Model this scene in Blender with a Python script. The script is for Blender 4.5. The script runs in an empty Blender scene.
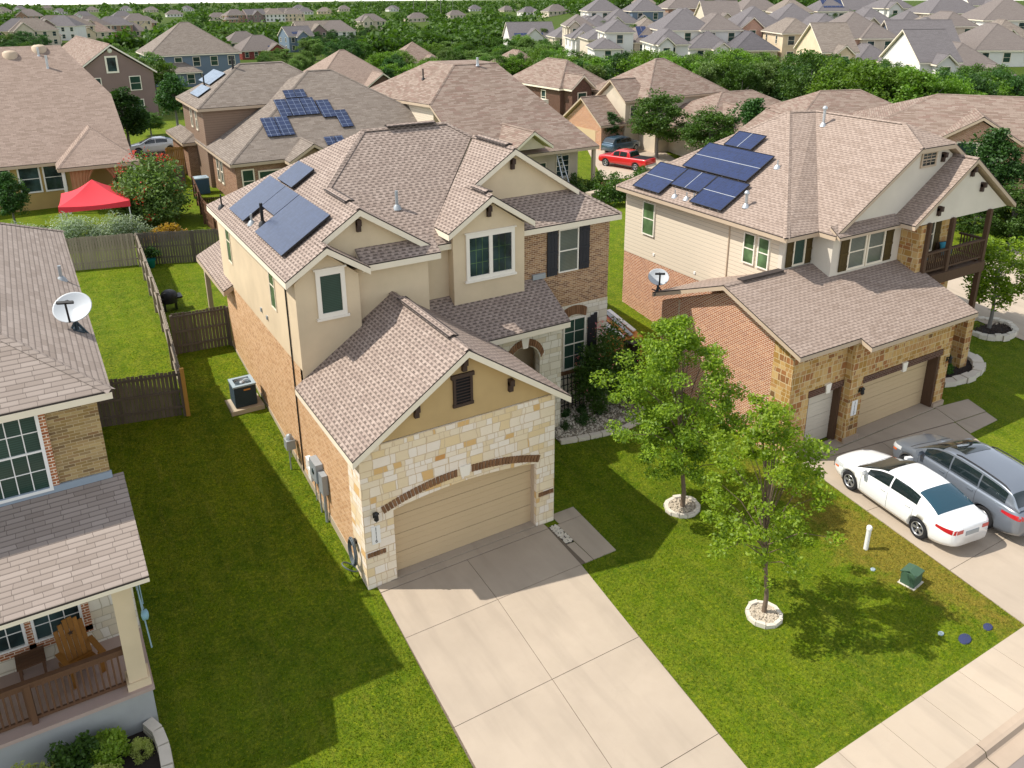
import bpy, bmesh, math, random
import numpy as np
from mathutils import Vector, Matrix
random.seed(7); RNG = np.random.default_rng(7)
SC = bpy.context.scene
COL = SC.collection
R = math.radians

# ------------------------------------------------------------------ terrain
def sm(a, b, v):
    t = min(max((v - a) / (b - a), 0.0), 1.0)
    return t * t * (3 - 2 * t)
def ground(x, y):
    z = .12 * min(max(y, 0.0), 18.0)
    dip = sm(14, 45, x) * sm(14, 42, y); z = z * (1 - dip) - .8 * dip * sm(40, 60, x)
    if y > 0:
        d = math.hypot(x + 6.4, y + 18.9); hill = sm(.55, .78, (x + 6.4) / (y + 18.9))
        lo = z - .02 * max(min(d, 300) - 75, 0) - .0048 * max(d - 300, 0); hi = z + (.4 - z) * sm(85, 110, d) + 3.2 * sm(110, 200, d) + 3.0 * sm(190, 300, d) - .012 * max(d - 330, 0)
        z = lo + (hi - lo) * hill
    return z
# the drone camera: focal length and principal point in pixels, yaw, pitch, roll, position
CF, CPX, CPY = 824.418, 512.0, 281.15
CYAW, CPITCH, CROLL = .536769, .341053, -.0063206
CPOS = Vector((-6.372, -18.922, 16.4))
def cam_axes():
    ca, sa, cb, sb = math.cos(CYAW), math.sin(CYAW), math.cos(CPITCH), math.sin(CPITCH)
    f = Vector((sa * cb, ca * cb, -sb)); r = Vector((ca, -sa, 0)); u = r.cross(f)
    c, s_ = math.cos(CROLL), math.sin(CROLL)
    return r * c + u * s_, u * c - r * s_, f
CR, CU, CFW = cam_axes()
def sight(px, py): return CFW + CR * ((px - CPX) / CF) - CU * ((py - CPY) / CF)
def at_z(px, py, z):
    """surveyed position: the point at height z seen at this place of the photo"""
    r = sight(px, py); return CPOS + r * ((z - CPOS.z) / r.z)
def on_ground(px, py, h=0.0):
    z = 2.0 + h
    for _ in range(40):
        p = at_z(px, py, min(z, 15.9)); z = .5 * z + .5 * (ground(p.x, p.y) + h)
    return at_z(px, py, min(z, 15.9))

# ------------------------------------------------------------------ scene graph helpers
def tag(o, label=None, cat=None, group=None, kind=None):
    if label: o['label'] = label
    if cat: o['category'] = cat
    if group: o['group'] = group
    if kind: o['kind'] = kind
    return o
def thing(name, label, cat, loc=(0, 0, 0), rz=0, group=None):
    o = bpy.data.objects.new(name, None); COL.objects.link(o)
    o.location = loc; o.rotation_euler = (0, 0, rz)
    o.empty_display_size = .2
    return tag(o, label, cat, group)
def copy_tree(o, parent=None):
    c = o.copy(); COL.objects.link(c)
    if parent: c.parent = parent
    for ch in list(o.children): copy_tree(ch, c)
    return c

class MB:
    """collects faces, builds ONE mesh object"""
    def __init__(s): s.v = []; s.f = []; s.m = []; s.sm = []
    def add(s, vs, fs, m=0, smooth=False):
        b = len(s.v); s.v += [tuple(p) for p in vs]
        for f in fs: s.f.append([b + i for i in f]); s.m.append(m); s.sm.append(smooth)
        return s
    def box(s, x0, x1, y0, y1, z0, z1, m=0):
        v = [(x0,y0,z0),(x1,y0,z0),(x1,y1,z0),(x0,y1,z0),(x0,y0,z1),(x1,y0,z1),(x1,y1,z1),(x0,y1,z1)]
        return s.add(v, [(0,3,2,1),(4,5,6,7),(0,1,5,4),(1,2,6,5),(2,3,7,6),(3,0,4,7)], m)
    def obox(s, c, ax, ay, az, m=0):
        """oriented box: centre and three half-axis vectors"""
        c, ax, ay, az = Vector(c), Vector(ax), Vector(ay), Vector(az)
        v = [c - ax - ay - az, c + ax - ay - az, c + ax + ay - az, c - ax + ay - az, c - ax - ay + az, c + ax - ay + az, c + ax + ay + az, c - ax + ay + az]
        return s.add(v, [(0,3,2,1),(4,5,6,7),(0,1,5,4),(1,2,6,5),(2,3,7,6),(3,0,4,7)], m)
    def bar(s, a, b, w, h, m=0, up=(0, 0, 1)):
        a, b = Vector(a), Vector(b); d = (b - a)
        if d.length < 1e-6: return s
        dn = d.normalized(); u = Vector(up)
        if abs(dn.dot(u)) > .98: u = Vector((1, 0, 0))
        sd = dn.cross(u).normalized(); uu = sd.cross(dn)
        return s.obox((a + b) / 2, d / 2, sd * w / 2, uu * h / 2, m)
    def panel(s, pts, depth, m=0, m_side=None):
        """polygon extruded by the vector depth"""
        n = len(pts); P = [Vector(p) for p in pts]; D = Vector(depth)
        nrm = Vector((0, 0, 0))
        for i in range(n):
            a, b = P[i], P[(i + 1) % n]; nrm += a.cross(b)
        if nrm.dot(D) > 0: P = P[::-1]
        s.add(P, [tuple(range(n))], m)
        s.add([p + D for p in P], [tuple(range(n))[::-1]], m)
        for i in range(n):
            j = (i + 1) % n
            s.add([P[i], P[i] + D, P[j] + D, P[j]], [(0, 1, 2, 3)], m if m_side is None else m_side)
        return s
    def tube(s, pts, rad, n=8, m=0, cap=True, smooth=True):
        P = [Vector(p) for p in pts]
        if not hasattr(rad, '__len__'): rad = [rad] * len(P)
        rings = []
        for i, p in enumerate(P):
            d = (P[min(i + 1, len(P) - 1)] - P[max(i - 1, 0)])
            d = d.normalized() if d.length > 1e-9 else Vector((0, 0, 1))
            u = Vector((0, 0, 1)) if abs(d.z) < .9 else Vector((1, 0, 0))
            a = d.cross(u).normalized(); b = d.cross(a)
            rings.append([p + (a * math.cos(2 * math.pi * k / n) + b * math.sin(2 * math.pi * k / n)) * rad[i] for k in range(n)])
        vs = [q for r_ in rings for q in r_]; fs = []
        for i in range(len(P) - 1):
            for k in range(n):
                k2 = (k + 1) % n
                fs.append((i * n + k, i * n + k2, (i + 1) * n + k2, (i + 1) * n + k))
        s.add(vs, fs, m, smooth)
        if cap:
            s.add(rings[0], [tuple(range(n))], m); s.add(rings[-1], [tuple(range(n))[::-1]], m)
        return s
    def lathe(s, prof, c=(0, 0, 0), n=24, m=0, axis='z', smooth=True):
        c = Vector(c); vs = []; fs = []
        for (r_, h) in prof:
            for k in range(n):
                a = 2 * math.pi * k / n; u, w = r_ * math.cos(a), r_ * math.sin(a)
                vs.append(c + (Vector((u, w, h)) if axis == 'z' else Vector((h, u, w)) if axis == 'x' else Vector((u, h, w))))
        for i in range(len(prof) - 1):
            for k in range(n):
                k2 = (k + 1) % n
                fs.append((i * n + k, i * n + k2, (i + 1) * n + k2, (i + 1) * n + k))
        return s.add(vs, fs, m, smooth)
    def build(s, name, mats, parent=None, loc=None, label=None, uv=True, fixn=False):
        if not isinstance(mats, (list, tuple)): mats = [mats]
        me = bpy.data.meshes.new(name)
        me.from_pydata(s.v, [], s.f)
        for mt in mats: me.materials.append(mt)
        me.polygons.foreach_set('material_index', s.m)
        me.polygons.foreach_set('use_smooth', s.sm)
        if fixn:
            bm = bmesh.new(); bm.from_mesh(me); bmesh.ops.recalc_face_normals(bm, faces=bm.faces); bm.to_mesh(me); bm.free()
        me.update()
        if uv: box_uv(me)
        o = bpy.data.objects.new(name, me); COL.objects.link(o)
        if parent: o.parent = parent
        if loc: o.location = loc
        if label: o['label'] = label
        return o

def box_uv(me):
    """metric UV: u runs along the horizontal of each face, v up its slope"""
    uvl = me.uv_layers.new(name='UVMap')
    co = np.empty(len(me.vertices) * 3, 'f'); me.vertices.foreach_get('co', co); co = co.reshape(-1, 3)
    out = np.zeros((len(me.loops), 2), 'f')
    for p in me.polygons:
        n = p.normal
        if abs(n.z) > .985: t = Vector((1, 0, 0)); b = Vector((0, 1, 0))
        else:
            t = Vector((0, 0, 1)).cross(n).normalized(); b = n.cross(t)
        for li in p.loop_indices:
            c = co[me.loops[li].vertex_index]
            out[li, 0] = c[0] * t.x + c[1] * t.y + c[2] * t.z
            out[li, 1] = c[0] * b.x + c[1] * b.y + c[2] * b.z
    uvl.data.foreach_set('uv', out.ravel())

# ------------------------------------------------------------------ materials
def hexc(h):
    h = h.lstrip('#'); c = [int(h[i:i + 2], 16) / 255 for i in (0, 2, 4)]
    return tuple((x / 12.92 if x <= .04045 else ((x + .055) / 1.055) ** 2.4) for x in c) + (1,)
class NT:
    def __init__(s, name):
        s.mat = bpy.data.materials.new(name); s.mat.use_nodes = True
        s.n = s.mat.node_tree.nodes; s.l = s.mat.node_tree.links
        s.bsdf = s.n['Principled BSDF']; s.out = s.n['Material Output']
    def new(s, t, **kw):
        nd = s.n.new(t)
        for k, v in kw.items():
            if k in nd.inputs.keys(): nd.inputs[k].default_value = v
            else: setattr(nd, k, v)
        return nd
    def link(s, a, b): s.l.new(a, b)
    def mix(s, fac, a, b, mode='MIX'):
        nd = s.n.new('ShaderNodeMix'); nd.data_type = 'RGBA'; nd.blend_type = mode
        for sock, val in ((nd.inputs[0], fac), (nd.inputs[6], a), (nd.inputs[7], b)):
            if hasattr(val, 'is_linked') or hasattr(val, 'links'): s.link(val, sock)
            else: sock.default_value = val
        return nd.outputs[2]
    def math(s, op, a, b=0.0):
        nd = s.n.new('ShaderNodeMath'); nd.operation = op
        for sock, val in ((nd.inputs[0], a), (nd.inputs[1], b)):
            if hasattr(val, 'links'): s.link(val, sock)
            else: sock.default_value = val
        return nd.outputs[0]
    def noise(s, scale, detail=4, vec=None, rough=.55, out='Fac'):
        nd = s.new('ShaderNodeTexNoise'); nd.inputs['Scale'].default_value = scale; nd.inputs['Detail'].default_value = detail; nd.inputs['Roughness'].default_value = rough
        if vec is not None: s.link(vec, nd.inputs['Vector'])
        return nd.outputs[out]
    def ramp(s, fac, stops, interp='LINEAR'):
        nd = s.n.new('ShaderNodeValToRGB'); nd.color_ramp.interpolation = interp
        el = nd.color_ramp.elements
        while len(el) < len(stops): el.new(.5)
        for e, (p, c) in zip(el, stops):
            e.position = p; e.color = c if len(c) == 4 else tuple(c) + (1,)
        s.link(fac, nd.inputs[0]); return nd.outputs[0]
    def uv(s): return s.new('ShaderNodeTexCoord').outputs['UV']
    def obj(s): return s.new('ShaderNodeTexCoord').outputs['Object']
    def pos(s): return s.new('ShaderNodeNewGeometry').outputs['Position']
    def sep(s, v):
        nd = s.new('ShaderNodeSeparateXYZ'); s.link(v, nd.inputs[0]); return nd.outputs
    def comb(s, x, y, z=0.0):
        nd = s.new('ShaderNodeCombineXYZ')
        for i, val in enumerate((x, y, z)):
            if hasattr(val, 'links'): s.link(val, nd.inputs[i])
            else: nd.inputs[i].default_value = val
        return nd.outputs[0]
    def bump(s, h, strength=.3, dist=.02):
        nd = s.new('ShaderNodeBump'); nd.inputs['Strength'].default_value = strength; nd.inputs['Distance'].default_value = dist
        s.link(h, nd.inputs['Height']); s.link(nd.outputs[0], s.bsdf.inputs['Normal'])
    def col(s, c):
        if hasattr(c, 'links'): s.link(c, s.bsdf.inputs['Base Color'])
        else: s.bsdf.inputs['Base Color'].default_value = c
    def rough(s, r_, spec=None, metal=None):
        s.bsdf.inputs['Roughness'].default_value = r_
        if spec is not None: s.bsdf.inputs['Specular IOR Level'].default_value = spec
        if metal is not None: s.bsdf.inputs['Metallic'].default_value = metal
def mul(c, k): return (min(c[0] * k, 1), min(c[1] * k, 1), min(c[2] * k, 1), 1)

def m_flat(name, c, rough=.6, spec=.4, metal=0, var=.12, scale=2.5):
    t = NT(name); c = hexc(c) if isinstance(c, str) else c
    f = t.noise(scale, 6, t.obj())
    t.col(t.mix(f, mul(c, 1 - var), mul(c, 1 + var))); t.rough(rough, spec, metal); return t.mat
def m_glass(name, c=(.02, .035, .035, 1), blinds=None):
    t = NT(name)
    if blinds:
        u = t.sep(t.uv()); w = t.math('FRACT', t.math('MULTIPLY', u[1], 18.0))
        cc = t.ramp(w, [(0, mul(blinds, .35)), (.3, blinds), (.8, mul(blinds, .8)), (1, mul(blinds, .35))])
        n = t.noise(.9, 2, t.pos()); t.col(t.mix(n, mul(blinds, .3), cc))
    else:
        n = t.noise(1.1, 3, t.pos()); t.col(t.ramp(n, [(.35, mul(c, .5)), (.65, mul(c, 2.2))]))
    t.rough(.08, .32)
    n2 = t.noise(1.2, 2, t.pos()); t.bump(n2, .04, .05)
    return t.mat
def m_brick(name, cols, mortar, bw=.21, bh=.075, ms=.012, contrast=1, var_scale=.6):
    t = NT(name); uv = t.uv()
    b = t.new('ShaderNodeTexBrick'); t.link(uv, b.inputs['Vector'])
    b.inputs['Color1'].default_value = (0, 0, 0, 1); b.inputs['Color2'].default_value = (1, 1, 1, 1); b.inputs['Mortar'].default_value = (.5, .5, .5, 1)
    b.inputs['Scale'].default_value = 1; b.inputs['Mortar Size'].default_value = ms / 2; b.inputs['Mortar Smooth'].default_value = .1
    b.inputs['Brick Width'].default_value = bw; b.inputs['Row Height'].default_value = bh; b.inputs['Bias'].default_value = 0
    n = len(cols); cc = t.ramp(b.outputs['Color'], [((i + .5) / n, c) for i, c in enumerate(cols)])
    nz = t.noise(var_scale, 5, uv); cc = t.mix(t.math('MULTIPLY', nz, .35), cc, mul(cols[n // 2], .75))
    fine = t.noise(40, 3, uv); cc = t.mix(t.math('MULTIPLY', fine, .35), cc, mul(cols[0], .8))
    t.col(t.mix(b.outputs['Fac'], cc, mortar)); t.rough(.9, .2)
    inv = t.math('SUBTRACT', 1.0, b.outputs['Fac']); t.bump(t.math('ADD', inv, t.math('MULTIPLY', fine, .4)), .5, .012)
    return t.mat
def m_stone(name, stops, mortar, bw=.5, bh=.24, ms=.02, seed=0., bumpd=.02, hard=True):
    """coursed stone: courses of different heights, stones of different lengths"""
    t = NT(name); s = t.sep(t.uv())
    wv = t.math('ADD', s[1], t.math('MULTIPLY', t.math('SINE', t.math('MULTIPLY', s[1], 6.9)), .055))
    wv = t.math('ADD', wv, seed)
    wob = t.noise(1.3, 2, t.uv())
    wu = t.math('ADD', s[0], t.math('MULTIPLY', t.math('SUBTRACT', wob, .5), .25))
    v1 = t.comb(wu, wv)
    b = t.new('ShaderNodeTexBrick', offset=.43, offset_frequency=2, squash=1.7, squash_frequency=3); t.link(v1, b.inputs['Vector'])
    b.inputs['Color1'].default_value = (0, 0, 0, 1); b.inputs['Color2'].default_value = (1, 1, 1, 1); b.inputs['Mortar'].default_value = (.5, .5, .5, 1)
    b.inputs['Scale'].default_value = 1; b.inputs['Mortar Size'].default_value = ms / 2; b.inputs['Mortar Smooth'].default_value = .2
    b.inputs['Brick Width'].default_value = bw; b.inputs['Row Height'].default_value = bh
    # a second, offset cut splits some stones in two
    b2 = t.new('ShaderNodeTexBrick', offset=.31, offset_frequency=3, squash=.6, squash_frequency=2); t.link(v1, b2.inputs['Vector'])
    b2.inputs['Color1'].default_value = (0, 0, 0, 1); b2.inputs['Color2'].default_value = (1, 1, 1, 1)
    b2.inputs['Scale'].default_value = 1; b2.inputs['Mortar Size'].default_value = ms / 2; b2.inputs['Brick Width'].default_value = bw * 1.37; b2.inputs['Row Height'].default_value = bh * 2
    val = t.math('ADD', t.math('MULTIPLY', b.outputs['Color'], .86), t.math('MULTIPLY', b2.outputs['Color'], .14))
    cc = t.ramp(val, stops, 'CONSTANT' if hard else 'LINEAR')
    n1 = t.noise(5, 6, t.uv()); n2 = t.noise(28, 5, t.uv())
    cc = t.mix(t.math('MULTIPLY', n1, .28), cc, mul(stops[len(stops) // 2][1], .8)); cc = t.mix(t.math('MULTIPLY', n2, .25), cc, mul(stops[0][1], .7))
    mo = t.math('MAXIMUM', b.outputs['Fac'], t.math('MULTIPLY', b2.outputs['Fac'], 1.0))
    t.col(t.mix(mo, cc, mortar)); t.rough(.92, .15)
    t.bump(t.math('ADD', t.math('SUBTRACT', 1.0, mo), t.math('MULTIPLY', n2, .5)), .6, bumpd); return t.mat
def m_shingle(name, cols, bw=.3, bh=.142, dark=.28, mott=.25, dash=0):
    t = NT(name); s = t.sep(t.uv())
    wob = t.noise(3.1, 2, t.uv()); v = t.comb(t.math('ADD', s[0], t.math('MULTIPLY', wob, .08)), s[1])
    b = t.new('ShaderNodeTexBrick', offset=.41, offset_frequency=2, squash=1.5, squash_frequency=3); t.link(v, b.inputs['Vector'])
    b.inputs['Color1'].default_value = (0, 0, 0, 1); b.inputs['Color2'].default_value = (1, 1, 1, 1)
    b.inputs['Scale'].default_value = 1; b.inputs['Mortar Size'].default_value = .006; b.inputs['Mortar Smooth'].default_value = .3; b.inputs['Brick Width'].default_value = bw; b.inputs['Row Height'].default_value = bh
    n = len(cols); cc = t.ramp(b.outputs['Color'], [((i + .5) / n, c) for i, c in enumerate(cols)])
    rdiv = t.math('DIVIDE', s[1], bh); row = t.math('FRACT', rdiv)            # the butt of each course
    if dash:
        ri = t.math('FLOOR', rdiv); ph = t.math('FRACT', t.math('MULTIPLY', t.math('SINE', t.math('MULTIPLY', ri, 12.9898)), 437.585))
        uu = t.math('ADD', t.math('DIVIDE', s[0], .25), t.math('ADD', t.math('MULTIPLY', ph, .35), t.math('MULTIPLY', t.math('FRACT', t.math('MULTIPLY', ri, .5)), 1.0)))
        da = t.ramp(t.math('FRACT', uu), [(0, (0, 0, 0)), (.1, (1, 1, 1)), (.56, (1, 1, 1)), (.68, (0, 0, 0)), (1, (0, 0, 0))])
        w_ = t.noise(5.0, 2, t.uv()); low = t.ramp(row, [(0, (1, 1, 1)), (.42, (1, 1, 1)), (.6, (.18, .18, .18)), (1, (.1, .1, .1))]); w_ = t.math('MULTIPLY', t.math('ADD', w_, .12), 1.35); cc = t.mix(t.math('MULTIPLY', t.math('MULTIPLY', da, low), t.math('MULTIPLY', w_, dash)), cc, mul(cols[0], .3))
    lip_shadow = t.ramp(row, [(0, (1, 1, 1)), (.16, (.75, .75, .75)), (.26, (0, 0, 0)), (1, (0, 0, 0))])  # shadow line along each course's lower edge, painted into the colour
    cc = t.mix(t.math('MULTIPLY', lip_shadow, .55), cc, mul(cols[0], dark))
    g = t.noise(90, 2, t.uv()); cc = t.mix(t.math('MULTIPLY', g, .4), cc, mul(cols[0], .6))
    big = t.noise(.35, 4, t.pos()); cc = t.mix(t.math('MULTIPLY', big, mott), cc, mul(cols[n // 2], .78))
    t.col(t.mix(t.math('MULTIPLY', b.outputs['Fac'], .8), cc, mul(cols[0], .35))); t.rough(.95, .1)
    hgt = t.math('ADD', t.math('SUBTRACT', 1.0, row), t.math('MULTIPLY', g, .5)); t.bump(hgt, .55, .012); return t.mat
def m_stucco(name, c, stain=.12):
    t = NT(name); c = hexc(c); p = t.pos()
    n1 = t.noise(.7, 6, p); n2 = t.noise(60, 3, p)
    sp = t.sep(p); st = t.noise(1, 4, t.comb(t.math('MULTIPLY', sp[0], 3.0), t.math('MULTIPLY', sp[1], 3.0), t.math('MULTIPLY', sp[2], .35)))
    cc = t.ramp(n1, [(.3, mul(c, 1 - stain)), (.7, mul(c, 1 + stain * .6))])
    cc = t.mix(t.math('MULTIPLY', st, .18), cc, mul(c, .72)); t.col(t.mix(t.math('MULTIPLY', n2, .12), cc, mul(c, .6)))
    t.rough(.93, .15); t.bump(n2, .35, .006); return t.mat
def m_siding(name, c, step=.18):
    t = NT(name); c = hexc(c); s = t.sep(t.uv())
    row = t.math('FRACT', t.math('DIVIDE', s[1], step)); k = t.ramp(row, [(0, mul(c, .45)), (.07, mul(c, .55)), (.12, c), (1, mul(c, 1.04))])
    n = t.noise(1.2, 5, t.uv()); t.col(t.mix(t.math('MULTIPLY', n, .25), k, mul(c, .8))); t.rough(.7, .3); t.bump(row, .4, .012); return t.mat
def m_wood(name, c1, c2, rough=.8, sx=30., sz=2.):
    t = NT(name); p = t.obj(); s = t.sep(p)
    v = t.comb(t.math('MULTIPLY', s[0], sx), t.math('MULTIPLY', s[1], sx), t.math('MULTIPLY', s[2], sz))
    n = t.noise(1, 5, v); r_ = t.new('ShaderNodeNewGeometry').outputs['Random Per Island']
    cc = t.mix(n, hexc(c1), hexc(c2)); cc = t.mix(t.math('MULTIPLY', r_, .45), cc, mul(hexc(c1), .5)); t.col(cc); t.rough(rough, .2)
    t.bump(n, .3, .01); return t.mat
def m_leaf(name, c1, c2, c3=None, trans=.35, nscale=1.1):
    t = NT(name); t.n.remove(t.bsdf)
    rnd = t.new('ShaderNodeNewGeometry').outputs['Random Per Island']; oi = t.new('ShaderNodeObjectInfo').outputs['Random']
    n = t.noise(nscale, 3, t.pos())
    cc = t.mix(rnd, hexc(c1), hexc(c2)); cc = t.mix(t.math('MULTIPLY', n, .6), cc, hexc(c3 or c1))
    hsv = t.new('ShaderNodeHueSaturation'); t.link(cc, hsv.inputs['Color'])
    t.link(t.math('ADD', .488, t.math('MULTIPLY', oi, .012)), hsv.inputs['Hue']); t.link(t.math('ADD', .78, t.math('MULTIPLY', oi, .44)), hsv.inputs['Value'])
    d = t.new('ShaderNodeBsdfDiffuse'); tr = t.new('ShaderNodeBsdfTranslucent'); gl = t.new('ShaderNodeBsdfGlossy'); gl.inputs['Roughness'].default_value = .55
    t.link(hsv.outputs[0], d.inputs[0])
    y = t.mix(.5, hsv.outputs[0], (.5, .62, .06, 1), 'MULTIPLY'); y2 = t.mix(1.0, y, (2.6, 2.6, 2.0, 1), 'MULTIPLY'); t.link(y2, tr.inputs[0])
    m1 = t.new('ShaderNodeMixShader'); m1.inputs[0].default_value = trans; t.link(d.outputs[0], m1.inputs[1]); t.link(tr.outputs[0], m1.inputs[2])
    m2 = t.new('ShaderNodeMixShader'); m2.inputs[0].default_value = .025; t.link(m1.outputs[0], m2.inputs[1]); t.link(gl.outputs[0], m2.inputs[2])
    t.link(m2.outputs[0], t.out.inputs[0]); return t.mat
def m_concrete(name, c, stain=.16, warm=None):
    t = NT(name); c = hexc(c); p = t.pos()
    n1 = t.noise(.55, 5, p, .6); n2 = t.noise(3.3, 6, p); n3 = t.noise(70, 2, p)
    cc = t.ramp(n1, [(.3, mul(c, 1 - stain)), (.7, mul(c, 1.06))]); cc = t.mix(t.math('MULTIPLY', n2, .3), cc, warm and hexc(warm) or mul(c, .82))
    blot = t.ramp(t.noise(1.1, 3, p), [(.62, (0, 0, 0)), (.75, (1, 1, 1))]); cc = t.mix(t.math('MULTIPLY', blot, .16), cc, mul(c, .55))
    isl = t.new('ShaderNodeNewGeometry').outputs['Random Per Island']; cc = t.mix(t.math('MULTIPLY', isl, .3), cc, mul(c, .84))
    sp = t.sep(p); tr = t.noise(1.0, 4, t.comb(t.math('MULTIPLY', sp[0], 1.6), t.math('MULTIPLY', sp[1], .22), sp[2])); cc = t.mix(t.ramp(tr, [(.5, (0, 0, 0)), (.72, (.4, .4, .4))]), cc, mul(c, .64))
    ck = t.new('ShaderNodeTexVoronoi', feature='DISTANCE_TO_EDGE'); ck.inputs['Scale'].default_value = .24; wv = t.new('ShaderNodeVectorMath', operation='ADD'); t.link(p, wv.inputs[0]); nn_ = t.noise(1.4, 4, p, .6, 'Color'); t.link(nn_, wv.inputs[1]); t.link(wv.outputs[0], ck.inputs['Vector']); cc = t.mix(t.ramp(ck.outputs['Distance'], [(0, (.07, .07, .07)), (.003, (0, 0, 0))]), cc, mul(c, .5))
    cc = t.mix(t.math('MULTIPLY', n3, .14), cc, mul(c, .6)); t.col(cc); t.rough(.88, .25); t.bump(n3, .25, .004); return t.mat
def m_paint(name, c, coat=1., metal=0., rough=.35):
    t = NT(name); t.col(hexc(c) if isinstance(c, str) else c); t.rough(rough, .5, metal)
    t.bsdf.inputs['Coat Weight'].default_value = coat; t.bsdf.inputs['Coat Roughness'].default_value = .04; return t.mat
def m_solar(name, cell, line, cw=.16, ms=.006, rough=.12, coat=.5):
    t = NT(name); b = t.new('ShaderNodeTexBrick', offset=0.); t.link(t.uv(), b.inputs['Vector'])
    b.inputs['Color1'].default_value = mul(cell, .85); b.inputs['Color2'].default_value = mul(cell, 1.2); b.inputs['Mortar'].default_value = line
    b.inputs['Scale'].default_value = 1; b.inputs['Mortar Size'].default_value = ms; b.inputs['Brick Width'].default_value = cw; b.inputs['Row Height'].default_value = cw
    t.col(b.outputs['Color']); t.rough(rough, .5); t.bsdf.inputs['Coat Weight'].default_value = coat; t.bsdf.inputs['Coat Roughness'].default_value = .05; return t.mat

M = {}
SH = lambda *h: [hexc(x) for x in h]
M['shingle'] = m_shingle('shingle_main', SH('9c8b80', 'a8978b', 'ab9a8e', 'a08f83', 'b09f93'), dash=1.15, bh=.128, mott=.12, dark=.6)
M['shingle2'] = m_shingle('shingle_right', SH('988679', 'a59386', 'a89689', 'a08e81', 'ab998c'), bw=.34, dark=.6, dash=.55, bh=.13, mott=.12)
M['shingle3'] = m_shingle('shingle_left', SH('91847a', '9d9086', 'a2958b', '96897f', 'a6998f'), bw=.36, dark=.3)
M['shingle_tan'] = m_shingle('shingle_tan', SH('8f7d70', '9f8c7f', '9a877a', 'a59285'), bw=.36, dark=.6)
M['shingle_red'] = m_shingle('shingle_red', SH('7f6c60', '8f7e71', '98877a', '9f8f82', '876f64'), bw=.5, bh=.16, dark=.6)
M['shingle_grey'] = m_shingle('shingle_grey', SH('7c7167', '8b8076', '857b71', '93887d'), bw=.4, dark=.6)
M['shingle_far'] = m_shingle('shingle_far', SH('6d6868', '787373', '726d6d'), bw=.4, dark=.7)
M['shingle_far2'] = m_shingle('shingle_far_brown', SH('766d68', '817872', '7b726c'), bw=.4, dark=.7)
M['shingle_dark'] = m_shingle('shingle_dark', SH('5d5a5c', '6a6668', '625e60'), bw=.4, dark=.7)
M['drip'] = m_flat('drip_edge', '3c3430', .8)
M['trim'] = m_flat('trim_cream', 'e6dac3', .65, var=.06)
M['trim_w'] = m_flat('trim_white', 'e9e1d2', .6, var=.05)
M['trim_tan'] = m_flat('trim_tan', 'b8a48c', .65, var=.08)
M['stucco'] = m_stucco('stucco_tan', 'd8c4a4')
M['stucco_gold'] = m_stucco('stucco_gold', 'bfa374')
M['stucco_l'] = m_stucco('stucco_light', 'cdbfa9')
M['stucco_w'] = m_stucco('stucco_white', 'd5ccbc', .08)
M['brick'] = m_brick('brick_tan', SH('86634a', 'a57f5c', 'bb946c', '94704f', 'c4a27c', '7a5a44'), hexc('cdb89c'), ms=.014)
M['brick_solid'] = m_wood('brick_arch_brown', '6b4a34', 'a07a58', .9, 3., 3.)
M['brick_side'] = m_brick('brick_side', SH('b28255', 'ca9c6e', 'd4aa7e', 'bd8f60', 'dab38a'), hexc('e2ceb0'))
M['brick_red'] = m_brick('brick_orange', SH('a3623c', 'bb7a4f', '955434', 'c98f66', 'a86a45'), hexc('e0d0bb'), ms=.02)
M['brick_mix'] = m_brick('brick_mixed', SH('8d7448', 'a98f60', '7c5a40', 'b9a172', '8f7850', '5a4436', 'b29a6e'), hexc('b7a582'), bw=.24)
M['brick_dark'] = m_brick('brick_dark', SH('4f352b', '6a4839', '5b3e32'), hexc('8a7a6c'))
M['brick_brown'] = m_brick('brick_brown', SH('83604a', '9a765c', '8d6a52', 'a78468'), hexc('b5a08c'))
M['soldier'] = m_brick('brick_soldier', SH('5f4230', '8a6546', '6f4f38', '9a7857'), hexc('c2ab8c'), bw=.075, bh=.5)
LS = [(0., hexc('e9d9bf')), (.18, hexc('f0e4d6')), (.36, hexc('e6d2b0')), (.46, hexc('f2e8dc')), (.58, hexc('e6cd9f')), (.68, hexc('f0e2cd')), (.79, hexc('d9ac68')), (.86, hexc('ecdabb')), (.955, hexc('c58430'))]
M['lime'] = m_stone('limestone', LS, hexc('cdb594'), bw=.4, bh=.22, ms=.02)
M['lime_w'] = m_stone('limestone_white', [(0., hexc('d9d1be')), (.3, hexc('e6e0d2')), (.6, hexc('d6cab0')), (.8, hexc('e2dac8')), (.94, hexc('c29c5a'))], hexc('b8ad96'), bw=.5, bh=.22, ms=.02, seed=3.3)
RS = [(0., hexc('8f6240')), (.15, hexc('b98f5c')), (.35, hexc('c9a468')), (.5, hexc('ab8548')), (.65, hexc('d0ae76')), (.82, hexc('a06c44')), (.93, hexc('6e543a'))]
M['rubble'] = m_stone('rubble_stone', RS, hexc('c9b48c'), bw=.3, bh=.2, ms=.026, seed=1.7, bumpd=.03)
M['foundation'] = m_concrete('foundation_concrete', 'b9ab94', .2)
M['concrete'] = m_concrete('driveway_concrete', 'b2a391', .14, 'a59681')
M['concrete_w'] = m_concrete('sidewalk_concrete', 'b8a996', .09, 'b49f87')
M['concrete_g'] = m_concrete('kerb_concrete', 'b3a08c', .2)
M['joint'] = m_flat('joint_dirt', '6b5e50', .95)
M['asphalt'] = m_concrete('asphalt', '8b8079', .2)
M['door_tan'] = m_flat('garage_door', 'c2aa86', .55, var=.06, scale=.8)
M['door_white'] = m_flat('garage_door_white', 'c9bfae', .55, var=.05)
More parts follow.
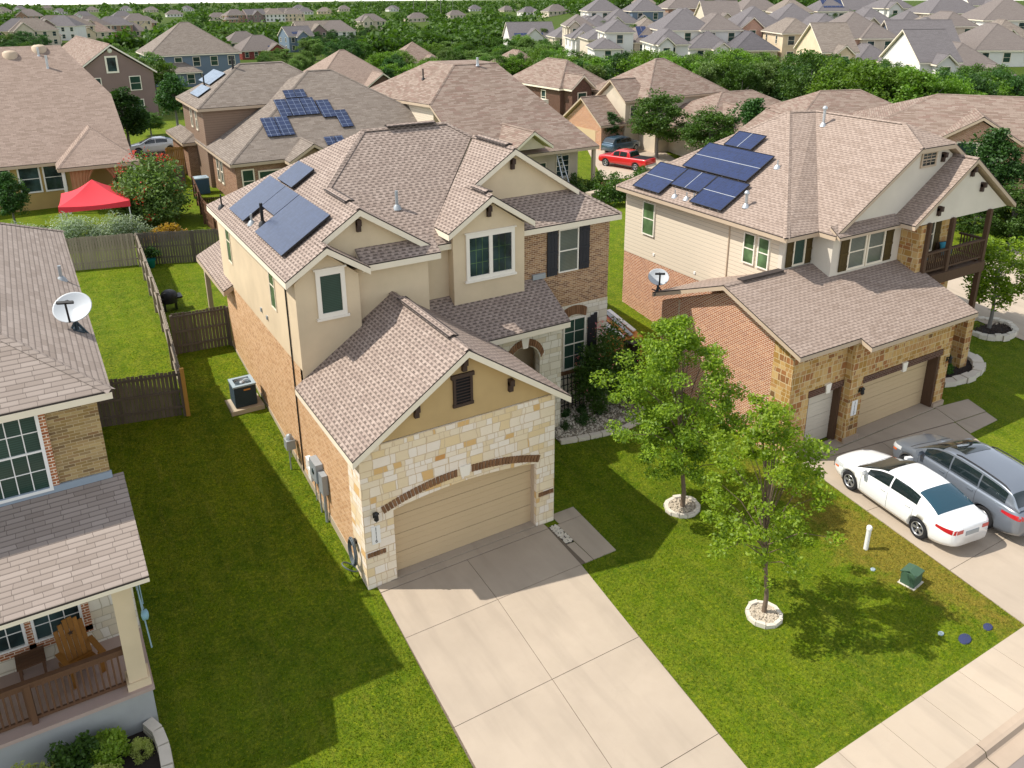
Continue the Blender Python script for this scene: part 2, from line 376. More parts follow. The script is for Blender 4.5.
M['dkbrown'] = m_flat('dark_brown_wood', '3f2f26', .7)
M['black'] = m_flat('black_metal', '1c1b1c', .5)
M['shutter'] = m_flat('shutter_black', '24262c', .6)
M['shutter_brown'] = m_wood('shutter_brown', '4a3d20', '5d4d2a', .8)
M['glass'] = m_glass('window_glass')
M['glass_green'] = m_glass('window_glass_blinds', blinds=(.055, .115, .085, 1))
M['glass_pale'] = m_glass('window_glass_curtain', blinds=(.22, .25, .2, 1))
M['glass_lime'] = m_glass('window_glass_screen', (.06, .1, .045, 1))
M['siding'] = m_siding('siding_cream', 'd6c8b2')
M['siding_brown'] = m_siding('siding_brown', '8b7462')
M['timber'] = m_wood('balcony_timber', '4d3a2c', '6b5340')
M['timber_red'] = m_wood('porch_timber', '5e4332', '7a5a42')
M['adir'] = m_wood('chair_timber', '8a5c26', 'a8763a', .5)
M['fence'] = m_wood('fence_grey', '7f7468', 'b0a493')
M['fence_d'] = m_wood('fence_dark', '575048', '80766a')
M['fence_n'] = m_wood('fence_new', 'a9813f', 'c09a55')
M['solar_blue'] = m_solar('solar_blue', hexc('16244a'), hexc('22365c'), .16, .004)
M['solar_grid'] = m_solar('solar_grid', hexc('1f2c4a'), hexc('7f8ba0'), .45, .011)
M['solar_grey'] = m_solar('solar_hot', hexc('2f3a52'), hexc('283248'), .1, .004, .4, .15)
M['alu'] = m_flat('aluminium', 'b9bcbe', .4, metal=.6)
M['galv'] = m_flat('galvanised', '9da3a6', .5, metal=.3)
M['white'] = m_flat('white_paint', 'e4e2dd', .4, var=.04)
M['dish'] = m_flat('dish_grey', 'b6babc', .4, var=.05)
M['pebble'] = m_stone('gravel_bed', [(0, hexc('8f8778')), (.5, hexc('c9c0b0')), (1, hexc('a59a88'))], hexc('6d6354'), bw=.09, bh=.06, ms=.02)
M['edging'] = m_flat('edging_stone', 'cdc4b4', .9, var=.15, scale=5)
M['mulch'] = m_flat('mulch', '2c2420', .95, var=.5, scale=25)
M['bark'] = m_flat('bark', '6b5b4b', .95, var=.35, scale=9)
M['bark_g'] = m_flat('bark_grey', '74706a', .95, var=.3, scale=9)
M['leaf_oak'] = m_leaf('leaf_oak', '52701a', '90aa24', '324a12', .32)
M['leaf_oak2'] = m_leaf('leaf_young_oak', '6c8c1a', '9cb824', '4c6e14', .38)
M['leaf_far'] = m_leaf('leaf_green_belt', '3a5a1e', '527424', '2a4619', .25, .2)
M['leaf_far_y'] = m_leaf('leaf_bright', '4d701c', '6a8c28', '385a18', .3, .2)
M['leaf_far_d'] = m_leaf('leaf_dark', '2b4a20', '44682c', '203c1a', .22, .3)
M['leaf_far_o'] = m_leaf('leaf_olive', '4f6a30', '6f8745', '3d552a', .25, .3)
M['leaf_silver'] = m_leaf('leaf_silver', '7f8f76', 'a3ae97', '66775c', .25)
M['leaf_shrub'] = m_leaf('leaf_shrub', '34531c', '557a28', '274318')
M['leaf_yellow'] = m_leaf('leaf_yellow', '9a7f2a', 'b99a38', '8a6c20')
M['flower'] = m_leaf('flower_coral', 'c0502a', 'd8663a', 'b5432a')
M['flower_pink'] = m_leaf('flower_pink', 'c06a74', 'd38a90', 'b8606a')
M['red_cloth'] = m_flat('red_canopy', 'd0333d', .75, var=.12, scale=1.2)
M['red_paint'] = m_paint('truck_red', 'c0101c')
M['teal'] = m_flat('teal_cloth', '3f8fa3', .9, var=.15, scale=12)
M['blue'] = m_flat('blue_tarp', '3f86c4', .6)
M['curtain'] = m_flat('curtain_peach', 'c08a68', .9, var=.15)
M['car_white'] = m_paint('car_white', (.78, .78, .77, 1))
M['car_silver'] = m_paint('car_silver', (.19, .215, .25, 1), 1, .45, .28)
M['car_blue'] = m_paint('car_slate', '3a5364', 1, .3)
M['car_glass'] = m_paint('car_glass', (.012, .02, .022, 1), 1, 0, .05)
M['car_glass_t'] = m_paint('car_glass_teal', (.01, .05, .075, 1), 1, 0, .05)
M['tyre'] = m_flat('tyre', '1d1d1f', .85)
M['rim'] = m_flat('rim_silver', 'a9a9ab', .35, metal=.7)
M['rim_d'] = m_flat('rim_dark', '2a2a2c', .5)
M['tail'] = m_paint('tail_lamp', 'b3141f')
M['lamp_clear'] = m_paint('head_lamp', (.55, .56, .56, 1), 1, 0, .1)
M['amber'] = m_paint('amber_lamp', 'd8672a')
M['plastic_g'] = m_flat('green_box', '3f5a44', .6)
M['dark_blue'] = m_flat('valve_cover', '30375a', .8)
M['ac_dark'] = m_flat('ac_louvre', '2c3b42', .6)
M['ac_top'] = m_flat('ac_top', '93a3aa', .5)
M['hose'] = m_flat('hose_grey', '5e666a', .6)
M['orange'] = m_flat('orange_boards', 'c98a44', .8, var=.25, scale=4)
M['digit'] = m_flat('digit_black', '2a2a2a', .6)
# ------------------------------------------------------------------ the setting: ground, street, drives
def terrain():
    xs = sorted(set([-1500, -900, -500, -300, -200, -140, -100, -70, -50, -35] + [round(-25 + i * 1.0, 2) for i in range(90)] + [70, 80, 90, 105, 120, 140, 160, 180, 210, 240, 280, 330, 400, 520, 800, 1500, 2500]))
    ys = sorted(set([-400, -200, -100, -60, -40, -30, -22, -16] + [round(-12.45 + i * .0, 2) for i in range(1)] + [round(-12 + i * 1.0, 2) for i in range(72)] + [62, 66, 72, 80, 90, 100, 115, 130, 150, 170, 190, 215, 240, 270, 310, 370, 450, 600, 900, 1500, 2500]))
    vs = []; fs = []
    for y in ys:
        for x in xs:
            z = ground(x, y)
            if y < -12.4: z = -.22
            vs.append((x, y, z))
    nx = len(xs)
    for j in range(len(ys) - 1):
        for i in range(nx - 1):
            a = j * nx + i; fs.append((a, a + 1, a + nx + 1, a + nx))
    me = bpy.data.meshes.new('ground'); me.from_pydata(vs, [], fs); me.update()
    o = bpy.data.objects.new('ground', me); COL.objects.link(o); tag(o, kind='structure')
    for p in me.polygons: p.use_smooth = True
    me.materials.append(M['grass']); return o
def m_grass():
    t = NT('grass'); p = t.pos(); s = t.sep(p)
    n1 = t.noise(.45, 5, p, .6); n2 = t.noise(2.2, 5, p, .65); n3 = t.noise(38, 3, p, .7); n4 = t.noise(9, 4, p, .6)
    cc = t.ramp(n1, [(.28, hexc('54690c')), (.5, hexc('6e840e')), (.72, hexc('829210'))])
    cc = t.mix(t.ramp(n2, [(.4, (0, 0, 0)), (.66, (.85, .85, .85))]), cc, hexc('8e9428'))
    n6 = t.noise(.16, 3, p); cc = t.mix(t.math('MULTIPLY', n6, .35), cc, hexc('4b5c14'))
    stp = t.noise(1.0, 5, t.comb(t.math('MULTIPLY', s[0], 3.2), t.math('MULTIPLY', s[1], .3)), .65); cc = t.mix(t.ramp(stp, [(.55, (0, 0, 0)), (.8, (.55, .55, .55))]), cc, hexc('9a9440'))
    mow = t.math('SINE', t.math('ADD', t.math('MULTIPLY', s[0], 5.2), t.math('MULTIPLY', n2, 1.6))); cc = t.mix(t.math('MULTIPLY', t.math('ADD', mow, 1.0), .07), cc, hexc('33480e'))
    # dry strip beside the neighbour's drive and thin straw-coloured patches
    dx = t.math('SUBTRACT', s[0], 14.4); dist = t.math('MULTIPLY', t.math('ABSOLUTE', dx), .55)
    yg = t.math('MULTIPLY', t.math('ABSOLUTE', t.math('ADD', s[1], 6.4)), .16)
    dry = t.math('SUBTRACT', t.math('ADD', t.math('MULTIPLY', n2, 1.7), .55), t.math('ADD', dist, yg))
    dryr = t.ramp(dry, [(.3, (0, 0, 0)), (.9, (1, 1, 1))])
    cc = t.mix(t.math('MULTIPLY', dryr, .8), cc, hexc('9a8038'))
    cc = t.mix(t.ramp(n3, [(.3, (.75, .75, .75)), (.62, (0, 0, 0))]), cc, hexc('2c4310'))
    cc = t.mix(t.ramp(n4, [(.35, (.35, .35, .35)), (.55, (0, 0, 0))]), cc, hexc('35501a'))
    n7 = t.noise(12.0, 4, p, .75)
    ln = t.new('ShaderNodeVectorMath', operation='LENGTH'); t.link(p, ln.inputs[0]); cc = t.mix(t.ramp(t.math('DIVIDE', ln.outputs['Value'], 400.0), [(.2, (0, 0, 0)), (.3, (.85, .85, .85))]), cc, hexc('34471a'))
    cc = t.mix(t.ramp(n7, [(.36, (.55, .55, .55)), (.5, (0, 0, 0))]), cc, hexc('2c4208')); cc = t.mix(t.ramp(n7, [(.56, (0, 0, 0)), (.72, (.6, .6, .6))]), cc, hexc('a9a51c'))
    t.col(cc); t.rough(.95, .1); t.bump(t.math('ADD', n3, t.math('MULTIPLY', n4, 1.2)), .8, .04); return t.mat
M['grass'] = m_grass()
def m_blade():
    t = NT('grass_blade'); t.n.remove(t.bsdf); p = t.pos(); s = t.sep(p); rnd = t.new('ShaderNodeNewGeometry').outputs['Random Per Island']
    n1 = t.noise(.45, 5, p, .6); n2 = t.noise(2.2, 5, p, .65)
    cc = t.ramp(n1, [(.28, hexc('5e740e')), (.5, hexc('7a9010')), (.72, hexc('8fa014'))])
    cc = t.mix(t.ramp(n2, [(.4, (0, 0, 0)), (.66, (.85, .85, .85))]), cc, hexc('9aa02c'))
    n6 = t.noise(.16, 3, p); cc = t.mix(t.math('MULTIPLY', n6, .35), cc, hexc('4b5c14'))
    stp = t.noise(1.0, 5, t.comb(t.math('MULTIPLY', s[0], 3.2), t.math('MULTIPLY', s[1], .3)), .65); cc = t.mix(t.ramp(stp, [(.55, (0, 0, 0)), (.8, (.55, .55, .55))]), cc, hexc('9a9440'))
    mow = t.math('SINE', t.math('ADD', t.math('MULTIPLY', s[0], 5.2), t.math('MULTIPLY', n2, 1.6))); cc = t.mix(t.math('MULTIPLY', t.math('ADD', mow, 1.0), .07), cc, hexc('33480e'))
    dx = t.math('SUBTRACT', s[0], 14.4); dist = t.math('MULTIPLY', t.math('ABSOLUTE', dx), .55)
    yg = t.math('MULTIPLY', t.math('ABSOLUTE', t.math('ADD', s[1], 6.4)), .16)
    dry = t.math('SUBTRACT', t.math('ADD', t.math('MULTIPLY', n2, 1.7), .55), t.math('ADD', dist, yg))
    cc = t.mix(t.math('MULTIPLY', t.ramp(dry, [(.3, (0, 0, 0)), (.9, (1, 1, 1))]), .8), cc, hexc('a58a40'))
    cc = t.mix(t.math('MULTIPLY', rnd, .55), cc, hexc('34500f')); cc = t.mix(t.ramp(rnd, [(.0, (.6, .6, .6)), (.12, (0, 0, 0))]), cc, hexc('b5a85a'))
    n7 = t.noise(12.0, 4, p, .75); cc = t.mix(t.ramp(n7, [(.36, (.55, .55, .55)), (.5, (0, 0, 0))]), cc, hexc('30480a')); cc = t.mix(t.ramp(n7, [(.56, (0, 0, 0)), (.72, (.6, .6, .6))]), cc, hexc('b3ae20'))
    d = t.new('ShaderNodeBsdfDiffuse'); tr = t.new('ShaderNodeBsdfTranslucent'); t.link(cc, d.inputs[0]); t.link(cc, tr.inputs[0])
    m1 = t.new('ShaderNodeMixShader'); m1.inputs[0].default_value = .35; t.link(d.outputs[0], m1.inputs[1]); t.link(tr.outputs[0], m1.inputs[2]); t.link(m1.outputs[0], t.out.inputs[0]); return t.mat
M['blade'] = m_blade()
terrain()

def slab_poly(mb, pts, top, thick=.12, m=0):
    mb.panel([(x, y, top) for x, y in pts], (0, 0, -thick), m)
# -- main drive: slabs with open joints, two rows
def lerp2(a, b, t): return (a[0] + (b[0] - a[0]) * t, a[1] + (b[1] - a[1]) * t)
mb = MB(); G = .008
rows = [(-.32, .25, 3.05, 6.0), (-2.3, .13, 2.98, 5.88), (-5.5, -.04, 2.72, 5.5), (-8.84, -.25, 2.42, 5.14), (-10.58, -.42, 2.26, 4.98)]
for (ya, la, ca, ra), (yb, lb, cb, rb) in zip(rows[:-1], rows[1:]):
    slab_poly(mb, [(la, ya - G), (ca - G, ya - G), (cb - G, yb + G), (lb, yb + G)], .03)
    slab_poly(mb, [(ca + G, ya - G), (ra, ya - G), (rb, yb + G), (cb + G, yb + G)], .03)
slab_poly(mb, [(.25, -.30), (6.0, -.30), (6.0, -.02), (.25, -.02)], .035)           # apron strip under the door
slab_poly(mb, [(.7, .0), (5.72, .0), (5.72, .34), (.7, .34)], .05)
slab_poly(mb, [(6.05, -2.29), (6.33, -2.29), (6.33, -1.3), (6.05, -1.3)], .03)
for a, b in ((-2.29, -.3), (-.28, 1.55)):
    slab_poly(mb, [(6.36 if b < 0 else 6.46, a), (7.2 if a < -2 else 7.33, a), (7.33 if b < 0 else 7.45, b), (6.36 if b < 0 else 6.46, b)], .03)
tag(mb.build('driveway', M['concrete']), kind='structure')
mb = MB(); slab_poly(mb, [(.26, -.0), (6.0, -.0), (6.4, -2.28), (5.87, -2.28), (4.97, -10.6), (-.41, -10.6)], .016, .1); tag(mb.build('driveway_bed', M['joint']), kind='structure')
# -- sidewalk, kerb, street
mb = MB(); x = -40.
while x < 60:
    slab_poly(mb, [(x + .008, -10.6), (x + 1.512, -10.6), (x + 1.512, -12.1), (x + .008, -12.1)], .022); x += 1.52
tag(mb.build('sidewalk', M['concrete_w']), kind='structure')
mb = MB()
prof = [(-12.1, .026), (-12.24, .024), (-12.32, .0), (-12.37, -.12), (-12.4, -.135), (-12.75, -.15)]
for i in range(16):
    xa, xb = -40 + i * 6.25, -40 + (i + 1) * 6.25 - .02
    vs = [(xx, yy, zz) for xx in (xa, xb) for yy, zz in prof] + [(xx, yy, -.4) for xx in (xa, xb) for yy in (-12.1, -12.75)]
    n = len(prof); mb.add(vs, [(k, k + 1, n + k + 1, n + k) for k in range(n - 1)], 0)
tag(mb.build('kerb', M['concrete_g'], fixn=True), kind='structure')
mb = MB(); mb.add([(-60, -12.74, -.158), (80, -12.74, -.158), (80, -40, -.158), (-60, -40, -.158)], [(0, 3, 2, 1)]); tag(mb.build('road', M['asphalt']), kind='structure')
# -- neighbour's drive
mb = MB()
L = [(16.0, -1.95), (15.55, -5.0), (15.1, -8.2), (14.75, -10.58)]; Rr = [(23.55, -3.0), (22.45, -5.7), (21.2, -8.2), (20.1, -10.58)]
for i in range(3):
    a, b, c, d = L[i], L[i + 1], Rr[i + 1], Rr[i]
    m1, m2 = lerp2(a, d, .5), lerp2(b, c, .5)
    slab_poly(mb, [(a[0], a[1] - G), (m1[0] - G, m1[1] - G), (m2[0] - G, m2[1] + G), (b[0], b[1] + G)], .03)
    slab_poly(mb, [(m1[0] + G, m1[1] - G), (d[0], d[1] - G), (c[0], c[1] + G), (m2[0] + G, m2[1] + G)], .03)
slab_poly(mb, [(16.0, -1.90), (24.0, -1.90), (23.62, -2.95), (16.05, -1.93)], .03)
slab_poly(mb, [(16.5, -1.86), (23.9, -1.86), (23.9, -1.3), (16.5, -1.3)], .05)
slab_poly(mb, [(24.05, -1.85), (25.9, -2.1), (25.5, -3.1), (23.66, -2.95)], .03); slab_poly(mb, [(23.62, -3.0), (25.45, -3.15), (25.2, -3.75), (23.3, -3.8)], .03)
tag(mb.build('neighbour_driveway', M['concrete']), kind='structure')
mb = MB(); slab_poly(mb, [(16.0, -1.9), (24.0, -1.9), (20.1, -10.6), (14.75, -10.6)], .01, .1); tag(mb.build('neighbour_driveway_bed', M['joint']), kind='structure')
# -- side street on the right and the street with the red truck
def sheet(name, quad, mat, n=14, dz=.025):
    a, b, c, d = [Vector((q[0], q[1])) for q in quad]; vs = []; fs = []
    for j in range(n + 1):
        for i in range(n + 1):
            p = a.lerp(b, i / n).lerp(d.lerp(c, i / n), j / n); vs.append((p.x, p.y, ground(p.x, p.y) + dz))
    for j in range(n):
        for i in range(n):
            k = j * (n + 1) + i; fs.append((k, k + 1, k + n + 2, k + n + 1))
    mbx = MB(); mbx.add(vs, fs, 0, True); return tag(mbx.build(name, mat), kind='structure')
sheet('side_street', [(33.6, 8.2), (34.1, -1.5), (62, -2), (46.5, 7.2)], M['concrete_w'])
_q = [on_ground(*q) for q in ((586, 147), (604, 180), (700, 172), (648, 139))]; sheet('back_street', [(q.x, q.y) for q in _q], M['concrete_w'])
sheet('far_street', [(-30, 64), (9, 61.5), (9.5, 66.5), (-30, 69.5)], M['concrete_w'])
sheet('hill_street', [(142, 92), (150, 84), (168, 92), (160, 100)], M['concrete_w'])

# -- grass blades on the lawns one can see
def blades():
    pts = []
    def rect(x0, x1, y0, y1, dens):
        n = int((x1 - x0) * (y1 - y0) * dens); pts.append(np.stack([RNG.uniform(x0, x1, n), RNG.uniform(y0, y1, n)], 1))
    rect(-6, .3, -10.5, 11.2, 420); rect(5, 16.2, -10.55, 4.4, 420); rect(-5.6, .3, 11.2, 28.5, 130); rect(24.2, 34, -6, 5.5, 130); rect(-6, 0.5, -10.55, -3, 200)
    P = np.concatenate(pts); x, y = P[:, 0], P[:, 1]
    keep = np.ones(len(P), bool)
    le = np.interp(y, [-10.6, -8.84, -5.5, -2.3, -.3], [-.42, -.25, -.04, .13, .25]); re = np.interp(y, [-10.6, -8.84, -5.5, -2.3], [4.98, 5.14, 5.5, 5.88])
    keep &= ~((x > le - .02) & (x < re + .02) & (y < -.0))
    keep &= ~((x > -.03) & (x < 6.5) & (y >= -.3))
    keep &= ~((x > 5.8) & (x < np.interp(y, [-2.31, 1.55], [7.22, 7.47])) & (y > -2.31) & (y < 1.57))
    keep &= ~((x > 8.6) & (x < 13.2) & (y > 3.35 - .15 * (x - 9)))
    rl = np.interp(y, [-10.6, -8.2, -5, -1.95], [14.75, 15.1, 15.55, 16.]); keep &= ~((x > rl - .02) & (x < 24) & (y < -1.8)); keep &= ~((x > 15.2) & (x < 24.7) & (y > -1.9))
    keep &= ~((x > 23) & (x < 26) & (y > -3.8) & (y < -1.7)); keep &= ~((x < -5.95) & (y > -2.5))
    for cx, cy, a, b in ((10.46, -1.62, .66, .6), (8.93, -6.66, .52, .55)): keep &= ~(((x - cx) / a) ** 2 + ((y - cy) / b) ** 2 < 1)
    keep &= ~(((x + .62) < .75) & ((x + .62) > -.75) & (np.abs(y - 10.7) < .62))
    P = P[keep]; n = len(P); x, y = P[:, 0], P[:, 1]; z = .12 * np.clip(y, 0, 18)
    h = RNG.uniform(.02, .07, n); w = RNG.uniform(.006, .013, n); a = RNG.uniform(0, 2 * np.pi, n); ln = RNG.uniform(0, .04, n); b = RNG.uniform(0, 2 * np.pi, n)
    V = np.empty((n, 3, 3), 'f')
    V[:, 0] = np.stack([x - np.cos(a) * w, y - np.sin(a) * w, z], 1); V[:, 1] = np.stack([x + np.cos(a) * w, y + np.sin(a) * w, z], 1)
    V[:, 2] = np.stack([x + np.cos(b) * ln, y + np.sin(b) * ln, z + h], 1)
    me = bpy.data.meshes.new('grass'); me.vertices.add(n * 3); me.vertices.foreach_set('co', V.ravel())
    me.loops.add(n * 3); me.loops.foreach_set('vertex_index', np.arange(n * 3, dtype='i')); me.polygons.add(n); me.polygons.foreach_set('loop_start', np.arange(0, n * 3, 3, dtype='i')); me.polygons.foreach_set('loop_total', np.full(n, 3, 'i'))
    me.update(calc_edges=True); me.materials.append(M['blade'])
    o = bpy.data.objects.new('grass', me); COL.objects.link(o); tag(o, 'short mown green lawn grass between the houses and drives', 'grass', kind='stuff')
blades()

# ------------------------------------------------------------------ roofs, walls, windows
def roof_slab(mb, poly, th=.2, dk=.045):
    P = [Vector(p) for p in poly]; n = len(P); nr = Vector((0, 0, 0))
    for i in range(n): nr += P[i].cross(P[(i + 1) % n])
    if nr.z < 0: P = P[::-1]
    mb.add(P, [tuple(range(n))], 0)
    A = [p - Vector((0, 0, dk)) for p in P]; B = [p - Vector((0, 0, dk + th)) for p in P]
    for i in range(n):
        j = (i + 1) % n
        mb.add([P[i], P[j], A[j], A[i]], [(3, 2, 1, 0)], 1); mb.add([A[i], A[j], B[j], B[i]], [(3, 2, 1, 0)], 2)
    mb.add(B, [tuple(range(n))[::-1]], 2)
def cap(mb, a, b, w=.26):
    """ridge or hip cap shingles"""
    a, b = Vector(a), Vector(b); d = (b - a).normalized(); s = d.cross(Vector((0, 0, 1))).normalized() * w / 2; up = Vector((0, 0, .035))
    dn = Vector((0, 0, .05))
    mb.add([a - s - dn + up * .6, b - s - dn + up * .6, b + up, a + up, a + s - dn + up * .6, b + s - dn + up * .6], [(0, 1, 2, 3), (3, 2, 5, 4)], 0)
def make_roof(name, polys, mats, parent, caps=(), th=.2, label=None):
    mb = MB()
    for p in polys: roof_slab(mb, p, th)
    for a, b in caps: cap(mb, a, b)
    return mb.build(name, mats, parent, label=label)
def RM(sh, trim='trim'): return [M[sh], M['drip'], M[trim]]
def window(parent, o, r, n, w, h, frame='trim_w', glass='glass', nx=0, ny=1, fr=.07, pr=.045, head=0., sill=0., label=None, mull=None):
    """o: lower left corner on the wall seen from outside, r: unit right, n: outward normal"""
    o, r, n = Vector(o), Vector(r), Vector(n); up = Vector((0, 0, 1)); mb = MB()
    def bd(u0, u1, v0, v1, p=pr):
        c = o + r * ((u0 + u1) / 2) + up * ((v0 + v1) / 2) + n * (p / 2 - .02)
        mb.obox(c, r * (u1 - u0) / 2, n * (p / 2 + .02), up * (v1 - v0) / 2)
    e = .0015
    bd(-fr, w + fr, h, h + fr + head * .5, pr + e); bd(-fr, w + fr, -fr, 0, pr + e); bd(-fr, 0, 0, h); bd(w, w + fr, 0, h)
    if head: bd(-fr - .06, w + fr + .06, h + fr + head * .5 + .001, h + fr + head, pr + .03)
    if sill: bd(-fr - .06, w + fr + .06, -fr - sill, -fr - .001, pr + .04)
    for k in range(1, ny + 1): bd(0, w, h * k / (ny + 1) - .022, h * k / (ny + 1) + .022, pr - .012)
    for m_ in (mull or []): bd(m_ - .07, m_ + .07, 0, h, pr - .003)
    for k in range(1, nx + 1): bd(w * k / (nx + 1) - .011, w * k / (nx + 1) + .011, 0, h, .022)
    if nx and ny == 1:
        for q in (.25, .75): bd(0, w, h * q - .011, h * q + .011, .021)
    f = mb.build('window', M[frame], parent, label=label)
    g = MB(); c = o + n * .012
    g.add([c, c + r * w, c + r * w + up * h, c + up * h], [(0, 1, 2, 3)]); g.build('pane', M[glass], f)
    return f
def shutter(parent, o, r, n, w, h, mat='shutter', arch=0.):
    o, r, n = Vector(o), Vector(r), Vector(n); up = Vector((0, 0, 1)); mb = MB()
    k = 3
    for i in range(k):
        a, b = w * i / k + .004, w * (i + 1) / k - .004
        t1 = h + arch * (i + .5) / k
        mb.obox(o + r * (a + b) / 2 + up * t1 / 2 + n * .02, r * (b - a) / 2, n * .02, up * t1 / 2)
    for v in (.12, .5, .88): mb.obox(o + r * w / 2 + up * h * v + n * .045, r * w / 2, n * .012, up * .05)
    return mb.build('shutter', M[mat], parent)
def arch_pts(x0, x1, zs, zc, n=14):
    """segmental arch from (x0,zs) over (mid,zc) to (x1,zs)"""
    w = (x1 - x0) / 2; s = zc - zs; rad = (w * w + s * s) / (2 * s); cx, cz = (x0 + x1) / 2, zc - rad; a = math.asin(w / rad)
    return [(cx + rad * math.sin(-a + 2 * a * i / n), cz + rad * math.cos(-a + 2 * a * i / n)) for i in range(n + 1)]
def lantern(parent, p, n):
    p, n = Vector(p), Vector(n); mb = MB(); c = p + n * .14
    mb.lathe([(0, .2), (.09, .12), (.085, .1), (.06, .08)], c, 8); mb.lathe([(.06, .08), (.075, -.08), (.03, -.13), (0, -.17)], c, 8, smooth=False)
    mb.bar(p, p + n * .14 + Vector((0, 0, .0)), .03, .03); mb.obox(p, Vector((.05, 0, 0)) if abs(n.y) > .5 else Vector((0, .05, 0)), n * .015, (0, 0, .09))
    return mb.build('wall_lantern', M['black'], parent)
def plaque(parent, o, r, n, w, h, digits):
    o, r, n = Vector(o), Vector(r), Vector(n); up = Vector((0, 0, 1)); mb = MB()
    mb.obox(o + r * w / 2 + up * h / 2 + n * .015, r * w / 2, n * .015, up * h / 2); pl = mb.build('address_plaque', M['white'], parent)
    k = len(digits); step = h * .9 / k
    for i, dch in enumerate(digits):
        cu = bpy.data.curves.new('digit_curve', 'FONT'); cu.body = dch; cu.size = step * 1.25; cu.align_x = 'CENTER'; cu.align_y = 'CENTER'; cu.extrude = .003
        tmp = bpy.data.objects.new('digit_curve', cu); COL.objects.link(tmp); bpy.context.view_layer.update(); dm = bpy.data.meshes.new_from_object(tmp.evaluated_get(bpy.context.evaluated_depsgraph_get())); bpy.data.objects.remove(tmp); dm.materials.clear(); dm.materials.append(M['digit']); t = bpy.data.objects.new('digit', dm); COL.objects.link(t); t.parent = pl
        c = o + r * w / 2 + up * (h * .95 - step * (i + .5)) + n * .034
        t.matrix_basis = Matrix((( r.x, up.x, n.x, c.x), (r.y, up.y, n.y, c.y), (r.z, up.z, n.z, c.z), (0, 0, 0, 1)))
    return pl
def pipe(parent, p, h=.45, r=.05, mat='galv', name='vent_pipe', capm=False):
    p = Vector(p); mb = MB(); mb.tube([p, p + Vector((0, 0, h))], r, 10)
    mb.lathe([(.17, -.06), (.12, .05), (r + .01, .12)], p, 12)
    if capm: mb.lathe([(r * 1.7, h - .05), (r * 1.9, h + .02), (r * .9, h + .1), (0, h + .11)], p, 12)
    return mb.build(name, M[mat], parent)
def gable_bracket(parent, p, n, d=.2):
    p, n = Vector(p), Vector(n); mb = MB(); s = n.cross(Vector((0, 0, 1)))
    mb.obox(p + n * d / 2, s * .07, n * d / 2, (0, 0, .1)); mb.obox(p + n * .06 - Vector((0, 0, .14)), s * .07, n * .06, (0, 0, .16))
    return mb.build('bracket', M['dkbrown'], parent)
def sections_door(parent, x0, x1, y, z0, pts_top, mat, name='garage_door', n=4):
    """sectional door in a wall facing -y; pts_top is the arch of the opening"""
    mb = MB(); zmax = max(z for _, z in pts_top); hh = (zmax - z0) / n
    for i in range(n):
        mb.box(x0, x1, y, y + .05, z0 + i * hh + .008, z0 + (i + 1) * hh - .008)
    for i in range(n):
        for f in (.36, .68): mb.box(x0, x1, y - .006, y + .01, z0 + (i + f) * hh - .012, z0 + (i + f) * hh + .012)
    return mb.build(name, mat, parent)
X, Y, Z = Vector((1, 0, 0)), Vector((0, 1, 0)), Vector((0, 0, 1))
S, W_, E_, N_ = -Y, -X, X, Y            # outward normals
# ================================================================== the tan stucco and limestone house in the middle
H = thing('house', 'tan two storey house with limestone garage front and grey brown shingle roofs in the middle', 'house', (0, 0, 0))
# --- walls
mb = MB()                                                              # limestone garage front with arched opening
ar = arch_pts(.66, 5.74, 2.36, 2.6)
mb.panel([(0, 0, -.3), (.66, 0, -.3)] + [(x, 0, z) for x, z in ar] + [(5.74, 0, -.3), (6.4, 0, -.3), (6.4, 0, 4.62), (0, 0, 4.62)], (0, .34, 0))
mb.box(-.012, .9, .002, .98, -.3, 4.5)                                  # the stone returns round the corner
mb.box(6.06, 6.412, .002, 4.3, -.3, 4.5)
mb.build('stone_wall', M['lime'], H)
mb = MB(); mb.panel([(-.0, .03, 4.64), (6.4, .03, 4.64), (3.28, .03, 6.78)], (0, .25, 0)); mb.build('gable_wall', M['stucco_gold'], H)
mb = MB(); mb.panel([(0, y, z) for y, z in ((.98, .45), (15.5, 1.95), (15.5, 5.05), (4.77, 5.05), (4.77, 4.5), (.98, 4.5))], (.3, 0, 0)); mb.build('brick_wall', M['brick_side'], H)
mb = MB(); mb.panel([(-.02, y, z) for y, z in ((.98, -.4), (15.52, .8), (15.52, 1.96), (.98, .46))], (.3, 0, 0)); mb.box(-.03, .35, 15.52, 15.8, 0, 1.95); mb.build('foundation', M['foundation'], H)
mb = MB()                                                              # stucco upper storey, left block and recess
mb.panel([(.0, y, z) for y, z in ((5.0, 5.05), (15.5, 5.05), (15.5, 8.0), (5.0, 8.0))], (.25, 0, 0))
mb.panel([(-.0, 4.75, 4.6), (2.06, 4.75, 4.6), (2.06, 4.75, 7.95), (1.02, 4.75, 8.8), (.0, 4.75, 7.95)], (0, .25, 0))
mb.box(1.9, 2.056, 5.0, 5.05, 5.0, 7.95); mb.box(2.0, 4.62, 5.05, 5.3, 4.8, 7.98); mb.box(4.45, 4.616, 5.3, 5.75, 4.8, 7.97)
mb.box(4.6, 5.8, 5.75, 5.95, 4.8, 7.98)
mb.panel([(0.2, 5.3, 8.1), (4.75, 5.3, 8.1), (2.35, 5.3, 9.72)], (0, .2, 0))
mb.panel([(5.72, 5.35, 5.4), (8.6, 5.35, 5.4), (8.6, 5.35, 8.5), (7.12, 5.35, 9.5), (5.72, 5.35, 8.5)], (0, .2, 0))
mb.box(5.724, 5.92, 5.55, 6.6, 5.4, 8.4); mb.box(8.4, 8.596, 5.55, 5.75, 5.4, 8.4)
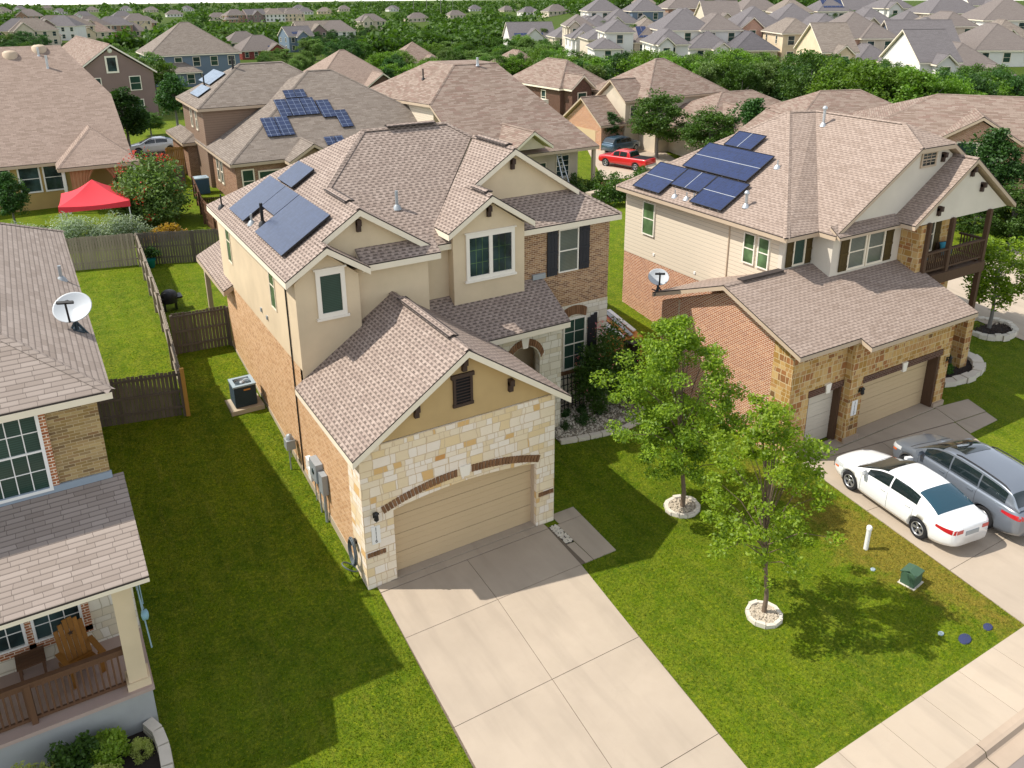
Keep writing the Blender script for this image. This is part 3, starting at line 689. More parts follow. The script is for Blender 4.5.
mb.panel([(7.0, 6.8, 8.8), (11.9, 6.8, 8.9), (11.5, 6.8, 9.1), (8.95, 6.8, 10.72), (7.0, 6.8, 9.45)], (0, .2, 0))
mb.build('stucco_wall', M['stucco'], H)
mb = MB(); mb.box(8.55, 12.75, 5.75, 5.95, 4.72, 7.98); mb.box(12.55, 12.75, 5.96, 15.4, .3, 7.98); mb.build('brick_front', M['brick'], H)
mb = MB(); mb.box(9.4, 12.76, 5.74, 5.97, .2, 4.72)
ea = arch_pts(7.25, 8.55, 3.65, 4.25)
mb.panel([(6.4, 4.2, .0), (7.25, 4.2, .0)] + [(x, 4.2, z) for x, z in ea] + [(8.55, 4.2, .0), (9.5, 4.2, .0), (9.5, 4.2, 4.85), (6.4, 4.2, 4.85)], (0, .3, 0))
mb.box(9.25, 9.5, 4.5, 5.74, 0, 4.9)
mb.build('entry_stone_wall', M['lime_w'], H)
mb = MB(); mb.box(6.4, 9.3, 5.78, 5.94, .4, 5.2); mb.box(6.4, 9.3, 4.5, 5.8, .3, .5); mb.build('porch_recess', M['stucco'], H)
mb = MB(); mb.box(7.3, 8.4, 5.7, 5.775, .5, 2.7); mb.build('front_door', M['dkbrown'], H)
mb = MB(); mb.box(.2, 12.6, 15.3, 15.5, .8, 8.0); mb.build('rear_wall', M['stucco'], H)
# brick arch bands and keystones
inner = arch_pts(.60, 5.80, 2.40, 2.84, 46); outer = arch_pts(.52, 5.88, 2.62, 3.07, 46); mb = MB()
for i in range(46):
    if i == 22: mb.build('garage_arch', M['brick_solid'], H); mb = MB()
    if abs(i - 22.5) < 1.6: continue
    g = .12; a, b, c, d = inner[i], inner[i + 1], outer[i + 1], outer[i]
    q = [lerp2(a, b, g), lerp2(a, b, 1 - g), lerp2(d, c, 1 - g), lerp2(d, c, g)]
    mb.panel([(x, -.035, z) for x, z in q], (0, .06, 0))
mb.build('garage_arch', M['brick_solid'], H)
mb = MB(); mb.panel([(3.08, -.06, 2.78), (3.34, -.06, 2.78), (3.4, -.06, 3.13), (3.02, -.06, 3.13)], (0, .1, 0)); mb.build('keystone', M['trim_w'], H)
mb = MB(); inner = arch_pts(7.2, 8.6, 3.68, 4.28, 20); outer = arch_pts(7.08, 8.72, 3.85, 4.55, 20)
for i in range(20):
    if i == 9: mb.build('entry_arch', M['brick_solid'], H); mb = MB()
    if i in (9, 10): continue
    a, b, c, d = inner[i], inner[i + 1], outer[i + 1], outer[i]
    mb.panel([(x, 4.165, z) for x, z in (lerp2(a, b, .1), lerp2(a, b, .9), lerp2(d, c, .9), lerp2(d, c, .1))], (0, .05, 0))
mb.build('entry_arch', M['brick_solid'], H); mb = MB(); inner = arch_pts(10.6, 11.7, 4.12, 4.3, 14); outer = arch_pts(10.55, 11.75, 4.5, 4.68, 14)
for i in range(14):
    a, b, c, d = inner[i], inner[i + 1], outer[i + 1], outer[i]
    mb.panel([(x, 5.705, z) for x, z in (lerp2(a, b, .1), lerp2(a, b, .9), lerp2(d, c, .9), lerp2(d, c, .1))], (0, .05, 0))
mb.build('window_arch', M['brick_solid'], H); mb = MB()
for k in range(14): mb.box(10.55 + k * .088, 10.55 + k * .088 + .072, 5.68, 5.73, 1.78, 1.95)
mb.build('brick_sill', M['brick_solid'], H)
for x in (.04, 5.82):
    mb = MB()
    for k in range(6): mb.box(x + k * .095, x + k * .095 + .08, -.03, .02, 1.1, 1.24)
    mb.build('brick_band', M['brick_solid'], H)
mb = MB(); mb.panel([(7.8, 4.13, 4.2), (8.0, 4.13, 4.2), (8.06, 4.13, 4.6), (7.74, 4.13, 4.6)], (0, .08, 0)); mb.build('keystone', M['trim_w'], H)
sections_door(H, .62, 5.78, .3, .05, ar, M['door_tan'])
for x in (.66, 5.71): mb = MB(); mb.box(x, x + .03, .12, .3, .0, 2.4); mb.build('door_jamb', M['trim_tan'], H)
# --- roofs
s = .65
LF = [(-.35, 4.4, 8.2), (1.0, 4.4, 9.0775), (1.0, 5.0, 9.0775), (2.35, 5.0, 9.955), (2.35, 8.15, 9.955), (4.65, 10.45, 11.45), (-.35, 15.45, 8.2)]
polys = [LF, [(1.0, 4.4, 9.0775), (2.35, 4.4, 8.2), (2.35, 5.35, 8.2), (1.0, 5.35, 9.0775)],
         [(2.2, 4.7, 8.2), (4.95, 4.7, 8.2), (4.95, 5.4, 8.655), (2.2, 5.4, 8.655)],
         [(2.35, 5.0, 9.955), (5.05, 5.0, 8.2), (5.05, 5.45, 8.2), (2.35, 8.15, 9.955)],
         [(2.35, 8.15, 9.955), (5.05, 5.45, 8.2), (5.75, 5.45, 8.2), (5.75, 6.1, 8.62), (5.4, 6.145, 8.652), (8.854, 9.696, 10.96), (8.1, 10.45, 11.45), (4.65, 10.45, 11.45)],
         [(5.4, 5.0, 8.652), (7.12, 5.0, 9.77), (7.12, 6.5, 9.77), (8.95, 6.5, 10.96), (8.95, 9.7, 10.96), (5.4, 6.145, 8.652)],
         [(7.12, 5.0, 9.77), (8.84, 5.0, 8.652), (8.84, 6.145, 8.652), (8.185, 6.8, 9.0775), (7.12, 6.8, 9.77)],
         [(8.95, 6.5, 10.96), (11.8, 6.5, 9.1075), (11.8, 9.7, 9.1075), (8.95, 9.7, 10.96)],
         [(8.6, 5.45, 8.2), (13.1, 5.45, 8.2), (11.75, 6.8, 9.0775), (8.0, 6.8, 9.0775), (8.6, 6.1, 8.62)],
         [(13.1, 5.45, 8.2), (13.1, 15.45, 8.2), (8.1, 10.45, 11.45)],
         [(-.35, 15.45, 8.2), (4.65, 10.45, 11.45), (8.1, 10.45, 11.45), (13.1, 15.45, 8.2)]]
caps = [((2.35, 5.0, 9.955), (2.35, 8.15, 9.955)), ((2.35, 8.15, 9.955), (4.65, 10.45, 11.45)), ((4.65, 10.45, 11.45), (8.1, 10.45, 11.45)), ((8.1, 10.45, 11.45), (13.1, 5.45, 8.2)), ((8.95, 6.5, 10.96), (8.95, 9.7, 10.96)),
        ((7.12, 5.0, 9.77), (7.12, 6.8, 9.77)), ((1.0, 4.4, 9.0775), (1.0, 5.3, 9.0775))]
RF = make_roof('main_roof', polys, RM('shingle'), H, caps)
for (a, b) in (((5.6, 10.45, 11.52), (7.6, 10.45, 11.52)), ((2.35, 5.9, 10.0), (2.35, 7.9, 10.0)), ((8.95, 7.0, 11.01), (8.95, 9.3, 11.01)), ((7.12, 5.3, 9.82), (7.12, 6.3, 9.82))):
    m_ = MB(); m_.bar(a, b, .34, .05); cap(m_, Vector(a) + Z * .03, Vector(b) + Z * .03, .36); m_.m = [1] * 6 + [0] * 2; m_.build('ridge_vent', [M['shingle'], M['drip']], RF)
polys = [[(-.3, -.35, 4.55), (3.28, -.35, 6.98), (3.28, 5.06, 6.98), (2.04, 5.06, 6.138), (2.04, 4.76, 6.138), (-.3, 4.76, 4.55)],
         [(3.28, -.35, 6.98), (6.78, -.35, 4.6), (6.78, 5.8, 4.6), (4.6, 5.8, 6.084), (4.6, 5.06, 6.084), (3.28, 5.06, 6.98)]]
GR = make_roof('garage_roof', polys, RM('shingle'), H, [((3.28, -.35, 6.98), (3.28, 5.06, 6.98))])
m_ = MB(); m_.bar((3.28, .6, 7.03), (3.28, 4.3, 7.03), .34, .05); cap(m_, (3.28, .6, 7.06), (3.28, 4.3, 7.06), .36); m_.m = [1] * 6 + [0] * 2; m_.build('ridge_vent', [M['shingle'], M['drip']], GR)
make_roof('entry_roof', [[(4.7, 3.85, 5.0), (9.65, 3.85, 5.0), (9.65, 5.76, 6.146), (4.7, 5.76, 6.146)]], RM('shingle'), H)
make_roof('patio_roof', [[(-.4, 13.9, 4.95), (-.4, 19.4, 4.95), (2.0, 19.4, 6.2), (2.0, 13.9, 6.2)], [(2.0, 15.6, 6.2), (2.0, 19.4, 6.2), (7.0, 19.4, 6.2), (7.0, 15.6, 6.2)]], RM('shingle', 'trim_tan'), H)
mb = MB(); mb.box(-.2, .0, 18.9, 19.1, 1.9, 4.8); mb.box(6.5, 6.7, 18.9, 19.1, 1.9, 5.9); mb.box(-.2, 6.7, 18.9, 19.1, 4.65, 4.9); mb.build('patio_post', M['trim_tan'], H)
# --- windows
window(H, (.8, 4.75, 6.84), X, S, .66, 1.24, 'trim_w', 'glass_green', 0, 0, .14, .06, .1, .08)
window(H, (6.34, 5.35, 6.86), X, S, 1.7, 1.4, 'trim_w', 'glass', 0, 0, .13, .06, .08, .08, mull=[.85])
for k in range(2):
    mbx = MB()
    for v in (.47, .94): mbx.box(6.36 + k * .92, 7.1 + k * .92, 5.33, 5.345, 6.86 + v - .01, 6.86 + v + .01)
    for v in (.25, .5): mbx.box(6.36 + k * .92 + v - .01, 6.36 + k * .92 + v + .01, 5.329, 5.344, 6.86, 8.26)
    mbx.build('muntin', M['glass_lime'], H)
window(H, (10.4, 5.75, 6.2), X, S, .82, 1.62, 'trim_w', 'glass_pale', 0, 1, .05, .05)
shutter(H, (9.83, 5.73, 6.1), X, S, .47, 1.8); shutter(H, (11.3, 5.73, 6.15), X, S, .47, 1.75)
window(H, (10.68, 5.74, 2.02), X, S, .95, 2.08, 'trim_w', 'glass_green', 1, 1, .06, .05)
shutter(H, (11.78, 5.72, 2.0), X, S, .46, 2.0, 'shutter', .22)
window(H, (0, 7.72, 6.3), -Y, W_, .55, 1.6, 'trim', 'glass_lime', 0, 1, .04, .03); window(H, (0, 14.0, 6.2), -Y, W_, .6, 1.7, 'trim', 'glass_lime', 0, 1, .04, .03)
mb = MB()
mb.box(2.96, 3.5, -.0, .03, 5.2, 6.0); mb.build('gable_vent', M['black'], H)
mb = MB(); mb.box(2.86, 3.6, -.05, .03, 6.0, 6.12); mb.box(2.9, 3.56, -.05, .03, 5.1, 5.2); mb.box(2.92, 3.0, -.04, .03, 5.2, 6.0); mb.box(3.46, 3.54, -.04, .03, 5.2, 6.0)
for k in range(8): mb.obox((3.23, -.02, 5.26 + k * .094), (.23, 0, 0), (0, .03, -.025), (0, .006, .008))
mb.build('vent_frame', M['dkbrown'], H)
for p in ((3.28, .03, 6.5), (1.75, .03, 5.45), (4.8, .03, 5.45)): gable_bracket(H, p, S)
for p in ((2.35, 5.3, 9.45), (7.12, 5.35, 9.25), (8.95, 6.8, 10.45)): gable_bracket(H, p, S)
lantern(H, (.33, -.0, 2.45), S); plaque(H, (.2, -.0, 1.5), X, S, .26, .58, '1116')
# roof fittings
for (x, y) in ((.4, 9.48), (4.46, 7.06)):
    z = 8.2 + s * ((x + .35) if x < 2 else (y - 5.45)); pipe(H, (x, y, z), .75 if x < 2 else .6, .055, 'black' if x < 2 else 'galv')
pipe(H, (.2, 10.25, 8.2 + s * .55), .35, .04, 'galv'); pipe(H, (-.05, 13.9, 8.2 + s * .3), .5, .03, 'black')
# solar thermal panels on the left slope: rectangles (y0,y1,x0,x1)
for (y0, y1, x0, x1) in ((5.8, 8.97, .06, 1.72), (9.02, 10.58, .78, 1.72), (10.62, 12.72, .06, 1.72), (10.1, 11.9, 1.78, 2.66)):
    mb = MB(); nn = Vector((-s, 0, 1)).normalized(); q = []
    for (x, y) in ((x0, y0), (x1, y0), (x1, y1), (x0, y1)): q.append(Vector((x, y, 8.2 + s * (x + .35))) + nn * .16)
    mb.panel(q, -nn * .07, 0, 1)
    for k in range(5):
        for xx in (x0 + .1, x1 - .1):
            y = y0 + (y1 - y0) * (k + .5) / 5; p = Vector((xx, y, 8.2 + s * (xx + .35))); mb.bar(p, p + nn * .1, .05, .05, 1)
    mb.build('solar_panel', [M['solar_grey'], M['black']], H)
mb = MB(); mb.tube([(-.03, 5.75, 7.9), (-.03, 5.75, .9)], .025, 6); mb.build('downspout_cable', M['black'], H)
for p in ((-.02, 9.35, 5.6), (-.02, 8.6, 5.55)): m_ = MB(); m_.box(-.05, .0, p[1] - .06, p[1] + .06, p[2] - .07, p[2] + .07); m_.build('dryer_vent', M['galv'], H)
mb = MB(); mb.box(6.42, 6.5, 3.9, 4.19, .1, 4.4); mb.build('downspout', M['trim'], H)
mb = MB(); mb.obox((9.45, 5.7, 6.2), (.28, 0, 0), (0, .05, 0), (0, 0, .1)); mb.build('flashing', M['galv'], H)

# --- things round the house
def on_g(x, y): return (x, y, ground(x, y))
t = thing('air_conditioner', 'dark slatted air conditioner with pale top beside the brick side wall of the tan house', 'air conditioner', on_g(-.72, 10.85))
mb = MB(); mb.box(-.62, .62, -.6, .55, -.1, .1); mb.build('pad', M['foundation'], t)
mb = MB(); mb.box(-.4, .4, -.4, .4, .12, .95)
for k in range(18):
    z = .16 + k * .043; mb.box(-.415, .415, -.415, .415, z, z + .018)
mb.build('louvre_case', M['ac_dark'], t)
mb = MB(); mb.lathe([(.43, .95), (.43, 1.0), (.3, 1.03), (.3, .99)], n=4); mb.v = [tuple(Vector((x * .7071 - y * .7071, x * .7071 + y * .7071, z)) * 1 if z > -9 else 0) for x, y, z in mb.v]
mb = MB(); mb.box(-.43, .43, -.43, -.3, .95, 1.01); mb.box(-.43, .43, .3, .43, .95, 1.01); mb.box(-.43, -.3, -.3, .3, .95, 1.01); mb.box(.3, .43, -.3, .3, .95, 1.01); mb.lathe([(.31, 1.01), (.31, .93)], n=24)
mb.build('top_cover', M['ac_top'], t)
mb = MB(); mb.lathe([(0, 1.0), (.09, .99), (.1, .9)], n=16)
for k in range(5): a = k * 2 * math.pi / 5; mb.obox((.17 * math.cos(a), .17 * math.sin(a), .93), (.1 * math.cos(a), .1 * math.sin(a), 0), (-.06 * math.sin(a), .06 * math.cos(a), .02), (0, 0, .004))
for k in range(5): mb.lathe([(.06 + .05 * k, 1.005), (.066 + .05 * k, 1.01)], n=24)
mb.build('fan', M['galv'], t)
mb = MB(); mb.box(-.05, .2, -.422, -.41, .78, .84); mb.build('badge', M['orange'], t)
t = thing('meter_box', 'grey electric meter boxes on conduit low on the brick side wall', 'meter box', (0, 3.55, ground(0, 3.5)))
mb = MB(); mb.box(-.2, -.02, -.5, -.12, 1.05, 1.75); mb.box(-.26, -.02, -.1, .55, 1.3, 1.95); mb.build('box', M['galv'], t)
mb = MB(); mb.box(-.22, -.02, .65, .95, .95, 1.35); mb.box(-.17, -.02, .98, 1.3, 1.1, 1.55); mb.build('box', M['white'], t, label='small white box')
mb = MB(); mb.tube([(-.1, -.3, 1.05), (-.1, -.3, -.05)], .05, 8); mb.tube([(-.1, .2, 1.3), (-.1, .2, -.05)], .03, 8); mb.tube([(-.06, .8, .95), (-.06, .8, 0)], .02, 8); mb.build('conduit', M['galv'], t)
mb = MB(); mb.lathe([(0, -.3), (.1, -.28), (.1, -.22)], (0, .2, 1.62), 16, axis='x'); mb.build('dial', M['glass'], t)
t = thing('gas_meter', 'small grey gas meter on a thin pipe beside the brick side wall', 'gas meter', (-.2, 6.4, ground(-.2, 6.4)))
mb = MB(); mb.box(-.2, .1, -.17, .17, .75, 1.1); mb.lathe([(.0, .2), (.1, .15), (.12, 0)], (-.05, 0, 1.1), 12); mb.build('case', M['galv'], t)
mb = MB(); mb.tube([(-.12, -.12, .75), (-.12, -.12, -.05)], .025, 8); mb.tube([(.05, .12, 1.1), (.05, .3, 1.1), (.05, .3, .2)], .025, 8); mb.build('pipe', M['galv'], t)
t = thing('garden_hose', 'grey garden hose coiled on the wall at the stone garage corner', 'hose', (-.06, .75, ground(0, .75)))
mb = MB()
for k in range(5):
    r_ = .3 + .018 * k; mb.tube([(-.06 - .03 * (k % 3), r_ * .8 * math.cos(a), .82 + r_ * 1.25 * math.sin(a)) for a in np.linspace(0, 2 * math.pi, 28)], .02, 6, cap=False)
mb.tube([(-.16 - .22 * math.sin(a), .15 + .22 * math.cos(a), .04 + .18 * (1 + math.sin(a * 1)) * .9) for a in np.linspace(0, 2 * math.pi, 22)], .02, 6, cap=False)
mb.build('coil', M['hose'], t)
mb = MB(); mb.box(-.14, .05, -.08, .08, 1.1, 1.2); mb.build('holder', M['black'], t)
# ================================================================== the house cut off by the left edge
HL = thing('house', 'brick house with covered timber railed porch at the left edge of the photo', 'house', (-6, 0, 0))
HL.location = (0, 0, 0)
mb = MB(); mb.panel([(-16, .3, 5.4), (-5.93, .3, 5.4), (-5.93, .3, 7.8), (-16, .3, 7.8)], (0, .25, 0)); mb.panel([(-5.93, y, z) for y, z in ((.55, 1.0), (15, 1.9), (15, 7.8), (.55, 7.8))], (-.25, 0, 0)); mb.build('brick_wall', M['brick_mix'], HL)
mb = MB(); mb.box(-16, -5.94, .3, .55, 1.2, 5.4); mb.build('stone_wall', M['lime_w'], HL)
mb = MB(); mb.box(-16, -6.2, 14.7, 15, 1.5, 7.8); mb.build('rear_wall', M['stucco'], HL)
mb = MB(); mb.panel([(-5.92, y, z) for y, z in ((.3, -.3), (15, .8), (15, 1.92), (.3, 1.22))], (-.25, 0, 0))
mb.box(-16, -5.98, -1.78, .3, -.4, 1.12); mb.build('foundation', m_concrete('foundation_grey', 'a9aaa8', .25), HL)
mb = MB(); mb.box(-16, -5.93, -1.86, .3, 1.12, 1.22); mb.build('porch_floor', m_concrete('porch_floor', 'b39d92', .12), HL)
mb = MB()                                                              # brick soldier surrounds of the windows
mb.box(-9.16, -9.02, .25, .3, 5.6, 7.8); mb.box(-7.12, -6.98, .25, .3, 5.6, 7.8); mb.box(-9.16, -6.98, .25, .3, 5.56, 5.72); mb.build('brick_surround', M['brick_red'], HL); mb = MB()
mb.box(-8.3, -8.15, .26, .31, 1.7, 2.75); mb.box(-7.1, -6.94, .26, .31, 1.7, 2.75); mb.box(-9.5, -6.94, .26, .31, 1.66, 1.84); mb.build('brick_surround', M['brick_red'], HL)
window(HL, (-8.98, .29, 5.8), X, S, 1.8, 1.92, 'white', 'glass_green', 5, 1, .07, .06)
window(HL, (-8.1, .29, 1.92), X, S, .94, 1.5, 'white', 'glass', 2, 1, .06, .06); window(HL, (-9.3, .29, 1.92), X, S, .94, 1.5, 'white', 'glass', 2, 1, .06, .06)
p_ = .55; e = 7.95
def hl(x, y): return e + p_ * min(-5.6 - x, x + 16.4, y, 15.2 - y)
r1, r2 = (-11.0, 5.4, e + p_ * 5.4), (-11.0, 9.8, e + p_ * 5.4)
make_roof('main_roof', [[(-5.6, 0, e), (-5.6, 15.2, e), r2, r1], [(-16.4, 0, e), (-5.6, 0, e), r1], [(-16.4, 0, e), r1, r2, (-16.4, 15.2, e)], [(-5.6, 15.2, e), (-16.4, 15.2, e), r2]], RM('shingle3'), HL,
          [((-5.6, 0, e), r1), (r1, r2), ((-5.6, 15.2, e), r2)], .16)
make_roof('porch_roof', [[(-16, -2.6, 4.72), (-5.66, -2.6, 4.72), (-5.66, .32, 5.68), (-16, .32, 5.68)]], RM('shingle3'), HL, (), .1)
mb = MB(); mb.box(-16, -5.9, .24, .31, 5.62, 5.82); mb.build('flashing', m_flat('flashing_grey', '8d99a4', .5), HL)
mb = MB(); mb.box(-16, -6.02, -1.72, -1.32, 4.2, 4.85); mb.box(-6.42, -6.02, -1.3, .28, 4.2, 4.85); mb.build('beam', M['trim_tan'], HL)
mb = MB(); mb.box(-6.42, -6.02, -1.72, -1.32, 1.42, 4.2); mb.box(-6.47, -5.97, -1.77, -1.27, 1.22, 1.42); mb.build('column', M['stucco'], HL)
mb = MB(); mb.box(-16, -6.42, -1.64, -1.5, 2.28, 2.34); mb.box(-16, -6.42, -1.6, -1.54, 2.16, 2.28); mb.box(-16, -6.42, -1.6, -1.54, 1.3, 1.38); mb.build('handrail', M['timber_red'], HL)
for k in range(30):
    x = -6.55 - k * .125
    if x < -10.2: break
    m_ = MB(); m_.box(x - .02, x + .02, -1.592, -1.548, 1.38, 2.16); m_.build('baluster', M['timber_red'], HL)
mb = MB(); mb.box(-8.4, -8.28, -1.65, -1.51, 1.22, 2.28); mb.build('railing_post', M['timber_red'], HL)
pipe(HL, (-6.04, 8.27, 8.18), .45, .05)
t = thing('satellite_dish', 'large pale satellite dish on the roof at the left edge of the photo', 'satellite dish', (-5.97, 3.8, 8.14))
def dish(t, r_, face, lift, arm=True):
    f = Vector(face).normalized(); u = f.cross(Z).normalized(); v = u.cross(f)
    c = Vector((0, 0, lift)) + f * .05; mb = MB(); n = 28; vs = []; fs = []
    for (q, dz) in ((0, -.14), (.35, -.12), (.7, -.06), (.93, -.005), (1., .012), (1., -.012), (.7, -.085), (0, -.165)):
        for k in range(n): a = 2 * math.pi * k / n; vs.append(c + (u * math.cos(a) * 1.08 + v * math.sin(a)) * r_ * q + f * dz * r_ * 1.7)
    for i in range(7):
        for k in range(n): k2 = (k + 1) % n; fs.append((i * n + k, i * n + k2, (i + 1) * n + k2, (i + 1) * n + k))
    mb.add(vs, fs, 0, True); mb.build('reflector', M['dish'], t, fixn=True)
    mb = MB(); mb.tube([(0, 0, 0), (0, 0, lift * .55), tuple(c - f * .2)], .05, 8); mb.tube([(-.25, -.1, -.1), (0, 0, lift * .4)], .03, 6); mb.tube([(.25, -.1, -.16), (0, 0, lift * .4)], .03, 6); mb.obox((0, 0, .01), (.16, 0, -.06), (0, .2, 0), (0, 0, .02)); mb.build('mount', M['ac_dark'], t)
    mb = MB(); a = c - v * r_ * .98; b = c + f * r_ * 1.05 - v * r_ * .25; mb.bar(a, b, .05, .05); mb.obox(b, u * .2, v * .03, f * .04); mb.tube([b, b - f * .14 + v * .1], .05, 8); mb.build('feed_arm', M['black'], t)
dish(t, .44, (-.25, -.62, .75), .6)
t = thing('adirondack_chair', 'varnished timber adirondack chair on the porch behind the railing', 'chair', (-7.3, -.55, 1.22), R(18))
mb = MB()
for k in range(6):
    a = (k - 2.5) * .11; h = 1.22 - .05 * abs(k - 2.5) ** 1.6
    mb.obox((a, .3, .42 + h / 2 - .2), (.05, 0, 0), (0, .012, 0), (0, .13, h / 2 - .1))
mb.build('backrest', M['adir'], t)
mb = MB(); mb.panel([((.075 if k % 2 == 0 else .03) * math.sin(k * math.pi / 5), .312, .97 + (.075 if k % 2 == 0 else .03) * math.cos(k * math.pi / 5)) for k in range(10)], (0, .006, 0)); mb.build('star', M['dkbrown'], t)
mb = MB()
for k in range(6): mb.obox((0, -.32 + k * .1, .42 - k * .018), (.3, 0, 0), (0, .045, -.008), (0, 0, .012))
mb.build('seat', M['adir'], t)
for sx in (-1, 1):
    m_ = MB(); m_.obox((sx * .36, -.08, .62), (.065, 0, 0), (0, .38, 0), (0, 0, .013)); m_.build('armrest', M['adir'], t)
    m_ = MB(); m_.bar((sx * .32, -.36, 0), (sx * .32, -.36, .61), .03, .1); m_.build('leg', M['adir'], t)
    m_ = MB(); m_.bar((sx * .3, -.4, .38), (sx * .3, .62, .04), .03, .12); m_.build('leg', M['adir'], t)
t = thing('side_table', 'dark slatted timber side table on the porch next to the adirondack chair', 'table', (-8.3, -.1, 1.22), R(4))
mb = MB()
for k in range(5): mb.box(-.3, .3, -.28 + k * .115, -.28 + k * .115 + .1, .52, .55)
mb.build('tabletop', M['timber_red'], t)
for sx in (-.24, .24):
    for sy in (-.22, .22): m_ = MB(); m_.box(sx - .03, sx + .03, sy - .03, sy + .03, 0, .52); m_.build('leg', M['timber_red'], t)
t = thing('hose_bracket', 'pale blue metal utility bracket on the side of the porch column', 'bracket', (-5.9, -1.5, 3.4))
mb = MB(); mb.tube([(0, 0, .7), (.02, -.3, -.1), (.06, -.55, -.95)], .018, 6); mb.tube([(.05, .1, .8), (.06, -.2, .0)], .016, 6); mb.tube([(-.03, .02, .55), (.05, -.25, -.1)], .014, 6); mb.build('pole', m_flat('pale_blue', '7f989f', .5), t)
mb = MB(); mb.lathe([(0, -.08), (.11, -.06), (.12, .05), (.05, .08)], (.05, -.33, -.2), 12, axis='x'); mb.build('reel', m_flat('pale_blue_reel', '7da3ae', .5), t)

# ================================================================== the house on the right with the blue solar panels
HR = thing('house', 'cream sided house with blue solar panels and rough stone garage on the right', 'house', (0, 0, 0))
mb = MB()
mb.panel([(15.55, y, z) for y, z in ((-.5, -.3), (5.6, .3), (5.6, 4.05), (1.85, 5.6), (-.5, 4.72))], (.3, 0, 0)); mb.panel([(18.4, y, z) for y, z in ((2.21, .0), (11.8, .9), (11.8, 4.12), (2.21, 4.12))], (.25, 0, 0)); mb.build('brick_wall', M['brick_red'], HR)
mb = MB(); mb.panel([(18.39, y, z) for y, z in ((2.21, 4.12), (11.8, 4.12), (11.8, 7.25), (2.21, 7.25))], (.25, 0, 0)); mb.build('siding_wall', M['siding'], HR)
mb = MB(); mb.panel([(18.38, y, z) for y, z in ((5.5, -.3), (11.82, .3), (11.82, 1.35), (5.5, .75))], (.3, 0, 0)); mb.build('foundation', M['foundation'], HR)
mb = MB()                                                              # stone garage front, small bay set back
mb.panel([(15.53, -1.42, -.2), (16.55, -1.42, -.2), (16.55, -1.42, 2.34), (18.5, -1.42, 2.34), (18.5, -1.42, 4.35), (15.53, -1.42, 4.35)], (0, .3, 0))
mb.panel([(18.4, -1.75, -.2), (19.15, -1.75, -.2), (19.15, -1.75, 2.4), (23.95, -1.75, 2.4), (23.95, -1.75, -.2), (24.55, -1.75, -.2), (24.55, -1.75, 4.2), (18.4, -1.75, 4.2)], (0, .3, 0))
mb.box(18.4, 18.62, -1.44, -1.1, -.2, 4.3); mb.panel([(15.52, y, z) for y, z in ((-1.41, -.2), (-.5, -.2), (-.5, 4.6), (-1.41, 4.35))], (.3, 0, 0)); mb.box(24.25, 24.56, -1.44, .9, -.2, 4.5)
mb.build('stone_wall', M['rubble'], HR)
mb = MB(); mb.box(15.5, 16.6, -1.5, -1.42, -.2, .22); mb.box(18.36, 19.2, -1.83, -1.74, -.2, .25); mb.box(23.9, 24.6, -1.83, -1.74, -.2, .22); mb.build('plinth', M['concrete_g'], HR)
mb = MB()
for k in range(20): mb.box(16.5 + k * .1, 16.585 + k * .1, -1.46, -1.4, 2.34, 2.6)
mb.build('lintel', M['brick_dark'], HR); mb = MB()
for k in range(49): mb.box(19.1 + k * .1, 19.185 + k * .1, -1.79, -1.7, 2.4, 2.66)
mb.build('lintel', M['brick_dark'], HR)
for x, y in ((17.5, -1.5), (21.5, -1.83)): m_ = MB(); m_.panel([(x - .1, y, 2.3), (x + .1, y, 2.3), (x + .15, y, 2.68), (x - .15, y, 2.68)], (0, .1, 0)); m_.build('keystone', M['trim_w'], HR)
sections_door(HR, 16.5, 18.4, -1.12, .05, [(0, 2.36)], M['door_white']); sections_door(HR, 19.1, 24.0, -1.3, .05, [(0, 2.42)], M['door_tan'])
for q_ in ((18.28, 18.395, -1.4, -1.1, -.1, 2.34), (23.82, 23.945, -1.72, -1.3, -.1, 2.4), (16.555, 16.6, -1.4, -1.1, -.1, 2.34)): mb = MB(); mb.box(*q_); mb.build('door_jamb', M['timber'], HR)
mb = MB()                                                              # stucco front block
mb.panel([(18.37, 2.0, 5.0), (20.1, 2.0, 5.0), (20.1, 2.0, 7.25), (18.37, 2.0, 7.25)], (0, .2, 0))
mb.panel([(20.0, 1.0, 4.6), (24.2, 1.0, 4.6), (24.2, 1.0, 7.3), (30.8, 1.0, 7.3), (30.8, 1.0, 7.4), (26.5, 1.0, 10.05), (24.4, 1.0, 10.05), (20.1, 1.0, 7.35), (20.0, 1.0, 7.3)], (0, .2, 0))
mb.box(20.0, 20.2, 1.2, 2.0, 4.6, 7.25)
mb.panel([(23.75, .12, 7.32), (30.15, .12, 7.32), (27.0, .12, 9.42)], (0, .25, 0)); mb.build('stucco_wall', M['stucco_w'], HR)
mb = MB(); mb.box(24.3, 27.6, 1.02, 1.18, 5.0, 7.29); mb.build('balcony_wall', M['rubble'], HR)
mb = MB(); mb.box(24.22, 24.6, .12, 1.15, 4.6, 7.28); mb.build('stone_pillar', M['rubble'], HR)
mb = MB(); mb.box(28.3, 28.8, -.2, .4, -.3, 2.75); mb.build('stone_pillar', M['rubble'], HR)
mb = MB(); mb.box(24.5, 28.6, 1.2, 2.3, .0, 4.6); mb.build('lower_wall', M['rubble'], HR)
mb = MB(); mb.box(24.4, 28.85, -.0, 1.2, 4.78, 5.0); mb.box(24.3, 28.95, -.08, .1, 4.6, 5.05); mb.box(28.72, 28.9, .1, 1.2, 4.6, 5.05); mb.build('balcony_deck', M['timber'], HR)
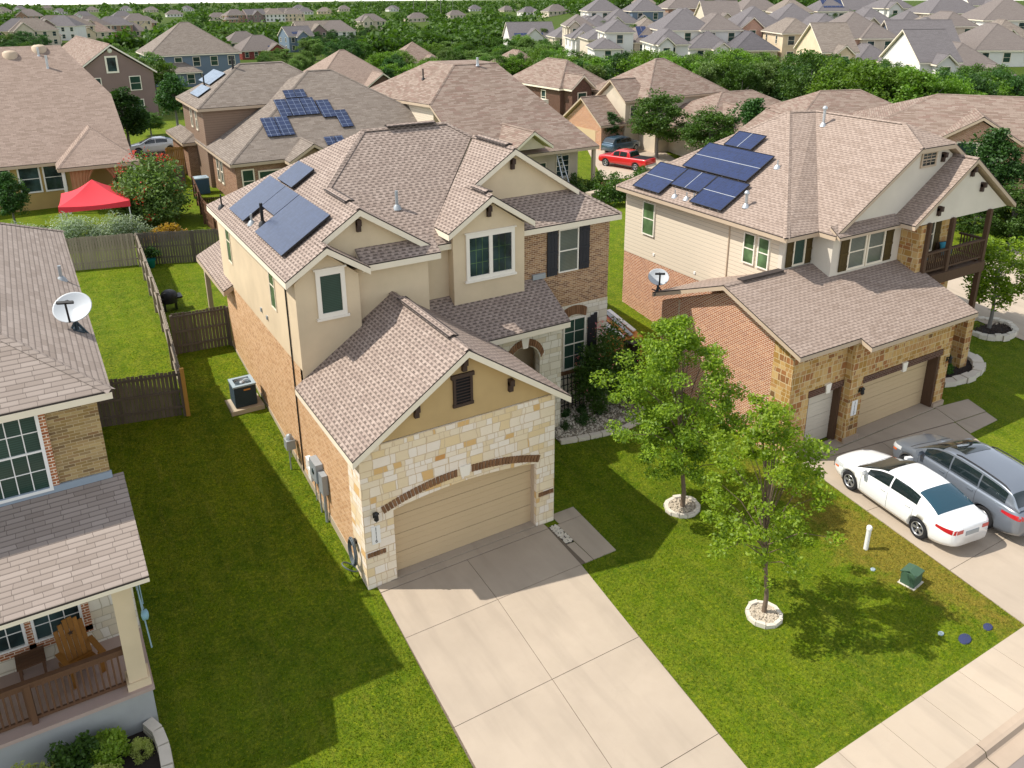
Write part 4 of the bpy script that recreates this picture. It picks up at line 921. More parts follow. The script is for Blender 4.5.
for x in (24.62, 26.22, 28.85):
    m_ = MB(); m_.box(x - .09, x + .09, -.02, .16, 5.05, 7.36); m_.build('balcony_post', M['timber'], HR)
m_ = MB(); m_.box(28.74, 28.94, -.02, .18, 2.75, 4.6); m_.build('balcony_post', M['timber'], HR)
m_ = MB(); m_.box(24.4, 28.5, -.04, -.0, 5.9, 5.98); m_.v = []; m_.f = []; m_.m = []; m_.sm = []
m_.box(24.7, 28.76, .0, .14, 5.98, 6.06); m_.box(24.7, 28.76, .04, .1, 5.2, 5.27); m_.box(28.78, 28.92, .16, 1.2, 5.98, 6.06); m_.box(28.82, 28.88, .16, 1.2, 5.2, 5.27); m_.build('balcony_rail', M['timber'], HR)
for k in range(30):
    x = 24.8 + k * .135
    if abs(x - 26.22) > .1 and x < 28.75: m_ = MB(); m_.box(x - .02, x + .02, .05, .09, 5.27, 5.98); m_.build('baluster', M['timber'], HR)
for k in range(7): m_ = MB(); y = .3 + k * .135; m_.box(28.83, 28.87, y - .02, y + .02, 5.27, 5.98); m_.build('baluster', M['timber'], HR)
q = .6226; er = 7.42
LFR = [(17.9, 1.5, er), (24.2, 7.4, 11.0), (24.2, 7.5, 11.0), (17.9, 12.0, er)]
polys = [LFR, [(17.9, 1.5, er), (19.7, 1.5, er), (25.45, 7.0, 11.0), (24.2, 7.4, 11.0)],
         [(19.7, .7, er), (24.35, .7, 10.315), (25.45, 2.4, 11.0), (25.45, 7.0, 11.0), (19.7, 1.5, er)], [(24.35, .7, 10.315), (26.55, .7, 10.315), (25.45, 2.4, 11.0)],
         [(26.55, .7, 10.315), (31.2, .7, er), (31.2, 12, er), (25.45, 7.0, 11.0), (25.45, 2.4, 11.0)], [(17.9, 12, er), (24.2, 7.5, 11.0), (25.45, 7.0, 11.0), (31.2, 12, er)]]
make_roof('main_roof', polys, RM('shingle2', 'trim_tan'), HR, [((17.9, 1.5, er), (24.2, 7.4, 11.0)), ((24.2, 7.4, 11.0), (25.4, 7.0, 11.0)), ((25.45, 7.0, 11.0), (25.45, 2.4, 11.0)), ((25.45, 2.4, 11.0), (24.35, .7, 10.315)), ((25.45, 2.4, 11.0), (26.55, .7, 10.315)), ((17.9, 12, er), (24.2, 7.5, 11.0))], .16)
make_roof('balcony_roof', [[(23.4, -.1, 7.45), (27, -.1, 9.78), (27, 1.05, 9.78), (23.4, 1.05, 7.45)], [(27, -.1, 9.78), (30.5, -.1, 7.45), (30.5, 1.6, 7.45), (27, 1.6, 9.78)]], RM('shingle2', 'trim_tan'), HR, [((27, -.1, 9.78), (27, 1.0, 9.78))], .16)
make_roof('pent_roof', [[(19.75, .55, 7.38), (23.6, .55, 7.38), (23.6, 1.02, 7.72), (19.75, 1.02, 7.72)]], RM('shingle2', 'trim_tan'), HR, (), .1)
fz = lambda y: 4.5 + .38 * (y + 1.96)
make_roof('garage_roof', [[(15.15, -1.96, 4.5), (18.3, -1.96, 4.5), (18.3, -2.45, fz(-2.45)), (24.75, -2.45, fz(-2.45)), (24.75, 1.85, fz(1.85)), (15.15, 1.85, fz(1.85))], [(15.15, 1.85, fz(1.85)), (24.75, 1.85, fz(1.85)), (24.75, 5.8, 4.43), (15.15, 5.8, 4.43)]], RM('shingle2', 'trim_tan'), HR, [((15.15, 1.85, fz(1.85)), (18.4, 1.85, fz(1.85)))], .16)
m_ = MB(); m_.bar((16.0, 1.85, fz(1.85) + .05), (18.2, 1.85, fz(1.85) + .05), .3, .06); m_.build('ridge_vent', M['drip'], HR)
# windows
window(HR, (18.36, 10.4, 5.4), -Y, W_, .75, 1.5, 'trim_w', 'glass_lime', 0, 1, .05, .04); window(HR, (18.36, 3.98, 5.75), -Y, W_, .52, 1.2, 'trim_w', 'glass_lime', 0, 1, .05, .04); window(HR, (18.36, 3.2, 5.75), -Y, W_, .5, 1.2, 'trim_w', 'glass_lime', 0, 1, .05, .04)
window(HR, (18.98, 1.99, 6.05), X, S, .56, 1.05, 'trim', 'glass_green', 0, 0, .07, .05); shutter(HR, (18.55, 1.98, 5.98), X, S, .34, 1.2, 'shutter_brown'); shutter(HR, (19.63, 1.98, 5.98), X, S, .34, 1.2, 'shutter_brown')
window(HR, (21.0, .99, 5.82), X, S, .92, 1.3, 'trim', 'glass_pale', 0, 1, .08, .05); window(HR, (22.15, .99, 5.82), X, S, .92, 1.3, 'trim', 'glass_pale', 0, 1, .08, .05)
shutter(HR, (20.45, .98, 5.75), X, S, .46, 1.42, 'shutter_brown'); shutter(HR, (23.2, .98, 5.75), X, S, .46, 1.42, 'shutter_brown')
window(HR, (24.85, .99, 9.5), X, S, .85, .5, 'trim_tan', 'glass', 2, 1, .08, .05)
window(HR, (25.78, 1.01, 5.7), X, S, .66, 1.4, 'trim', 'glass', 0, 1, .07, .05); shutter(HR, (25.28, 1.0, 5.6), X, S, .4, 1.55, 'shutter_brown'); shutter(HR, (26.54, 1.0, 5.6), X, S, .4, 1.55, 'shutter_brown')
for p in ((26.2, 1.0, 9.85), (27.9, .12, 8.55), (25.1, .12, 7.9), (27.0, .12, 9.3)): gable_bracket(HR, p, S, .22)
lantern(HR, (18.95, -1.75, 2.15), S); lantern(HR, (24.4, -1.75, 2.1), S); plaque(HR, (18.62, -1.75, 1.15), X, S, .3, .62, '1112')
m_ = MB(); m_.tube([(18.36, 4.87, 7.2), (18.36, 4.87, 4.6)], .03, 6); m_.build('conduit', M['trim_tan'], HR); m_ = MB(); m_.tube([(15.53, 4.55, 4.4), (15.53, 4.55, .3)], .03, 6); m_.build('conduit', M['trim_tan'], HR)
m_ = MB(); m_.box(18.36, 18.4, 6.7, 6.82, 4.35, 4.47); m_.box(18.36, 18.4, 9.5, 9.62, 4.45, 4.57); m_.build('wall_vent', M['white'], HR)
pipe(HR, (18.74, 4.45, 7.92), .55, .06, 'alu', capm=True); pipe(HR, (24.7, 5.88, 10.54), .75, .06, 'alu', capm=True)
for (x, y) in ((18.25, 8.2), (18.3, 7.5), (18.35, 7.1), (21.0, 5.0)): pipe(HR, (x, y, er + .57 * (x - 17.9)), .3, .03, 'alu')
nn = Vector((-.57, 0, 1)).normalized()
def pv(x0, x1, y0, y1, nu, nv):
    mb = MB(); f = lambda x, y: Vector((x, y, er + .568 * (x - 17.9))) + nn * .16
    mb.panel([f(x0, y0), f(x1, y0), f(x1, y1), f(x0, y1)], -nn * .05, 0, 1)
    for k in range(nv + 1): y = y0 + (y1 - y0) * k / nv; mb.bar(f(x0, y) + nn * .006, f(x1, y) + nn * .006, .03, .012, 1 if k in (0, nv) else 2, up=nn)
    for k in range(nu + 1): x = x0 + (x1 - x0) * k / nu; mb.bar(f(x, y0) + nn * .007, f(x, y1) + nn * .007, .03, .012, 1 if k in (0, nu) else 2, up=nn)
    for x in (x0 + .05, x1 - .05):
        for k in range(4): y = y0 + (y1 - y0) * (k + .5) / 4; a = f(x, y) - nn * .16; mb.bar(a, a + nn * .12, .05, .05, 2)
    mb.build('solar_panel', [M['solar_blue'], M['black'], M['alu']], HR)
pv(21.47, 22.4, 6.95, 8.6, 1, 2); pv(19.8, 21.4, 5.5, 9.45, 2, 1); pv(18.05, 19.7, 8.98, 10.85, 2, 1); pv(18.68, 19.7, 7.08, 8.93, 1, 2); pv(18.1, 19.7, 5.15, 7.03, 2, 1)
t = thing('satellite_dish', 'small white satellite dish on the eave corner of the orange brick garage gable', 'satellite dish', (15.35, 5.7, 4.45))
dish(t, .4, (-.35, -.55, .75), .62)
for i, (x, lab) in enumerate(((25.05, 'teal cushion beside the dark stone pillar on the timber balcony'), (26.75, 'teal cushion by the window further right on the timber balcony'))):
    t = thing('balcony_chair', ('dark chair with teal cushion by the stone pillar on the balcony', 'dark chair with teal cushion under the right shutter on the balcony')[i], 'chair', (x + .2, .58, 5.0), R(-10))
    mb = MB(); mb.box(-.28, .28, -.25, .25, .38, .44); mb.obox((0, .27, .68), (.28, 0, 0), (0, .03, .0), (0, .05, .3)); mb.build('seat', M['timber'], t)
    for sx in (-.25, .25):
        for sy in (-.22, .22): m_ = MB(); m_.box(sx - .025, sx + .025, sy - .025, sy + .025, 0, .38); m_.build('leg', M['timber'], t)
    bm = bmesh.new(); bmesh.ops.create_cube(bm, size=1); bmesh.ops.subdivide_edges(bm, edges=bm.edges, cuts=4, use_grid_fill=True)
    for v in bm.verts:
        k = 1 - .75 * max(abs(v.co.x) * 2, abs(v.co.z) * 2) ** 4; v.co = Vector((v.co.x * .62, v.co.y * .22 * k, v.co.z * .56))
    me = bpy.data.meshes.new('cushion'); bm.to_mesh(me); bm.free(); me.materials.append(M['teal'])
    for p in me.polygons: p.use_smooth = True
    o = bpy.data.objects.new('cushion', me); COL.objects.link(o); o.location = (x + .2, .6, 5.78); o.rotation_euler = (R(-14), 0, R(-10)); tag(o, lab, 'cushion', 'cushions on the balcony chairs')
# ================================================================== houses beyond
def block_roof(X0, X1, Y0, Y1, ze, pitch, kind, ov=.4):
    X0 -= ov; X1 += ov; Y0 -= ov; Y1 += ov; w, d = X1 - X0, Y1 - Y0; mx, my = (X0 + X1) / 2, (Y0 + Y1) / 2
    if kind == 'hip':
        if w >= d:
            h = pitch * d / 2; a, b = (X0 + d / 2, my, ze + h), (X1 - d / 2, my, ze + h)
        else:
            h = pitch * w / 2; a, b = (mx, Y0 + w / 2, ze + h), (mx, Y1 - w / 2, ze + h)
        c = [(X0, Y0, ze), (X1, Y0, ze), (X1, Y1, ze), (X0, Y1, ze)]
        if abs(w - d) < .05: a = b = (mx, my, ze + h); pol = [[c[0], c[1], a], [c[1], c[2], a], [c[2], c[3], a], [c[3], c[0], a]]
        elif w > d: pol = [[c[0], c[1], b, a], [c[1], c[2], b], [c[2], c[3], a, b], [c[3], c[0], a]]
        else: pol = [[c[0], c[1], a], [c[1], c[2], b, a], [c[2], c[3], b], [c[3], c[0], a, b]]
        return pol, [(a, b)] * (abs(w - d) > .05) + [(c[0], a), (c[1], b if w > d else a)], None
    if kind == 'gx':
        h = pitch * d / 2; a, b = (X0, my, ze + h), (X1, my, ze + h)
        return [[(X0, Y0, ze), (X1, Y0, ze), b, a], [(X1, Y1, ze), (X0, Y1, ze), a, b]], [(a, b)], ('x', h)
    h = pitch * w / 2; a, b = (mx, Y0, ze + h), (mx, Y1, ze + h)
    return [[(X0, Y0, ze), a, b, (X0, Y1, ze)], [(X1, Y0, ze), (X1, Y1, ze), b, a]], [(a, b)], ('y', h)
def bg_house(label, x, y, z0, rz, blocks, roof='shingle_far', trim='trim', group=None, cat='house', wins=(), far=True):
    """blocks: (X0,X1,Y0,Y1,eave,pitch,kind,wall material)"""
    t = thing('house', label, cat, (x, y, z0), rz, group)
    for (X0, X1, Y0, Y1, ze, pt, kind, wall) in blocks:
        mb = MB(); mb.box(X0, X1, Y0, Y1, -4, ze - .1)
        pol, caps, gab = block_roof(X0, X1, Y0, Y1, ze, pt, kind)
        if gab:
            h = gab[1] * .93
            if gab[0] == 'x': my = (Y0 + Y1) / 2; [mb.panel([(xx, Y0, ze - .1), (xx, Y1, ze - .1), (xx, my, ze + h - .25)], (dd, 0, 0)) for xx, dd in ((X0, .2), (X1, -.2))]
            else: mx = (X0 + X1) / 2; [mb.panel([(X0, yy, ze - .1), (X1, yy, ze - .1), (mx, yy, ze + h - .25)], (0, dd, 0)) for yy, dd in ((Y0, .2), (Y1, -.2))]
        mb.build('wall', M[wall], t); make_roof('roof', pol, RM(roof, trim), t, caps)
    for wv in wins:
        face, b, u, z, w, h = wv[:6]; gl = wv[6] if len(wv) > 6 else 'glass'; X0, X1, Y0, Y1 = blocks[b][:4]
        if face == 'S': window(t, (X0 + u, Y0 - .005, z), X, S, w, h, trim if trim != 'trim_tan' else 'trim', gl, 0, 1, .09, .06)
        elif face == 'W': window(t, (X0 - .005, Y1 - u, z), -Y, W_, w, h, trim if trim != 'trim_tan' else 'trim', gl, 0, 1, .09, .06)
        elif face == 'GS':
            m_ = MB(); m_.box(X0 + u, X0 + u + w, Y0 - .03, Y0 + .05, z, z + h); m_.build('garage_door', M['door_tan'], t)
        elif face == 'GW':
            m_ = MB(); m_.box(X0 - .03, X0 + .05, Y1 - u - w, Y1 - u, z, z + h); m_.build('garage_door', M['door_tan'], t)
    return t
# --- the wide tan roofed house behind the rear fence on the left
t = thing('house', 'low cream house with wide tan roof behind the red canopy', 'house', (0, 45.6, 2.2))
HA = t
mb = MB(); mb.box(-22, -.3, 0, 20, -1, 3.15); mb.panel([(-.3, 0, 3.1), (-.3, 20, 3.1), (-.3, 14, 6.6), (-.3, 6, 6.6)], (-.2, 0, 0)); mb.build('wall', m_stucco('stucco_yellow', 'b59a63'), t)
make_roof('roof', [[(-22, -.5, 3.2), (.3, -.5, 3.2), (.15, 5.6, 6.86), (-2.4, 11.3, 10.25), (-22, 11.3, 10.25)], [(.15, 5.6, 6.86), (.15, 17, 6.86), (-2.4, 11.3, 10.25)], [(-22, 11.3, 10.25), (-2.4, 11.3, 10.25), (.15, 17, 6.86), (.3, 23, 3.2), (-22, 23, 3.2)]], RM('shingle_tan', 'trim_tan'), t)
make_roof('porch_roof', [[(-4.6, -2.6, 3.1), (.5, -2.6, 3.1), (-2.0, 1.2, 5.1)], [(-4.6, -2.6, 3.1), (-2.0, 1.2, 5.1), (-2.0, 3.4, 5.1), (-4.6, 3.4, 3.1)], [(.5, -2.6, 3.1), (.5, 3.4, 3.1), (-2.0, 3.4, 5.1), (-2.0, 1.2, 5.1)]], RM('shingle_tan', 'trim_tan'), t, [((-4.6, -2.6, 3.1), (-2.0, 1.2, 5.1)), ((.5, -2.6, 3.1), (-2.0, 1.2, 5.1))], .22)
for x in (-8.6, -6.85, -5.35): window(t, (x, -.005, 1.25), X, S, 1.15, 1.75, 'white', 'glass', 0, 1, .1, .06)
for x in (-4.3, .1): m_ = MB(); m_.box(x - .09, x + .09, -2.4, -2.2, -.6, 3.0); m_.build('porch_post', M['white'], t)
mb = MB(); mb.box(-2.5, .1, -2.36, -2.28, .55, .62); mb.box(-2.5, .1, -2.36, -2.28, -.2, -.14)
for k in range(18): mb.box(-2.45 + k * .145, -2.38 + k * .145, -2.35, -2.29, -.14, .55)
mb.build('porch_railing', M['white'], t)
for (xa, xb, k_) in ((-3.9, -2.2, 1), (-1.9, -.2, -1)):
    vs = []; n = 24; g_ = 12
    for j in range(g_ + 1):
        f = j / g_
        for i in range(n + 1):
            u = i / n; wd = 1 - .45 * math.sin(min(f * 1.25, 1) * math.pi) * (.5 + .5 * k_ * (u - .5) * 2) * .8
            xx = xa + (xb - xa) * (u * wd if k_ > 0 else 1 - (1 - u) * wd); vs.append((xx, -2.15 + .07 * math.sin(u * 40), 2.95 - 2.8 * f))
    mb = MB(); mb.add(vs, [(j * (n + 1) + i, j * (n + 1) + i + 1, (j + 1) * (n + 1) + i + 1, (j + 1) * (n + 1) + i) for j in range(g_) for i in range(n)], 0, True); mb.build('curtain', M['curtain'], t)
for (px, py) in ((10, 55), (39, 49)):
    r_ = sight(px, py); k_ = (5.4 + .597 * (CPOS.y - 45.1) - CPOS.z) / (r_.z - .597 * r_.y); p = CPOS + r_ * k_; m_ = MB(); m_.lathe([(.55, -.3), (.5, .18), (.32, .3), (0, .34)], (p.x, p.y - 45.6, p.z - 2.2), 16); m_.build('roof_vent', M['trim_tan'], t)
pipe(t, (-3.6, 8.8, 8.65), 1.0, .09, 'alu'); pipe(t, (-4.0, 10.2, 9.5), .7, .08, 'alu')
# --- the two storey house with two groups of panels behind it
HB = bg_house('two storey tan house with scattered grid solar panels on its roof behind the middle house', 0, 0, 2.2, 0,
    [(5.9, 24, 38.6, 54.8, 3.1, .6, 'hip', 'brick_brown'), (5.6, 17, 46, 54, 6.0, .62, 'hip', 'siding_brown'), (4.9, 6.2, 50.2, 57, 2.9, .5, 'hip', 'brick_brown'), (9.6, 12.5, 37.4, 42, 3.05, .6, 'gy', 'siding_brown')], 'shingle_grey', 'trim_tan',
    wins=[('S', 0, .45, 1.0, .7, 1.5, 'glass_green'), ('S', 0, 1.6, 1.1, 1.5, 1.2, 'glass_green'), ('W', 0, 10.4, .9, .6, 1.6), ('W', 0, 11.6, .9, .6, 1.6), ('W', 1, 3.3, 4.1, .5, 1.5), ('W', 1, 5.2, 4.1, .5, 1.5)])
nn = Vector((0, -.6, 1)).normalized()
def panel_on(t, f, nn, x0, x1, y0, y1, mat):
    mb = MB(); q = [f(x0, y0), f(x1, y0), f(x1, y1), f(x0, y1)]; q = [p + nn * .14 for p in q]; mb.panel(q, -nn * .05, 0, 1); return mb.build('solar_panel', [M[mat], M['black']], t)
fB = lambda x, y: Vector((x, y, 3.1 + .6 * (y - 38.2)))
for x0, x1, y0, y1 in ((8.75, 9.7, 40.2, 42), (9.75, 10.7, 40.2, 42), (10.3, 11.15, 42, 43.7), (11.2, 12.2, 42, 43.7), (12.25, 13.25, 42, 43.7), (13.35, 14.35, 41.6, 43.35), (11.3, 12.1, 43.8, 44.6), (12.15, 12.9, 43.8, 44.6), (14.35, 15.25, 40.5, 42.2), (12.6, 13.3, 38.9, 39.7), (13.35, 14.0, 38.9, 39.7)): panel_on(HB, fB, nn, x0, x1, y0, y1, 'solar_grid')
n2 = Vector((-.62, 0, 1)).normalized(); fB2 = lambda x, y: Vector((x, y, 6.0 + .62 * (x - 5.2)))
M['solar_pale'] = m_solar('solar_pale', hexc('5d6b7a'), hexc('708090'), .3, .008, .4, .15)
panel_on(HB, fB2, n2, 7.1, 8.4, 49.5, 53.6, 'solar_pale'); panel_on(HB, fB2, n2, 5.9, 6.9, 48.3, 51.4, 'solar_pale'); pipe(HB, (9.0, 49.6, 8.3), 1.0, .09, 'black'); pipe(HB, (6.9, 50.8, 7.1), .9, .06, 'black')
mb = MB(); mb.box(3.0, 4.0, 47.5, 47.6, -.3, 1.6); mb.build('gate', M['fence_d'], HB)
# --- the house right behind the middle house
t = thing('house', 'house with broad mottled red brown roof and rear patio directly behind the middle house', 'house', (0, 0, 1.7))
HC = t
mb = MB(); mb.box(20.5, 30.8, 37.6, 52, -2, 6.25); mb.build('siding_wall', M['siding'], t)
mb = MB(); mb.box(20.5, 30.6, 33.1, 37.6, -2, 4.3); mb.build('patio_wall', M['stucco_l'], t)
make_roof('roof', [[(20.1, 37.3, 6.65), (20.1, 31.4, 3.4), (31.4, 31.4, 3.4), (28.2, 41.5, 9.0), (24.3, 41.5, 9.0)], [(31.4, 31.4, 3.4), (31.4, 52, 3.4), (28.2, 45, 9.0), (28.2, 41.5, 9.0)], [(20.1, 37.3, 6.65), (24.3, 41.5, 9.0), (24.3, 46, 9.0), (20.1, 52.2, 6.0)], [(24.3, 41.5, 9.0), (28.2, 41.5, 9.0), (28.2, 45, 9.0), (24.3, 46, 9.0)], [(24.3, 46, 9), (28.2, 45, 9), (31.4, 52, 3.4), (20.1, 52.2, 6)]], RM('shingle_red', 'trim_tan'), t, [((24.3, 41.5, 9.0), (28.2, 41.5, 9.0)), ((20.1, 37.3, 6.65), (24.3, 41.5, 9.0))])
pol, cp, gb = block_roof(23.6, 26.0, 30.6, 36, 4.1, .7, 'gy'); make_roof('gable_roof', pol, RM('shingle_red', 'trim'), t, cp); m_ = MB(); m_.panel([(23.6, 30.6, 3.9), (26, 30.6, 3.9), (24.8, 30.6, 4.75)], (0, .2, 0)); m_.build('gable_wall', M['stucco_l'], t)
for x in (23, 31.1): m_ = MB(); m_.box(x - .12, x + .12, 31.6, 31.85, -1.5, 3.3); m_.build('patio_post', M['trim_tan'], t)
window(t, (20.49, 42.2, 3.6), -Y, W_, .6, 1.6, 'trim', 'glass_green', 0, 1, .05, .05); window(t, (20.49, 39.4, 3.6), -Y, W_, .6, 1.0, 'trim', 'glass_green', 0, 1, .05, .05); window(t, (28.6, 33.08, 1.0), X, S, 1.1, 1.6, 'trim', 'glass', 1, 1, .06, .05); window(t, (26.6, 33.08, .0), X, S, 1.0, 2.2, 'trim', 'glass_green', 0, 1, .06, .05)
pipe(t, (26.3, 41.2, 8.9), .6, .1, 'alu'); pipe(t, (22.3, 43.0, 7.9), .8, .06, 'black')
# --- the others, each at its surveyed place
HOUSES = []
def far_pos(pl, pr, py, h):
    a = on_ground((pl + pr) / 2, py, h); d = (a - CPOS).dot(CFW); return a, (pr - pl) * d / CF
def auto_wins(blocks, st):
    out = []; 
    for bi, b in enumerate(blocks[:2]):
        w = b[1] - b[0]; d = b[3] - b[2]
        for lv in range(st):
            if b[4] < 2.9 * (lv + 1) - .4: continue
            for k in range(max(1, int(w / 3.0))): out.append(('S', bi, w * (k + .5) / max(1, int(w / 3.0)) - .55, .8 + 2.8 * lv, 1.15, 1.55, ('glass', 'glass_green')[(k + bi) % 2]))
            if bi == 0:
                for k in range(2): out.append(('W', bi, d * (k + .4) / 2 - .4, .9 + 2.8 * lv, .8, 1.4))
    return out
def far_house(label, pl, pr, py, deep, st, deg, wall, roof='shingle_far', style=0, group=None, trim='trim'):
    h = 2.85 * st; a, w = far_pos(pl, pr, py, h); ca, sa = math.cos(R(deg)), math.sin(R(deg)); w = w * 1.08 / (abs(math.cos(R(deg) + CYAW)) * .9 + .2)
    w = min(w, 15.5); z0 = a.z - h; cx, cy = a.x - sa * deep / 2, a.y + ca * deep / 2; HOUSES.append((cx, cy, w))
    bl = [(-w / 2, w / 2, -deep / 2, deep / 2, h, .72, 'hip', wall)]
    if style == 1: bl.append((-w * .42, -w * .02, -deep / 2 - 1.6, 0, h, .85, 'gy', wall))
    elif style == 2: bl.append((w * .05, w * .42, -deep / 2 - 1.8, 0, h * (.5 if st == 2 else .95), .7, 'gy', wall))
    elif style == 3: bl.append((-w * .5 - 2.5, 0, -deep / 2 - 2.2, deep * .2, 2.8, .6, 'hip', wall))
    elif style == 4: bl = [(-w / 2, w / 2, -deep / 2, deep / 2, h, .7, 'gx', wall), (-w * .2, w * .25, -deep / 2 - 1.5, 0, h * .97, .85, 'gy', wall)]
    elif style == 5: bl = [(-w / 2, w / 2, -deep / 2, deep / 2, h, .7, 'gy', wall)]
    t = bg_house(label, cx, cy, z0, R(deg), bl, roof, trim, group, wins=auto_wins(bl, st)); return t, w, h, deep
M['wall_blue'] = m_siding('siding_bluegrey', '6c7a86'); M['wall_white'] = m_stucco('stucco_bright', 'dcd8cf', .06); M['wall_mauve'] = m_stucco('stucco_mauve', '8a7570', .08); M['wall_red'] = m_brick('brick_deep_red', SH('7a2420', '8c3029', '6b201d'), hexc('9b7f75')); M['wall_pink'] = m_brick('brick_pink', SH('b98a72', 'c79a80', 'b07f68'), hexc('d8c4b4')); M['wall_slate'] = m_siding('siding_slate', '4c5664')
